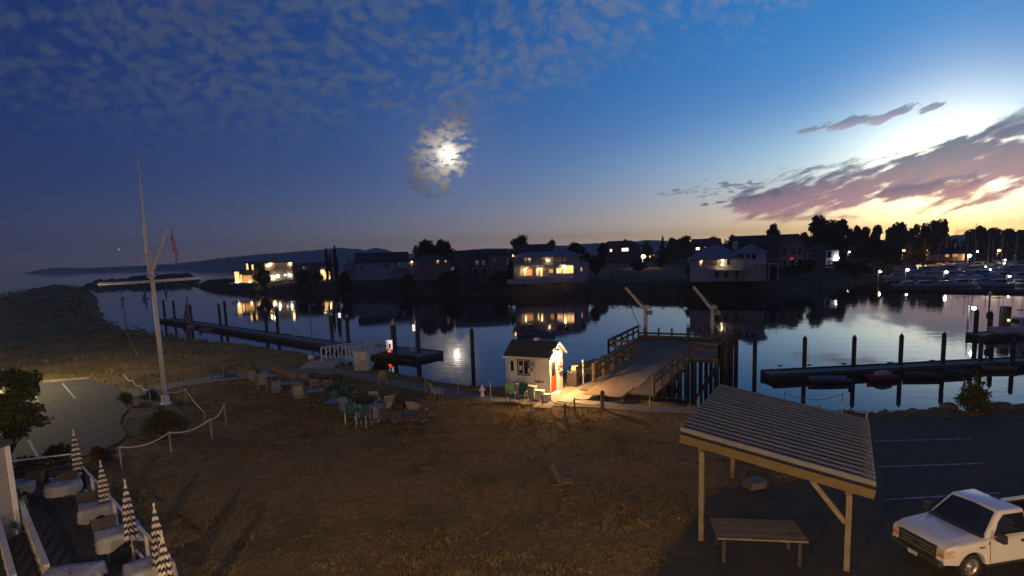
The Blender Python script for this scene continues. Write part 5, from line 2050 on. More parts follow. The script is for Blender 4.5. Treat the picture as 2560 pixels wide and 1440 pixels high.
for z0 in (0.70, 0.80, 0.90):
    MB().span(-1.03, -1.021, 0.40, 1.58, z0 - 0.015, z0 + 0.015).build('grille_bar', Mt['metal'], truck)
MB().box((-1.03, 0.99, 0.80), (0.02, 0.24, 0.10)).build('emblem', Mt['dark'], truck)
MB().span(-1.152, -1.142, 0.83, 1.15, 0.45, 0.57).build('number_plate', Mt['white_dirty'], truck)
# door shut lines, handle, mirror, trim
dl = MB()
door = MB().add([(0.52, -0.004, 0.50), (1.80, -0.004, 0.50), (1.86, -0.004, 1.12), (0.46, -0.004, 1.12), (0.52, 0.006, 0.50), (1.80, 0.006, 0.50), (1.86, 0.006, 1.12), (0.46, 0.006, 1.12)],
                [(0, 1, 2, 3), (0, 4, 5, 1), (1, 5, 6, 2), (2, 6, 7, 3), (3, 7, 4, 0)]).build('door', PAINT, truck)
MB().span(1.56, 1.76, -0.035, -0.006, 0.98, 1.06).build('handle', BLACK, door)
mir = MB().box((0.62, -0.20, 1.28), (0.14, 0.24, 0.24), top=(0.8, 0.9)).build('mirror', BLACK, door)
MB().bar((0.66, 0.0, 1.18), (0.64, -0.10, 1.22), 0.07, 0.09).build('mirror_arm', BLACK, mir)
MB().box((0.60, YF + 0.18, 1.28), (0.14, 0.24, 0.24), top=(0.8, 0.9)).build('mirror', BLACK, truck)
for x_ in (0.455, 1.875):
    MB().bar((x_ + (0.06 if x_ < 1 else -0.06), -0.003, 0.47), (x_, -0.003, 1.14), 0.014, 0.012, (0, 1, 0)).build('shut_line', BLACK, truck)
MB().bar((1.997, -0.002, 0.46), (1.997, -0.002, 1.18), 0.02, 0.012, (0, 1, 0)).build('shut_line', BLACK, truck)
MB().span(0.12, 0.30, -0.008, 0.0, 0.94, 0.975).build('badge', Mt['metal'], truck)
MB().span(0.42, 1.96, 0.05, 0.12, 0.30, 0.41).build('sill', BLACK, truck)
# front: grille, bumper, lamps
MB().span(-1.02, -0.93, 0.36, 1.62, 0.62, 0.98).build('grille', BLACK, truck)
bevel(MB().span(-1.14, -0.88, 0.12, 1.86, 0.42, 0.60).build('bumper', BLACK, truck), 0.05)
bevel(MB().span(4.29, 4.42, 0.15, 1.83, 0.48, 0.66).build('rear_bumper', Mt['metal'], truck), 0.03)
HL = mat('headlight_glass', (0.55, 0.45, 0.35), 0.15, 0.2, 9)
for y0, y1, ys in ((0.055, 0.36, 0.03), (1.62, 1.925, 0)):
    h_ = MB().add([(-0.985, y0 + 0.05, 0.70), (-0.985, y1, 0.70), (-0.985, y1, 0.95), (-0.985, y0 + 0.05, 0.95), (-0.70, y0 - 0.035, 0.74), (-0.70, y1, 0.72), (-0.70, y1, 0.99), (-0.72, y0 - 0.035, 0.94)] if y0 < 1 else
                  [(-0.985, y0, 0.70), (-0.985, y1 - 0.05, 0.70), (-0.985, y1 - 0.05, 0.95), (-0.985, y0, 0.95), (-0.70, y0, 0.72), (-0.70, y1 + 0.035, 0.74), (-0.72, y1 + 0.035, 0.94), (-0.70, y0, 0.99)],
                  [(0, 3, 2, 1), (4, 5, 6, 7), (0, 1, 5, 4), (1, 2, 6, 5), (2, 3, 7, 6), (3, 0, 4, 7)]).build('headlight', HL, truck)
    MB().span(-0.995, -0.986, y0 + 0.08, y1 - 0.06, 0.73, 0.80).build('indicator', mat('amber_lens', (0.5, 0.16, 0.02), 0.3), h_)
for y0 in (0.02, YF - 0.16):
    MB().span(4.281, 4.30, y0, y0 + 0.13, 0.85, 1.22).build('tail_light', mat('tail_lens', (0.35, 0.01, 0.01), 0.3), truck)
# wheels
RIM = mat('steel_rim', (0.42, 0.41, 0.39), 0.35, 0.12, 6, 0, 0.7)


def wheel(x, y, s_):
    prof = [(WR - 0.13, -0.11), (WR - 0.02, -0.12), (WR, -0.08), (WR, 0.08), (WR - 0.02, 0.12), (WR - 0.13, 0.11)]
    n_ = 24
    def ring(profile):
        out, fs_ = [], []
        for j in range(n_):
            t_ = 2 * PI * j / n_
            for r_, w_ in profile:
                out.append((math.cos(t_) * r_, w_, math.sin(t_) * r_))
        k_ = len(profile)
        for j in range(n_):
            for i in range(k_ - 1):
                a_ = j * k_ + i
                b_ = ((j + 1) % n_) * k_ + i
                fs_.append((a_, b_, b_ + 1, a_ + 1))
        return out, fs_
    m_ = MB().add(*ring(prof + [prof[0]]))
    wh = m_.build('wheel', Mt['rubber'], truck, True, loc=(x, y, WR))
    o_ = s_ * -0.085
    rimp = [(0.0, o_ * 1.15), (0.075, o_ * 1.15), (0.08, o_ * 0.8), (0.17, o_ * 0.55), (0.215, o_ * 1.0), (WR - 0.125, o_ * 1.25), (WR - 0.125, -o_)]
    MB().add(*ring(rimp)).build('rim', RIM, wh, True)
    for q in range(6):
        t_ = 2 * PI * q / 6
        MB().lathe([(0.024, -0.005), (0.024, 0.005)], (0, 0, 0), 8).build('vent_hole', BLACK, wh).location = (math.cos(t_) * 0.165, o_ * 0.72, math.sin(t_) * 0.165)
    for ch_ in [x_ for x_ in wh.children]:
        if ch_.name.startswith('vent_hole'):
            ch_.rotation_euler = (PI / 2, 0, 0)
    return wh


for x_ in (XF, XR):
    wheel(x_, 0.13, 1)
    wheel(x_, YF - 0.13, -1)

# ------------------------------------------------------------------ patio with railing, parasols and covered tables
PT = 0.25
patio = tag(sheet('patio', [(18, 1215), (190, 1192), (212, 1228), (262, 1288), (325, 1368), (440, 1490), (-100, 1560), (-100, 1235)], PT, mat('patio_boards', (0.045, 0.035, 0.028), 0.8, 0.3, 2, 0.4, stretch=(1, 6, 1))), kind='structure')


def railing(label, pts, h=1.0, gap=1.7):
    b0 = gp(*pts[0], PT)
    t = thing('railing', label, 'railing', b0)
    P0 = [gp(*p, PT) - b0 for p in pts]
    for a, b_ in zip(P0, P0[1:]):
        L = (b_ - a).length
        n_ = max(1, round(L / gap))
        for i in range(n_ + 1):
            p = a.lerp(b_, i / n_)
            MB().bar(p - Vector((0, 0, 0.2)), p + Vector((0, 0, h)), 0.07, 0.07).build('post', Mt['white'], t)
        for z in (h, 0.12):
            MB().bar(a + Vector((0, 0, z)), b_ + Vector((0, 0, z)), 0.06, 0.05).build('rail', Mt['white'], t)
        for z in (0.35, 0.57, 0.79):
            MB().tube([a + Vector((0, 0, z)), b_ + Vector((0, 0, z))], 0.006, 4).build('wire', Mt['metal'], t)
    return t


railing('white wire railing across the far end of the patio', [(20, 1218), (190, 1196)])
railing('long white wire railing along the lawn side of the patio', [(196, 1198), (214, 1232), (264, 1292), (328, 1372), (430, 1480)])


def umbrella():
    t = thing('parasol', 'closed navy and white striped parasol by the patio railing', 'parasol', (0, 0, 0), 0, 'closed striped parasols along the patio')
    MB().lathe([(0.24, 0), (0.24, 0.05), (0.06, 0.08), (0.05, 0.3)], n=12).build('base', Mt['dark'], t)
    MB().tube([(0, 0, 0.05), (0, 0, 2.75)], 0.022, 8).build('pole', Mt['white_dirty'], t)
    nz_, nr_ = 34, 16
    vs_, fs, mi = [], [], []
    for i in range(nz_ + 1):
        tt = i / nz_
        z = 2.66 - 1.75 * tt
        r_ = 0.035 + 0.13 * math.sin(min(1.0, tt * 1.12) * PI * 0.62) + (0.03 if tt > 0.86 else 0)
        for j in range(nr_):
            f_ = 1.0 if j % 2 == 0 else 0.45
            a = 2 * PI * j / nr_ + tt * 0.5
            vs_.append((math.cos(a) * r_ * f_, math.sin(a) * r_ * f_, z - (0.055 if j % 2 == 0 else 0.0)))
    for i in range(nz_):
        for j in range(nr_):
            k2 = (j + 1) % nr_
            fs.append((i * nr_ + j, (i + 1) * nr_ + j, (i + 1) * nr_ + k2, i * nr_ + k2))
            mi.append((i // 2) % 2)
    o = MB().add(vs_, fs).build('canopy', Mt['canvas'], t)
    o.data.materials.append(Mt['navy'])
    o.data.polygons.foreach_set('material_index', mi)
    MB().lathe([(0.02, 0), (0.035, 0.05), (0.01, 0.12)], (0, 0, 2.72), 8).build('finial', Mt['white_dirty'], t)
    return t


U = remember(umbrella())
for i, (x, y, s_) in enumerate(((203, 1234, 0.86), (270, 1312, 0.76), (336, 1408, 0.86), (410, 1490, 0.86), (432, 1590, 0.86))):
    o = U if i == 0 else copy_tree(U)
    o.location = gp(x, y, PT)
    o.rotation_euler = (0, 0, i * 1.1)
    o.scale = (0.92, 0.92, s_)
    o['label'] = ['closed striped parasol at the railing corner by the round table', 'shorter closed striped parasol beside the square pale table', 'closed striped parasol beside the wide pale table',
                  'closed striped parasol beside the pale table nearest the building', 'closed striped parasol last along the patio railing'][i]


def covered_table(label, x, y, w_, d_, round_, rz):
    """table with its cloth; x, y is the middle of the top in the photograph"""
    c_ = gp(x, y, PT + 0.76)
    t = thing('patio_table', label.replace('cloth covered ', '').replace('white ', 'dark '), 'table', (c_.x, c_.y, PT), rz)
    t['label'] = label
    if round_:
        MB().lathe([(w_ / 2, 0.72), (w_ / 2, 0.75)], n=20).build('tabletop', Mt['dark'], t)
    else:
        MB().box((0, 0, 0.735), (w_, d_, 0.03)).build('tabletop', Mt['dark'], t)
    for sx2, sy2 in ((-1, -1), (1, -1), (1, 1), (-1, 1)):
        MB().tube([(sx2 * w_ * 0.3, sy2 * d_ * 0.3, 0), (sx2 * w_ * 0.3, sy2 * d_ * 0.3, 0.72)], 0.02, 6).build('leg', Mt['dark'], t)
    m_ = MB()
    n_ = 40
    out, fs_ = [], []
    r2 = random.Random(int(x * 7 + y))
    for lev, (k_, z) in enumerate(((0.0, 0.765), (0.55, 0.765), (1.0, 0.763), (1.04, 0.70), (1.10, 0.45))):
        for j in range(n_):
            a = 2 * PI * j / n_
            if round_:
                px_, py_ = math.cos(a) * w_ / 2, math.sin(a) * w_ / 2
            else:
                ca, sa = math.cos(a), math.sin(a)
                q = 1 / max(abs(ca), abs(sa))
                px_, py_ = ca * q * w_ / 2, sa * q * d_ / 2
            wav = 0.05 * math.sin(j * 1.9) + 0.03 * math.sin(j * 0.9 + 1)
            kk = k_ * (1 + (wav if lev == 4 else 0))
            zz = z + (0.10 * math.sin(a * 4 + 0.6) if lev == 4 and not round_ else 0.0)
            if lev < 2:
                zz += 0.012 * math.sin(j * 2.1 + lev)
            out.append((px_ * kk, py_ * kk, zz))
    for l_ in range(4):
        for j in range(n_):
            k2 = (j + 1) % n_
            fs_.append((l_ * n_ + j, (l_ + 1) * n_ + j, (l_ + 1) * n_ + k2, l_ * n_ + k2))
    cl_ = m_.add(out, fs_).build('tablecloth', Mt['cloth'], None, True, loc=(c_.x, c_.y, PT), rz=rz)
    tag(cl_, label.replace('table', 'tablecloth').replace('cloth covered ', 'draped '), 'tablecloth')
    t['label'] = 'dark table frame under the ' + label.replace('cloth covered ', '').replace('table ', 'cloth ')
    return t


covered_table('round white cloth covered table in the patio corner', 156, 1208, 0.98, 0.98, True, 0.0)
covered_table('square white cloth covered table by the building wall', 56, 1204, 0.72, 0.72, False, 0.35)
covered_table('square pale cloth covered table beside the shorter parasol', 238, 1262, 0.85, 0.85, False, 0.6)
covered_table('wide pale cloth covered table by the patio railing', 296, 1325, 1.05, 0.85, False, 0.7)
covered_table('pale cloth covered table nearest the building', 372, 1408, 0.95, 0.85, False, 0.75)
covered_table('pale cloth covered table in the middle of the patio', 170, 1432, 1.2, 0.9, False, 0.2)
pc = remember(chair('patio_chair', CH['dark'][0], Mt['dark'], Mt['dark']))
PCL = ['black patio chair left of the round table', 'black patio chair before the round table', 'black patio chair between the square table and wall', 'black patio chair at the table by the second parasol', 'black patio chair near the third parasol table']
for i, (x, y, a) in enumerate(((112, 1240, 60), (160, 1262, 10), (84, 1258, 20), (222, 1318, 30), (270, 1392, 40))):
    o = pc if i == 0 else copy_tree(pc)
    o.location, o.rotation_euler = gp(x, y, PT), (0, 0, R(a))
    o['label'] = PCL[i]

# ------------------------------------------------------------------ the building the camera is on, and its wing at the left edge
e0, e1 = gp(52, 1330, PT), None
STUC = mat('grey_wall', (0.30, 0.30, 0.29), 0.85, 0.1, 1.2, 0.2)
wing = thing('building_wing', 'pale grey building wing standing beside the patio', 'building', (e0.x, e0.y, 0))
MB().span(-9.0, 0.0, -6.0, 0.0, -0.1, 3.1).build('wall', STUC, wing)
MB().span(-9.1, 0.06, -6.2, 0.10, 3.1, 3.24).build('roof', Mt['shingle'], wing)
wn = MB().span(0.002, 0.05, -4.2, -2.9, 0.9, 2.3).build('window', Mt['white'], wing)
MB().span(0.052, 0.06, -4.1, -3.0, 1.0, 2.2).build('pane', GLOW['dim'], wn)
tr_ = MB().span(0.003, 0.05, -0.16, -0.01, 0.0, 3.08)
tr_.build('trim_board', Mt['white'], wing)
# white ramp rails running towards the camera from the wing
rp0, rp1 = gp(28, 1318, PT), gp(86, 1500, PT)
t = thing('ramp_rail', 'white boarded ramp parapet below the grey wing', 'parapet', rp0)
dr = rp1 - rp0
sd = Vector((dr.y, -dr.x, 0)).normalized()
for k_ in (-0.32, 0.32):
    MB().bar(sd * k_ + Vector((0, 0, 0.75)), dr + sd * k_ + Vector((0, 0, 0.75)), 0.13, 0.10).build('cap_rail', Mt['white_dirty'], t)
    for i in range(8):
        p = dr * (i / 7) + sd * k_
        MB().bar(p - Vector((0, 0, 0.2)), p + Vector((0, 0, 0.7)), 0.10, 0.10).build('post', Mt['white_dirty'], t)
    MB().bar(sd * k_ + Vector((0, 0, 0.15)), dr + sd * k_ + Vector((0, 0, 0.15)), 0.06, 0.12).build('rail', Mt['white_dirty'], t)

# restaurant facade under the camera: its lit windows light the near lawn and show in the truck's glass
fac = thing('restaurant_building', 'long two storey building the view is taken from with lit ground floor windows', 'building', (4, -1.2, 0))
SID = mat('siding', (0.42, 0.40, 0.37), 0.8, 0.1, 2)
MB().span(-14, 22, -9, 0, -0.1, 7.9).build('wall', SID, fac)
MB().span(-14.6, 22.6, -9.6, 0.55, 7.9, 8.12).build('roof', Mt['shingle'], fac)
WING = glow_mat('dining_window', (1.0, 0.60, 0.27), 2.2)
for i, x in enumerate((2.5, 6.0, 12.5, 16.5)):
    f_ = MB().span(x - 1.1, x + 1.1, 0.003, 0.08, 0.9, 2.5).build('window', Mt['white'], fac)
    for q in (-1, 1):
        MB().span(x + q * 0.53 - 0.47, x + q * 0.53 + 0.47, 0.082, 0.09, 1.0, 2.4).build('pane', WING, f_)
for x in (16.6, 19.0, 21.0):
    f_ = MB().span(x - 0.8, x + 0.8, 0.003, 0.08, 3.3, 4.7).build('window', Mt['white'], fac)
    MB().span(x - 0.7, x + 0.7, 0.082, 0.09, 3.4, 4.6).build('pane', WING, f_)

# ------------------------------------------------------------------ houses on the far bank
def siding(name, col):
    return mat(name, col, 0.85, 0.10, 0.8)


SD = {
    'cream': siding('cream_siding', (0.42, 0.34, 0.24)),
    'pale': siding('pale_siding', (0.74, 0.76, 0.78)),
    'bluegrey': siding('blue_grey_siding', (0.62, 0.65, 0.70)),
    'brown': siding('brown_siding', (0.42, 0.31, 0.24)),
    'tan': siding('tan_siding', (0.42, 0.35, 0.28)),
    'red': siding('red_brown_siding', (0.20, 0.10, 0.075)),
    'teal': siding('teal_siding', (0.16, 0.23, 0.26)),
    'white': siding('white_siding', (0.72, 0.72, 0.70)),
    'darkbrown': siding('dark_siding', (0.22, 0.175, 0.15)),
}
RFM = {
    'dark': mat('dark_roof', (0.040, 0.042, 0.048), 0.9, 0.3, 1.5, 0.3),
    'blue': mat('blue_grey_roof', (0.28, 0.31, 0.35), 0.85, 0.2, 1.5, 0.3),
    'brown': mat('brown_roof', (0.075, 0.055, 0.045), 0.9, 0.3, 1.5, 0.3),
}


class House:
    """parts in local coordinates: x to the right along the front, y away from the viewer"""
    def __init__(s, label, x0, x1, ybase, z0=0.5, yaw=0.0, name='house', dist=None):
        xm = (x0 + x1) / 2
        b0 = gp(xm, ybase, z0) if dist is None else at(xm, ybase, dist)
        if dist is not None:
            b0.z = z0
        s.z0 = z0
        face = math.atan2(-b0.x, b0.y) * 0.75
        s.k = b0.y / F_PX                          # metres per photo pixel here
        s.W = (x1 - x0) * s.k
        s.xm = xm
        s.b = b0
        s.t = thing(name, label, 'house', b0, face + yaw)

    def X(s, px):
        return (px - s.xm) * s.k

    def Z(s, py):
        return up_at(s.b, py) - s.z0

    def wall(s, x0, x1, y0, y1, z0, z1, m, name='wall'):
        return MB().span(x0, x1, y0, y1, z0 - 0.4 if z0 == 0 else z0, z1).build(name, SD[m], s.t)

    def hip(s, x0, x1, y0, y1, z, h, m, ov=0.5, inset=None):
        x0, x1, y0, y1 = x0 - ov, x1 + ov, y0 - ov, y1 + ov
        w, d = x1 - x0, y1 - y0
        i = inset if inset is not None else min(w, d) / 2
        ym = (y0 + y1) / 2
        if w >= d:
            rg = [(x0 + i, ym), (x1 - i, ym)]
        else:
            rg = [((x0 + x1) / 2, y0 + i), ((x0 + x1) / 2, y1 - i)]
        v = [(x0, y0, z), (x1, y0, z), (x1, y1, z), (x0, y1, z), (rg[0][0], rg[0][1], z + h), (rg[1][0], rg[1][1], z + h),
             (x0, y0, z - 0.18), (x1, y0, z - 0.18), (x1, y1, z - 0.18), (x0, y1, z - 0.18)]
        if w >= d:
            f = [(0, 1, 5, 4), (1, 2, 5), (2, 3, 4, 5), (3, 0, 4)]
        else:
            f = [(0, 1, 4), (1, 2, 5, 4), (2, 3, 5), (3, 0, 4, 5)]
        f += [(6, 7, 1, 0), (7, 8, 2, 1), (8, 9, 3, 2), (9, 6, 0, 3), (9, 8, 7, 6)]
        return MB().add(v, f).build('roof', RFM[m], s.t)

    def gable(s, x0, x1, y0, y1, z, h, m, wallm, axis='x', ov=0.4):
        """ridge along axis; fills the gable ends"""
        t = 0.2
        if axis == 'x':
            ym = (y0 + y1) / 2
            k = h / ((y1 - y0) / 2)
            v = []
            for x in (x0 - ov, x1 + ov):
                v += [(x, y0 - ov, z - ov * k), (x, ym, z + h), (x, y1 + ov, z - ov * k), (x, y1 + ov, z - ov * k + t), (x, ym, z + h + t), (x, y0 - ov, z - ov * k + t)]
            g1 = [(x0, y0, z), (x0, y1, z), (x0, ym, z + h - 0.02), (x1, y0, z), (x1, y1, z), (x1, ym, z + h - 0.02)]
            gf = [(0, 2, 1), (3, 4, 5), (0, 3, 5, 2), (1, 2, 5, 4)]
        else:
            xm = (x0 + x1) / 2
            k = h / ((x1 - x0) / 2)
            v = []
            for y in (y0 - ov, y1 + ov):
                v += [(x0 - ov, y, z - ov * k), (xm, y, z + h), (x1 + ov, y, z - ov * k), (x1 + ov, y, z - ov * k + t), (xm, y, z + h + t), (x0 - ov, y, z - ov * k + t)]
            g1 = [(x0, y0, z), (x1, y0, z), (xm, y0, z + h - 0.02), (x0, y1, z), (x1, y1, z), (xm, y1, z + h - 0.02)]
            gf = [(0, 1, 2), (4, 3, 5), (0, 2, 5, 3), (1, 4, 5, 2)]
        f = [(0, 1, 7, 6), (1, 2, 8, 7), (2, 3, 9, 8), (3, 4, 10, 9), (4, 5, 11, 10), (5, 0, 6, 11), (5, 4, 1, 0), (4, 3, 2, 1), (6, 7, 10, 11), (7, 8, 9, 10)]
        o = MB().add(v, f).build('roof', RFM[m], s.t)
        MB().add(g1, gf).build('gable_end', SD[wallm], s.t)
        return o

    def flat(s, x0, x1, y0, y1, z, m='dark', ov=0.5):
        return MB().span(x0 - ov, x1 + ov, y0 - ov, y1 + ov, z, z + 0.3).build('roof', RFM[m], s.t)

    def win(s, x0, x1, z0, z1, y=0.0, lit=None, mull=0):
        f = MB()
        f.span(x0 - 0.1, x1 + 0.1, y - 0.07, y - 0.005, z0 - 0.1, z0).span(x0 - 0.1, x1 + 0.1, y - 0.07, y - 0.005, z1, z1 + 0.1)
        f.span(x0 - 0.1, x0, y - 0.07, y - 0.005, z0, z1).span(x1, x1 + 0.1, y - 0.07, y - 0.005, z0, z1)
        for i in range(mull):
            xm = x0 + (x1 - x0) * (i + 1) / (mull + 1)
            f.span(xm - 0.05, xm + 0.05, y - 0.06, y - 0.036, z0, z1)
        o = f.build('window', SD['white'], s.t)
        MB().span(x0, x1, y - 0.035, y - 0.006, z0, z1).build('pane', GLOW[lit] if lit else Mt['glass'], o)
        return o

    def pwin(s, px0, px1, py0, py1, y=0.0, lit=None, mull=0):
        return s.win(s.X(px0), s.X(px1), s.Z(py1), s.Z(py0), y, lit, mull)

    def deck(s, x0, x1, y0, z, posts, rail_=True, y1=0.0):
        d = MB().span(x0, x1, y0, y1 - 0.01, z - 0.22, z).build('deck', SD['white'], s.t)
        for i in range(posts):
            x = x0 + 0.12 + (x1 - x0 - 0.24) * i / max(1, posts - 1)
            MB().span(x - 0.1, x + 0.1, y0 + 0.03, y0 + 0.23, -0.3, z - 0.222).build('deck_post', SD['white'], s.t)
        if rail_:
            r_ = MB().bar((x0, y0 + 0.08, z + 1.0), (x1, y0 + 0.08, z + 1.0), 0.08, 0.07).build('deck_rail', SD['white'], d)
            n = max(2, int((x1 - x0) / 1.4))
            for i in range(n + 1):
                x = x0 + 0.05 + (x1 - x0 - 0.1) * i / n
                MB().span(x - 0.035, x + 0.035, y0 + 0.05, y0 + 0.12, z, z + 0.97).build('baluster', SD['white'], d)
        return d

    def sconce(s, x, z, y=-0.25, watts=60, r_=0.12, col=(1.0, 0.55, 0.20), mat_='bulb'):
        o = MB().lathe([(0.02, -r_), (r_ * 0.8, -r_ * 0.5), (r_, 0), (r_ * 0.8, r_ * 0.5), (0.02, r_)], (x, y, z), 8).build('wall_lamp', GLOW[mat_], s.t)
        MB().box((x, y / 2 - 0.01, z + r_), (0.1, abs(y) - 0.04, 0.05)).build('bracket', Mt['dark'], o)
        if watts:
            point_light('lamp_light', (x, y - 0.1, z), watts, col, 0.1, s.t)
        return o


# 1 the modern house with all its lamps on, at the point
h = House('modern flat roofed house with many warm lamps on the point', 596, 772, 704)
X, Z = h.X, h.Z
h.wall(X(667), X(731), 0, 9, 0, Z(657), 'cream')
h.flat(X(664), X(733), 0, 9, Z(657))
h.wall(X(624), X(666.5), 1.2, 9, 0, Z(655), 'darkbrown')
h.flat(X(620), X(667), 1.0, 9.2, Z(654))
h.wall(X(598), X(640), -2.5, 1.15, 0, Z(675), 'darkbrown')
h.flat(X(594), X(642), -3.0, 1.1, Z(674.5))
h.wall(X(731.3), X(772), 1.5, 8, 0, Z(663), 'cream')
h.flat(X(731), X(775), 1.3, 8.2, Z(662.5), ov=0.3)
h.pwin(599, 609, 676, 703, -2.5, 'hot')
h.pwin(611, 615, 684, 702, -2.5, 'hot')
h.pwin(617, 637, 686, 703, -2.5, 'warm', 2)
h.pwin(624, 628, 657, 672, 1.2, 'hot')
h.pwin(636, 640, 660, 676, 1.2, 'hot')
h.pwin(642, 660, 685, 700, 1.2, 'warm', 1)
h.pwin(678, 688, 688, 700, 0, 'hot')
h.pwin(692, 698, 687, 694, 0, 'cool')
h.pwin(710, 714, 686, 691, 0, 'cool')
h.pwin(738, 744, 664, 677, 1.5, None)
h.pwin(754, 762, 667, 678, 1.5, None)
for px, py, wt_ in ((674, 664, 60), (680, 660, 90), (726, 660, 110)):
    h.sconce(X(px), Z(py), -0.35, wt_, 0.28)
for px, py in ((683, 694), (695, 691), (723, 689)):
    h.sconce(X(px), Z(py), -0.5, 14, 0.34, (1, 0.8, 0.55), 'white')
h.sconce(X(648), Z(695), 0.6, 20, 0.30, (1, 0.8, 0.55), 'white')
h.sconce(X(604), Z(700), -3.4, 90, 0.25)
h.sconce(X(632), Z(701), -3.4, 60, 0.22)
MB().span(X(590), X(650), -7.5, -2.6, -0.3, 0.18).build('terrace', SD['white'], h.t)
# 2 low house with a lit patio
h = House('low dark house with one glowing patio corner', 772, 832, 702)
X, Z = h.X, h.Z
h.wall(X(774), X(800), 3, 10, 0, Z(666), 'darkbrown')
h.wall(X(800.2), X(832), 4.5, 10, 0, Z(672), 'cream')
h.hip(X(740), X(836), 3, 11, Z(665), 1.5, 'dark', 0.6)
h.pwin(806, 826, 680, 699, 4.5, 'hot', 2)
h.sconce(X(806), Z(679), 4.0, 160, 0.25)
h.sconce(X(820), Z(686), 3.4, 70, 0.2)
# 3 + 4 pale house with the big dark gable roof
h = House('long pale house with big dark gable roof', 866, 1022, 699)
X, Z = h.X, h.Z
ez = Z(655)
h.wall(X(893), X(1020), 0, 11, 0, ez, 'pale')
h.gable(X(893), X(1020), 0, 11, ez, Z(632) - ez, 'dark', 'pale', 'x', 0.5)
h.wall(X(862), X(892.8), 2.5, 9, 0, Z(664), 'white')
h.gable(X(862), X(892.8), 2.5, 9, Z(664), 2.0, 'dark', 'white', 'y', 0.3)
for a in (866, 874, 884):
    h.pwin(a, a + 4, 668, 682, 2.5)
h.pwin(960, 964, 660, 672)
h.pwin(968, 972, 660, 672)
h.pwin(988, 1000, 658, 668, 0, None, 1)
h.pwin(904, 910, 664, 672)
h.deck(X(984), X(1071), -4.0, Z(671), 5)
# 5 brown hip roof house
h = House('pinkish brown hip roofed house behind a white deck', 1012, 1130, 696, dist=205)
X, Z = h.X, h.Z
h.wall(X(1022), X(1128), 0, 12, 0, Z(649), 'brown')
h.hip(X(1022), X(1128), 0, 12, Z(649), Z(636) - Z(649), 'dark', 0.6)
h.wall(X(1026), X(1060), -2.0, -0.01, 0, Z(652), 'tan')
for a in (1036, 1046, 1056):
    h.pwin(a, a + 5, 655, 668, -2.0)
h.pwin(1072, 1078, 652, 660)
h.pwin(1092, 1099, 650, 660)
h.pwin(1113, 1118, 652, 657, 0, 'dim')
h.pwin(1076, 1084, 676, 684)
h.sconce(X(1033), Z(653), -2.35, 1, 0.12)
# 6 brown house with low gables
h = House('brown house with long dark ridge and gabled porch', 1132, 1270, 696)
X, Z = h.X, h.Z
h.wall(X(1136), X(1222), 1.5, 11, 0, Z(643), 'darkbrown')
h.wall(X(1222.3), X(1268), -1.0, 10, 0, Z(642), 'brown')
h.gable(X(1136), X(1268), 1.0, 11, Z(643), Z(626) - Z(643), 'dark', 'brown', 'x', 0.6)
h.wall(X(1146), X(1178), -1.2, 1.49, 0, Z(648), 'darkbrown')
h.gable(X(1146), X(1178), -1.2, 2.5, Z(648), 1.8, 'dark', 'darkbrown', 'y', 0.4)
h.pwin(1155, 1165, 645, 660, -1.2, None, 1)
h.pwin(1160, 1172, 674, 688, -1.2, None, 1)
h.pwin(1236, 1243, 642, 655, -1.0)
h.pwin(1236, 1243, 668, 680, -1.0)
h.pwin(1190, 1198, 652, 664, 1.5)
h.pwin(1206, 1214, 652, 664, 1.5)
h.deck(X(1182), X(1220), -1.0, Z(670), 3, True, 1.5)
# 7 big blue grey house, ground floor lit
h = House('large grey two storey house with brightly lit ground floor', 1282, 1462, 701)
X, Z = h.X, h.Z
h.wall(X(1286), X(1450), 0, 12, 0, Z(641), 'bluegrey')
h.hip(X(1284), X(1452), -0.5, 12, Z(641), Z(617) - Z(641), 'blue', 0.7)
h.gable(X(1290), X(1382), 3.0, 11, Z(624), Z(610) - Z(624), 'dark', 'bluegrey', 'x', 0.4)
h.wall(X(1384), X(1436), -2.2, -0.01, 0, Z(662), 'bluegrey')
h.wall(X(1450.4), X(1472), 3, 10, 0, Z(664), 'bluegrey')
h.hip(X(1450), X(1474), 3, 10, Z(664), 1.6, 'blue', 0.5)
for a, b_, l_ in ((1303, 1306, 'warm'), (1309, 1316, 'hot'), (1318, 1332, 'warm'), (1342, 1346, 'hot')):
    h.pwin(a, b_, 671, 687, 0, l_, 1 if b_ - a > 9 else 0)
h.pwin(1350, 1356, 673, 690, 0, 'hot')
h.pwin(1374, 1383, 673, 682, 0, 'warm', 1)
h.pwin(1391, 1404, 671, 683, -2.2, 'hot', 1)
h.pwin(1407, 1432, 665, 684, -2.2, 'hot', 2)
for a in (1300, 1312, 1322):
    h.pwin(a, a + 7, 643, 656)
h.pwin(1392, 1404, 642, 654, 0, None, 1)
h.pwin(1410, 1418, 642, 654)
h.pwin(1368, 1372, 649, 654, 0, 'warm')
h.pwin(1453, 1457, 672, 681, 3, 'warm')
h.sconce(X(1371), Z(651), -0.35, 3, 0.14)
h.sconce(X(1410), Z(668), -2.6, 170, 0.22)
h.sconce(X(1312), Z(672), -0.8, 60, 0.16)
h.sconce(X(1352), Z(672), -0.6, 30, 0.15)
h.sconce(X(1285), Z(636), -0.9, 2, 0.13, (1, 0.35, 0.1), 'sodium')
h.deck(X(1290), X(1392), -2.0, Z(660), 6, True)
tw = MB().span(X(1272), X(1370), -9.0, -8.7, -0.4, 1.0).build('terrace_wall', SD['white'], h.t)
MB().span(X(1371), X(1462), -7.0, -6.7, -0.4, 0.9).build('terrace_wall', SD['bluegrey'], h.t)
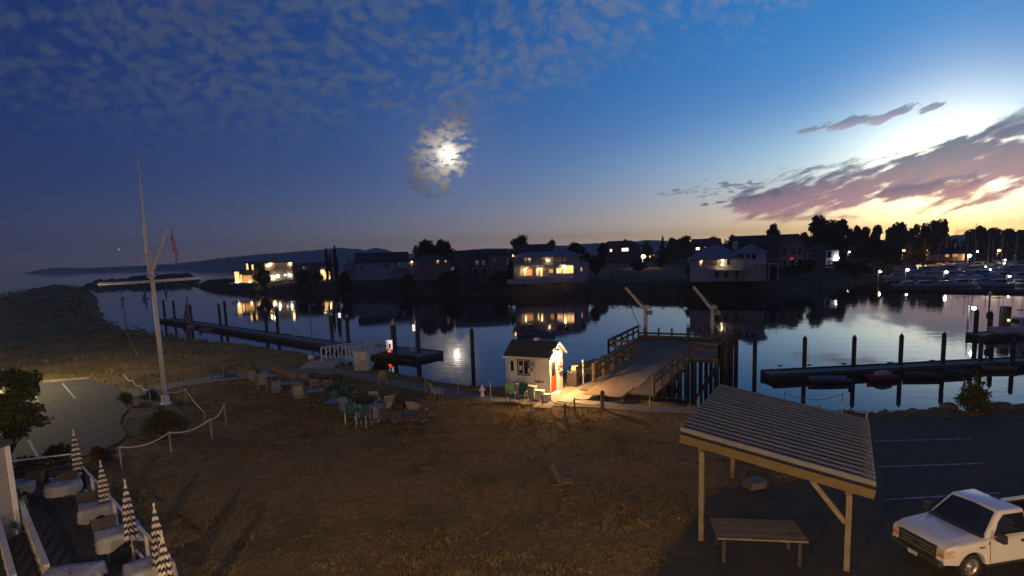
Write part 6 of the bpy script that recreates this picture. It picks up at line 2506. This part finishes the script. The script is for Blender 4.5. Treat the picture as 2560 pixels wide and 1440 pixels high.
# 8 small pale house behind
h = House('small pale gabled house behind the grey one', 1458, 1484, 662, 1.0)
X, Z = h.X, h.Z
h.wall(X(1460), X(1482), 0, 8, 0, Z(642), 'white')
h.gable(X(1460), X(1482), 0, 8, Z(642), 2.6, 'dark', 'white', 'y', 0.4)
h.pwin(1468, 1473, 648, 655)
# 9 red brown house with white lit upper windows
h = House('red brown house with three bright white upper windows', 1496, 1632, 656, 1.0)
X, Z = h.X, h.Z
h.wall(X(1502), X(1600), 0, 12, 0, Z(617), 'red')
h.hip(X(1500), X(1602), 0, 12, Z(617), Z(601) - Z(617), 'brown', 0.6)
h.wall(X(1600.4), X(1634), 1, 10, 0, Z(634), 'red')
h.hip(X(1600), X(1636), 1, 10, Z(634), 2.2, 'brown', 0.5)
h.gable(X(1546), X(1582), -1.5, 6, Z(614), Z(598) - Z(614), 'brown', 'red', 'y', 0.4)
h.pwin(1514, 1519, 622, 628, 0, 'cool')
h.pwin(1526, 1531, 622, 628, 0, 'cool')
h.pwin(1555, 1571, 620, 628, -1.5 + 1.49, 'cool', 1)
h.pwin(1620, 1625, 638, 646, 1, 'hot')
h.pwin(1631, 1634, 639, 641, 1, 'warm')
h.deck(X(1498), X(1542), -3.0, Z(648), 3)
# 10 cottage with white trimmed gables
h = House('cottage with two white trimmed gables', 1660, 1732, 654, 1.0)
X, Z = h.X, h.Z
h.wall(X(1648), X(1732), 1.0, 9, 0, Z(636), 'tan')
h.hip(X(1640), X(1734), 1.0, 9, Z(636), Z(618) - Z(636), 'dark', 0.5)
for a, b_, yp in ((1674, 1694, 628), (1698, 1714, 629)):
    h.wall(X(a), X(b_), -1.0, 0.99, 0, Z(637), 'tan')
    h.gable(X(a), X(b_), -1.0, 3, Z(637), Z(yp) - Z(637), 'dark', 'white', 'y', 0.3)
    xm_ = (X(a) + X(b_)) / 2
    for q in (X(a) - 0.3, X(b_) + 0.3):
        MB().bar((q, -1.45, Z(637) - 0.2), (xm_, -1.45, Z(yp) + 0.15), 0.12, 0.28).build('barge_board', SD['white'], h.t)
    h.pwin(a + 5, b_ - 5, 640, 648, -1.0)
MB().span(X(1714.5), X(1731), -0.6, 0.95, 0.0, 2.4).build('garage_door', SD['white'], h.t)
# 11 roof behind the cottage
h = House('dark gabled house with one warm attic window', 1730, 1800, 650, 1.0, dist=300)
X, Z = h.X, h.Z
h.wall(X(1734), X(1800), 0, 12, 0, Z(616), 'darkbrown')
h.gable(X(1734), X(1800), 0, 12, Z(616), Z(597) - Z(616), 'brown', 'darkbrown', 'x', 0.5)
h.pwin(1741, 1750, 618, 624, 0, 'cool')
h.pwin(1760, 1765, 617, 619, 0, 'dim')
# 12 blue grey house with the white decks
h = House('blue grey hip roofed house with two white decks', 1730, 1932, 699)
X, Z = h.X, h.Z
h.wall(X(1733), X(1856), 0, 12, 0, Z(646), 'bluegrey')
h.wall(X(1856.4), X(1906), -1.5, 10, 0, Z(635), 'bluegrey')
h.hip(X(1732), X(1858), 0, 12, Z(646), Z(609) - Z(646), 'blue', 0.8)
h.hip(X(1846), X(1908), -1.5, 10, Z(635), Z(612) - Z(635), 'blue', 0.6)
MB().span(X(1836), X(1846), 4, 5.5, Z(625), Z(603)).build('chimney', SD['white'], h.t)
for a in (1752, 1776, 1788, 1818):
    h.pwin(a, a + 6, 648, 662)
h.pwin(1862, 1870, 637, 648, -1.5)
h.pwin(1874, 1883, 637, 648, -1.5)
h.pwin(1806, 1810, 648, 662, 0, 'dim')
h.sconce(X(1808), Z(650), -0.4, 1.5, 0.12)
h.sconce(X(1806), Z(661), -0.7, 1.0, 0.14)
h.deck(X(1782), X(1868), -3.6, Z(673), 5)
h.deck(X(1868.5), X(1930), -4.2, Z(660), 4, True, -1.51)
for a in (1790, 1812, 1838):
    h.pwin(a, a + 8, 678, 692)
# 13 the tall dark house behind it
h = House('tall dark gabled house behind the blue grey one', 1828, 2002, 676, 0.6)
X, Z = h.X, h.Z
h.wall(X(1842), X(1990), 0, 12, 0, Z(612), 'darkbrown')
h.gable(X(1842), X(1990), 0, 12, Z(612), Z(588) - Z(612), 'dark', 'darkbrown', 'x', 0.6)
h.wall(X(1944), X(1998), -3.0, -0.01, 0, Z(616), 'tan')
h.gable(X(1942), X(2000), -3.0, 6, Z(616), Z(592) - Z(616), 'dark', 'tan', 'y', 0.5)
for a in (1950, 1968, 1984):
    h.pwin(a, a + 8, 620, 640, -3.0, None, 1)
    h.pwin(a, a + 8, 650, 668, -3.0)
h.sconce(X(1970), Z(648), -3.3, 5, 0.13, (1, 0.3, 0.15), 'red')
h.deck(X(1948), X(2002), -5.0, Z(671), 3, True, -3.0)
# 14 teal house with the bright door lamp
h = House('low teal house with one bright white door lamp', 2024, 2096, 668, 0.6)
X, Z = h.X, h.Z
h.wall(X(2026), X(2092), 0, 10, 0, Z(624), 'teal')
h.hip(X(2024), X(2092), 0, 10, Z(624), Z(610) - Z(624), 'dark', 0.5)
h.wall(X(2062), X(2090), -1.5, -0.01, 0, Z(626), 'pale')
h.pwin(2066, 2074, 630, 644, -1.5)
h.pwin(2034, 2042, 632, 646)
h.sconce(X(2087), Z(645), -2.0, 70, 0.42, (1, 0.85, 0.7), 'white')

# ------------------------------------------------------------------ trees behind and between the houses
TP = {}
for nm, kind, h_, rx, n_, leaf, lm, bl, sd_ in (('poplar', 'poplar', 20, 4.4, 4600, 0.66, 'dark', 34, 101), ('poplar_b', 'poplar', 20, 5.2, 4600, 0.70, 'olive', 38, 107),
                                               ('round', 'round', 12, 5.0, 4200, 0.52, 'dark', 30, 103), ('round_b', 'round', 12, 5.6, 4200, 0.52, 'olive', 28, 111),
                                               ('cone', 'cone', 14, 3.0, 2400, 0.45, 'dark', 18, 105), ('column', 'column', 12, 1.3, 1600, 0.36, 'dark', 14, 109)):
    t = thing(nm, 'x', 'tree')
    bl_ = crown_blobs(h_ * (0.12 if kind != 'round' else 0.2), h_ * 0.95, rx, rx, bl, sd_, kind)
    trunk_mesh(h_, h_ * 0.02, bl_, sd_).build('trunk', Mt['bark'], t, True)
    leaf_cloud('crown', blob_points(bl_, n_, sd_), leaf, LM[lm], t, sd_)
    TP[nm] = [remember(t), h_, rx, False]


def place_tree(kind, label, x0, x1, ytop, dist, name, group=None, rz=0.0):
    """tree filling photo columns x0..x1 up to row ytop, standing at the given distance"""
    proto, h_, rx, used = TP[kind]
    xm = (x0 + x1) / 2
    b0 = at(xm, 660, dist)
    gz = max(far_h(b0.x, b0.y), WL)
    b0.z = gz
    H = up_at(b0, ytop) - gz
    W = (x1 - x0) * dist / F_PX / 2
    o = proto if not used else copy_tree(proto)
    TP[kind][3] = True
    o.name = name
    o.location = b0
    o.rotation_euler = (0, 0, rz)
    k2 = 1.35 if kind != 'column' else 1.15
    o.scale = (W / rx * k2, W / rx * k2, H / h_)
    tag(o, label, 'tree', group)
    return o


FT = [
    ('column', 'tallest dark columnar cypress beside the low dark house', 833, 845, 617, 222, 'cypress_tree'),
    ('column', 'narrow dark cypress left of the tallest one', 812, 822, 621, 224, 'cypress_tree'),
    ('column', 'shortest slim cypress between the other two', 822, 830, 634, 223, 'cypress_tree'),
    ('round', 'broad dark tree rising behind the pinkish brown house', 1042, 1098, 603, 232, 'broadleaf_tree'),
    ('round_b', 'rounded dark tree touching the broad one behind the brown house', 1086, 1134, 601, 236, 'broadleaf_tree'),
    ('round_b', 'domed tree peeping over the grey roof of the lit house', 1283, 1326, 590, 215, 'broadleaf_tree'),
    ('round', 'ragged small tree top over the grey roof ridge', 1366, 1394, 602, 212, 'broadleaf_tree'),
    ('round', 'round dark tree right of the grey lit house', 1418, 1466, 609, 196, 'broadleaf_tree'),
    ('round', 'small round tree left of the red brown house', 1496, 1520, 609, 262, 'broadleaf_tree'),
    ('round_b', 'small dark tree behind the red brown house roof', 1606, 1626, 605, 320, 'broadleaf_tree'),
    ('cone', 'dark conifer beyond the cottage', 1646, 1668, 588, 330, 'conifer_tree'),
    ('round', 'dark rounded tree behind the cottage gables', 1668, 1696, 596, 340, 'broadleaf_tree'),
    ('round_b', 'wide dark tree between the cottage and the attic window house', 1694, 1734, 591, 320, 'broadleaf_tree'),
    ('round', 'dark tree overhanging the attic window house', 1758, 1800, 594, 335, 'broadleaf_tree'),
    ('cone', 'small conifer beside the tall dark house roof', 1806, 1818, 597, 330, 'conifer_tree'),
    ('round', 'bushy tree at the left end of the tall dark roof', 1818, 1846, 590, 250, 'broadleaf_tree'),
    ('round', 'egg shaped tree standing above the tall dark roof', 1913, 1945, 563, 240, 'broadleaf_tree'),
    ('round_b', 'round tree right behind the tall dark house gable', 1992, 2022, 582, 250, 'broadleaf_tree'),
    ('poplar', 'tallest poplar behind the low teal house', 2026, 2066, 540, 260, 'poplar_tree'),
    ('poplar_b', 'broad poplar joined to the tallest one', 2058, 2094, 551, 268, 'poplar_tree'),
    ('poplar', 'round topped poplar ending the tall clump', 2084, 2116, 550, 262, 'poplar_tree'),
    ('poplar_b', 'short poplar after the tall clump', 2112, 2130, 572, 285, 'poplar_tree'),
    ('poplar', 'slim poplar beside thin bare looking ones', 2130, 2152, 565, 300, 'poplar_tree'),
    ('poplar_b', 'sparse thin poplar in the gap', 2150, 2172, 568, 310, 'poplar_tree'),
    ('poplar', 'dark pointed poplar ending the gap group', 2174, 2200, 564, 300, 'poplar_tree'),
    ('poplar_b', 'lower shoulder of the wide poplar above the orange lamp', 2208, 2236, 570, 285, 'poplar_tree'),
    ('poplar', 'wide dark poplar above the first orange street lamp', 2228, 2268, 558, 280, 'poplar_tree'),
    ('poplar_b', 'poplar above the second orange street lamp', 2272, 2300, 562, 290, 'poplar_tree'),
    ('poplar', 'close partner of the poplar above the second lamp', 2296, 2318, 560, 292, 'poplar_tree'),
    ('poplar_b', 'paired tall poplar left half before the marina masts', 2318, 2342, 552, 288, 'poplar_tree'),
    ('poplar', 'paired tall poplar right half before the marina masts', 2338, 2364, 550, 286, 'poplar_tree'),
    ('round', 'tiny dark tree below the distant hill gap', 2374, 2392, 597, 330, 'broadleaf_tree'),
    ('poplar_b', 'dark tree behind the tallest marina masts', 2412, 2438, 574, 330, 'poplar_tree'),
    ('poplar', 'round crowned tree among the marina masts', 2432, 2464, 566, 335, 'poplar_tree'),
    ('poplar_b', 'tree behind the crowded sailboat masts', 2462, 2496, 570, 340, 'poplar_tree'),
    ('poplar', 'tree filling between masts toward the marina end', 2494, 2528, 573, 340, 'poplar_tree'),
    ('poplar_b', 'last dark tree over the marina end', 2524, 2572, 576, 345, 'poplar_tree'),
]
for i, (k_, lab, a, b_, yt, ds, nm) in enumerate(FT):
    place_tree(k_, lab, a, b_, yt, ds, nm, None, i * 1.7)
# lower trees that fill the skyline under the poplars
lowlab = 'low dark tree in the belt beneath the poplars'
for i, (a, b_, yt, ds) in enumerate(((2010, 2050, 606, 232), (2096, 2140, 596, 250), (2130, 2170, 602, 262), (2166, 2214, 600, 262), (2200, 2240, 610, 255), (2262, 2300, 606, 262), (2304, 2330, 612, 270),
                                   (2340, 2376, 610, 300), (2396, 2430, 604, 300), (2440, 2480, 602, 300), (2490, 2530, 600, 300), (2530, 2580, 602, 305))):
    place_tree('round' if i % 2 else 'round_b', lowlab, a, b_, yt, ds, 'low_tree', 'low trees beneath the poplars', i * 2.1)
GSL = ['dark shrub against the glowing modern house', 'wide dark shrub right of the modern house wall', 'dark shrub left of the glowing patio corner', 'dark shrub at the left gable of the long pale house',
       'dark shrub under the white deck of the pale house', 'dark shrub at the corner of the pinkish brown house', 'dark shrub left of the gabled porch', 'broad shrub between the brown and the grey lit house',
       'tall thin shrub by the left wall of the grey lit house', 'dark shrub right of the grey lit house', 'dark shrub beneath the red brown house', 'dark shrub left of the white trimmed cottage',
       'dark shrub at the left corner of the blue grey house', 'dark shrub at the right end of the white decks', 'dark shrub below the tall dark house', 'dark shrub between the tall dark and the teal house',
       'dark shrub beside the bright door lamp', 'dark shrub on the wooded bank past the teal house']
for i, (a, b_, yt, ds) in enumerate(((640, 668, 672, 238), (742, 775, 676, 226), (775, 800, 683, 224), (846, 872, 680, 196), (1000, 1030, 686, 192), (1098, 1136, 680, 186), (1128, 1152, 676, 183), (1228, 1272, 678, 178),
                                   (1268, 1284, 650, 186), (1476, 1500, 640, 190), (1580, 1612, 650, 215), (1640, 1668, 640, 250), (1716, 1738, 664, 165), (1916, 1950, 668, 158), (1960, 2010, 664, 165), (2000, 2040, 650, 180), (2080, 2130, 652, 190), (2120, 2170, 660, 185))):
    place_tree('round' if i % 2 else 'round_b', GSL[i], a, b_, yt, ds, 'garden_shrub', 'garden shrubs among the far houses', i * 1.3)

# ------------------------------------------------------------------ growth on the far bank: nobody could count it
r_ = np.random.RandomState(9)
n = 60000
xs_ = r_.uniform(-215, 170, n)
ys_ = r_.uniform(120, 330, n)
d_ = signed_dist(xs_, ys_, far_poly)
prof = [(-8, -8), (0, WL), (3, -2.4), (8, -0.2), (14, 0.4), (40, 0.6)]
ok = (d_ > 0.6) & (d_ < 16) & (vnoise(xs_ * 0.12, ys_ * 0.12, 21) * 0.7 + vnoise(xs_ * 0.5, ys_ * 0.5, 22) * 0.5 > r_.uniform(0.12, 0.72, n) + np.clip((d_ - 9) / 16, 0, 0.4))
xs_, ys_, d_ = xs_[ok], ys_[ok], d_[ok]
zs_ = np.interp(d_, [p[0] for p in prof], [p[1] for p in prof])
hh = (vnoise(xs_ * 0.2, ys_ * 0.2, 23) * 1.7 + vnoise(xs_ * 0.7, ys_ * 0.7, 24) * 0.8) * np.clip(d_ / 4, 0.1, 1) * np.clip(1.3 - d_ / 14, 0.25, 1) * r_.uniform(0.0, 1.0, len(xs_))
hh *= 1 + 1.4 * np.clip((xs_ - 90) / 30, 0, 1)
o = leaf_cloud('bank_brush', np.stack([xs_, ys_, zs_ + hh], -1), 0.38, LM['bank'], None, 5)
tag(o, 'dark brush covering the far bank down to the water', 'brush', kind='stuff')
# scrub and drift rock along the near shore on the left
n = 30000
xs_ = r_.uniform(-230, 0, n)
ys_ = r_.uniform(40, 330, n)
d_ = signed_dist(xs_, ys_, near_poly)
ok = (d_ > -1.5) & (ys_ > 62) & (((d_ < 9) & (vnoise(xs_ * 0.15, ys_ * 0.15, 31) > 0.42 + np.clip(d_ / 20, 0, 0.4))) | ((ys_ > 120) & (vnoise(xs_ * 0.08, ys_ * 0.08, 33) > 0.35)))
xs_, ys_, d_ = xs_[ok], ys_[ok], d_[ok]
zs_ = np.interp(d_, [-12, -8, -4.5, -0.6, 0.3, 4], [-9, -6.5, -3.4, -0.35, 0, 0]) - 0.3
hh = vnoise(xs_ * 0.3, ys_ * 0.3, 32) * np.clip(ys_ / 160, 0.3, 1.4) * r_.uniform(0, 1, len(xs_))
o = leaf_cloud('shore_scrub', np.stack([xs_, ys_, zs_ + hh], -1), 0.30, LM['bank'], None, 6)
tag(o, 'low dark scrub along the shore of the left point', 'scrub', kind='stuff')
# weeds on the near bank edge
n = 26000
xs_ = r_.uniform(-14, 34, n)
ys_ = r_.uniform(20, 62, n)
d_ = signed_dist(xs_, ys_, near_poly)
ok = (d_ > -2.6) & (d_ < 0.9) & (vnoise(xs_ * 0.5, ys_ * 0.5, 41) > 0.40)
xs_, ys_, d_ = xs_[ok], ys_[ok], d_[ok]
zs_ = np.interp(d_, [-12, -8, -4.5, -0.6, 0.3, 4], [-9, -6.5, -3.4, -0.35, 0, 0])
hh = vnoise(xs_ * 0.9, ys_ * 0.9, 42) * 0.34 * r_.uniform(0, 1, len(xs_))
o = leaf_cloud('bank_weeds', np.stack([xs_, ys_, zs_ + hh], -1), 0.07, LM['olive'], None, 7)
tag(o, 'weeds along the edge of the near bank', 'weeds', kind='stuff')

# ------------------------------------------------------------------ marina: moored boats, masts and lamps
def cruiser(L):
    t = thing('cabin_cruiser', 'x', 'boat')
    hull_mesh(L, L * 0.34, L * 0.15, 0.92, sheer=0.3).build('hull', HWt, t, True)
    c1 = MB().add([(-L * 0.30, -L * 0.13, L * 0.14), (L * 0.22, -L * 0.11, L * 0.15), (L * 0.22, L * 0.11, L * 0.15), (-L * 0.30, L * 0.13, L * 0.14),
                   (-L * 0.27, -L * 0.115, L * 0.27), (L * 0.06, -L * 0.10, L * 0.27), (L * 0.06, L * 0.10, L * 0.27), (-L * 0.27, L * 0.115, L * 0.27)],
                  [(4, 5, 6, 7), (0, 1, 5, 4), (1, 2, 6, 5), (2, 3, 7, 6), (3, 0, 4, 7)]).build('cabin', HWt, t)
    for s_ in (-1, 1):
        MB().add([(-L * 0.24, s_ * L * 0.131, L * 0.19), (L * 0.10, s_ * L * 0.116, L * 0.19), (L * 0.04, s_ * L * 0.111, L * 0.245), (-L * 0.24, s_ * L * 0.121, L * 0.245)], [(0, 1, 2, 3) if s_ < 0 else (3, 2, 1, 0)]).build('window', Mt['glass'], c1)
    MB().add([(L * 0.205, -L * 0.09, L * 0.168), (L * 0.205, L * 0.09, L * 0.168), (L * 0.08, L * 0.085, L * 0.262), (L * 0.08, -L * 0.085, L * 0.262)], [(0, 1, 2, 3)]).build('windscreen', Mt['glass'], c1)
    MB().span(-L * 0.26, L * 0.0, -L * 0.10, L * 0.10, L * 0.36, L * 0.375).build('canopy', Mt['navy'], t)
    for x in (-L * 0.25, -L * 0.01):
        for s_ in (-1, 1):
            MB().tube([(x, s_ * L * 0.095, L * 0.26), (x, s_ * L * 0.095, L * 0.365)], 0.04, 5).build('canopy_post', Mt['metal'], t)
    MB().tube([(L * 0.20, -L * 0.13, L * 0.27), (L * 0.46, 0, L * 0.30), (L * 0.20, L * 0.13, L * 0.27)], 0.03, 4).build('bow_rail', Mt['metal'], t)
    return remember(t)


def sailboat(L, H, cov):
    t = thing('sailboat', 'x', 'sailboat')
    hull_mesh(L, L * 0.30, L * 0.13, 0.6, sheer=0.2).build('hull', HWt, t, True)
    c1 = MB().box((-L * 0.02, 0, L * 0.16), (L * 0.42, L * 0.19, L * 0.07), top=(0.86, 0.8)).build('cabin', HWt, t)
    for s_ in (-1, 1):
        MB().box((-L * 0.02, s_ * L * 0.088, L * 0.16), (L * 0.26, 0.03, L * 0.025)).build('window', Mt['glass'], c1)
    MB().tube([(L * 0.10, 0, L * 0.12), (L * 0.10, 0, H)], 0.10, 6, 0.06).build('mast', Mt['metal'], t)
    for z in (0.55, 0.8):
        MB().bar((L * 0.10, -L * 0.09, H * z), (L * 0.10, L * 0.09, H * z), 0.05, 0.04).build('spreader', Mt['metal'], t)
    MB().tube([(L * 0.08, 0, L * 0.30), (-L * 0.36, 0, L * 0.29)], 0.16, 8, 0.11).build('furled_sail', Mt[cov], t)
    for e in ((L * 0.49, 0, L * 0.16), (-L * 0.48, 0, L * 0.13)):
        MB().tube([(L * 0.10, 0, H), e], 0.02, 4).build('stay', Mt['metal'], t)
    return remember(t)


PR = [cruiser(9.0), sailboat(9.5, 12.5, 'navy'), sailboat(11.5, 16.0, 'canvas')]
usedp = [False] * 3
MLAB = ['white cabin cruiser moored in the crowded marina', 'sailboat with dark furled sail moored in the marina', 'tall masted sailboat with pale furled sail in the marina']
MGRP = ['cabin cruisers in the marina', 'sailboats with dark sail covers in the marina', 'tall sailboats in the marina']


def moor(kind, x, y, rz, sc_=1.0, row=None):
    o = PR[kind] if not usedp[kind] else copy_tree(PR[kind])
    usedp[kind] = True
    b0 = gp(x, y, WL)
    o.location = (b0.x, b0.y, WL - 0.25)
    o.rotation_euler = (0, 0, rz)
    o.scale = (sc_, sc_, sc_)
    tag(o, MLAB[kind] if row is None else 'white cabin cruiser moored in the %s row of the marina' % row, 'boat' if kind == 0 else 'sailboat', MGRP[kind] if row is None else 'cabin cruisers in the %s marina row' % row)
    return o


rb_ = random.Random(77)
for x in (2262, 2304, 2352, 2392, 2432, 2486, 2536):
    moor(0, x, 716 + rb_.uniform(-3, 3), R(180 + rb_.uniform(-22, 22)), rb_.uniform(0.72, 0.95), 'outermost')
for x in (2236, 2284, 2330, 2376, 2450, 2515, 2560):
    moor(0, x, 695 + rb_.uniform(-3, 3), R(rb_.choice((0, 180)) + rb_.uniform(-25, 25)), rb_.uniform(0.8, 1.05), 'middle')
for x in (2270, 2316, 2368, 2410, 2466, 2530):
    moor(0, x, 680 + rb_.uniform(-2, 2), R(rb_.choice((0, 180)) + rb_.uniform(-25, 25)), rb_.uniform(0.9, 1.15), 'innermost')
for x, y in ((2408, 700), (2424, 688), (2440, 702), (2476, 690), (2498, 682), (2520, 694), (2545, 686), (2340, 684), (2556, 704)):
    moor(1, x, y, R(rb_.uniform(-30, 30) + rb_.choice((0, 180))), rb_.uniform(0.85, 1.1))
for x, y in ((2422, 684), (2394, 672), (2432, 676), (2460, 672), (2508, 674), (2532, 670), (2550, 676), (2356, 668), (2484, 668), (2574, 680), (2590, 700)):
    moor(2, x, y, R(rb_.uniform(-30, 30) + rb_.choice((0, 180))), rb_.uniform(0.8, 1.15))
for i, (pa_, pb2) in enumerate((((2215, 722), (2640, 728)), ((2220, 703), (2640, 706)), ((2240, 687), (2640, 690)))):
    floating_dock(['outermost marina dock in front of the cruisers', 'middle marina dock between boat rows', 'inner marina dock nearest the lamps'][i], gp(*pa_, DZ), gp(*pb2, DZ), 2.2, 7)


def street_lamp(label, x, y, dist, gz, matk, watts, col, r_=0.45, group=None):
    p = at(x, y, dist)
    t = thing('street_lamp', label, 'street lamp', (p.x, p.y, gz), 0, group)
    h_ = p.z - gz
    MB().tube([(0, 0, -0.3), (0, 0, h_ + 0.4)], 0.12, 7, 0.07).build('pole', Mt['grey'], t)
    MB().tube([(0, 0, h_ + 0.4), (0, -0.7, h_ + 0.55)], 0.05, 5).build('arm', Mt['grey'], t)
    MB().lathe([(0.03, -r_), (r_ * 0.8, -r_ * 0.6), (r_, 0), (r_ * 0.7, r_ * 0.6), (0.03, r_ * 0.8)], (0, -0.9, h_), 10).build('globe', GLOW[matk], t, True)
    if watts:
        point_light('lamp_light', (0, -1.0, h_ - r_ - 0.1), watts, col, 0.2, t)
    return t


OR = (1.0, 0.42, 0.12)
WH = (1.0, 0.85, 0.7)
street_lamp('orange street lamp under the wide dark poplar', 2256, 627, 258, 0.6, 'sodium', 900, OR, 0.5)
street_lamp('orange street lamp under the paired poplars', 2318, 627, 262, 0.6, 'sodium', 900, OR, 0.5)
street_lamp('bright yellow lamp at the marina entrance', 2420, 639, 235, 0.6, 'bulb', 900, (1, 0.6, 0.3), 0.6)
street_lamp('orange lamp behind the marina masts', 2494, 626, 262, 0.6, 'sodium', 500, OR, 0.5)
street_lamp('small pale lamp between the marina trees', 2440, 629, 280, 0.6, 'white', 0, WH, 0.32)
street_lamp('tiny warm lamp before the marina building', 2357, 630, 285, 0.6, 'bulb', 0, WH, 0.26)
street_lamp('small warm lamp on the marina road', 2384, 637, 262, 0.6, 'bulb', 200, (1, 0.6, 0.3), 0.42)
street_lamp('tiny white lamp on the dark wooded road', 2120, 630, 245, 0.6, 'white', 0, WH, 0.26)
street_lamp('glaring warm lamp in front of the red brown house', 1607, 641, 262, 0.6, 'bulb', 700, (1, 0.62, 0.30), 0.85)
for i, (x, y, ds) in enumerate(((2264, 674, 176), (2360, 680, 158), (2517, 691, 148), (2508, 650, 230), (2506, 658, 215), (2459, 667, 200), (2470, 674, 190), (2196, 679, 176), (2422, 769, 77))):
    street_lamp('white dock lamp glowing among the moored boats' if i < 8 else 'white lamp on a post standing in the channel', x, y, ds, WL + 0.4, 'white' if i != 7 else 'bulb', 60 if i < 3 else 0, WH, 0.24 if i not in (0, 1) else 0.32, 'dock lamps among the moored boats' if i < 8 else None)
# marina office roofline behind the lamps
h = House('long low marina office behind the moored boats', 2330, 2404, 650, 0.6, name='marina_office')
X, Z = h.X, h.Z
h.wall(X(2334), X(2402), 0, 8, 0, Z(634), 'darkbrown')
h.gable(X(2334), X(2402), 0, 8, Z(634), 2.0, 'dark', 'darkbrown', 'x', 0.5)
h.pwin(2364, 2370, 636, 642, 0, 'warm')
h.pwin(2378, 2388, 636, 642, 0, 'dim', 1)

# ------------------------------------------------------------------ lamps that light the near ground
# lamp post at the left parking lot, just outside the picture
b0 = gp(-150, 1000)
t = thing('street_lamp', 'tall lamp post lighting the left parking lot', 'street lamp', b0)
MB().tube([(0, 0, -0.2), (0, 0, 6.2)], 0.09, 8, 0.06).build('pole', Mt['grey'], t)
MB().tube([(0, 0, 6.15), (0.9, 0, 6.4)], 0.045, 6).build('arm', Mt['grey'], t)
MB().box((1.2, 0, 6.4), (0.7, 0.3, 0.14)).build('head', Mt['grey'], t)
MB().box((1.2, 0, 6.318), (0.5, 0.22, 0.02)).build('lens', glow_mat('lot_lamp', (1.0, 0.80, 0.42), 25.0), t)
point_light('lot_light', (1.2, 0, 6.2), 4500, (1.0, 0.78, 0.40), 0.15, t)
# wall lanterns on the restaurant
for x, pw in ((-1.0, 2800), (10.0, 2600)):
    f_ = MB().box((x, 0.16, 2.5), (0.26, 0.24, 0.40), top=(0.7, 0.7)).build('wall_lantern', Mt['dark'], fac)
    MB().lathe([(0.03, -0.10), (0.10, -0.05), (0.10, 0.05), (0.03, 0.08)], (x, 0.36, 2.28), 8).build('bulb', GLOW['bulb'], f_)
    point_light('lantern_light', (x, 0.55, 2.2), pw, (1.0, 0.62, 0.30), 0.12, fac)
# floodlight high on the restaurant's corner
f_ = MB().box((-10.0, 0.30, 6.9), (0.50, 0.34, 0.30)).build('floodlight', Mt['dark'], fac)
MB().box((-10.0, 0.476, 6.9), (0.42, 0.01, 0.22)).build('lens', glow_mat('flood_lens', (1.0, 0.66, 0.32), 30.0), f_)
point_light('flood_light', (-10.0, 0.75, 6.85), 3200, (1.0, 0.62, 0.28), 0.15, fac)

# ------------------------------------------------------------------ evening haze over land and sea
hz = bpy.data.materials.new('evening_haze')
hz.use_nodes = True
nt = hz.node_tree
nt.nodes.clear()
pv = nt.nodes.new('ShaderNodeVolumePrincipled')
pv.inputs['Color'].default_value = (0.80, 0.86, 0.95, 1)
pv.inputs['Density'].default_value = 0.00027
pv.inputs['Anisotropy'].default_value = 0.0
mo = nt.nodes.new('ShaderNodeOutputMaterial')
nt.links.new(pv.outputs[0], mo.inputs['Volume'])
o = MB().span(-3600, 3200, -200, 4100, -10.5, 120).build('haze', hz)
tag(o, 'thin blue evening haze over the harbour', 'haze', kind='stuff')
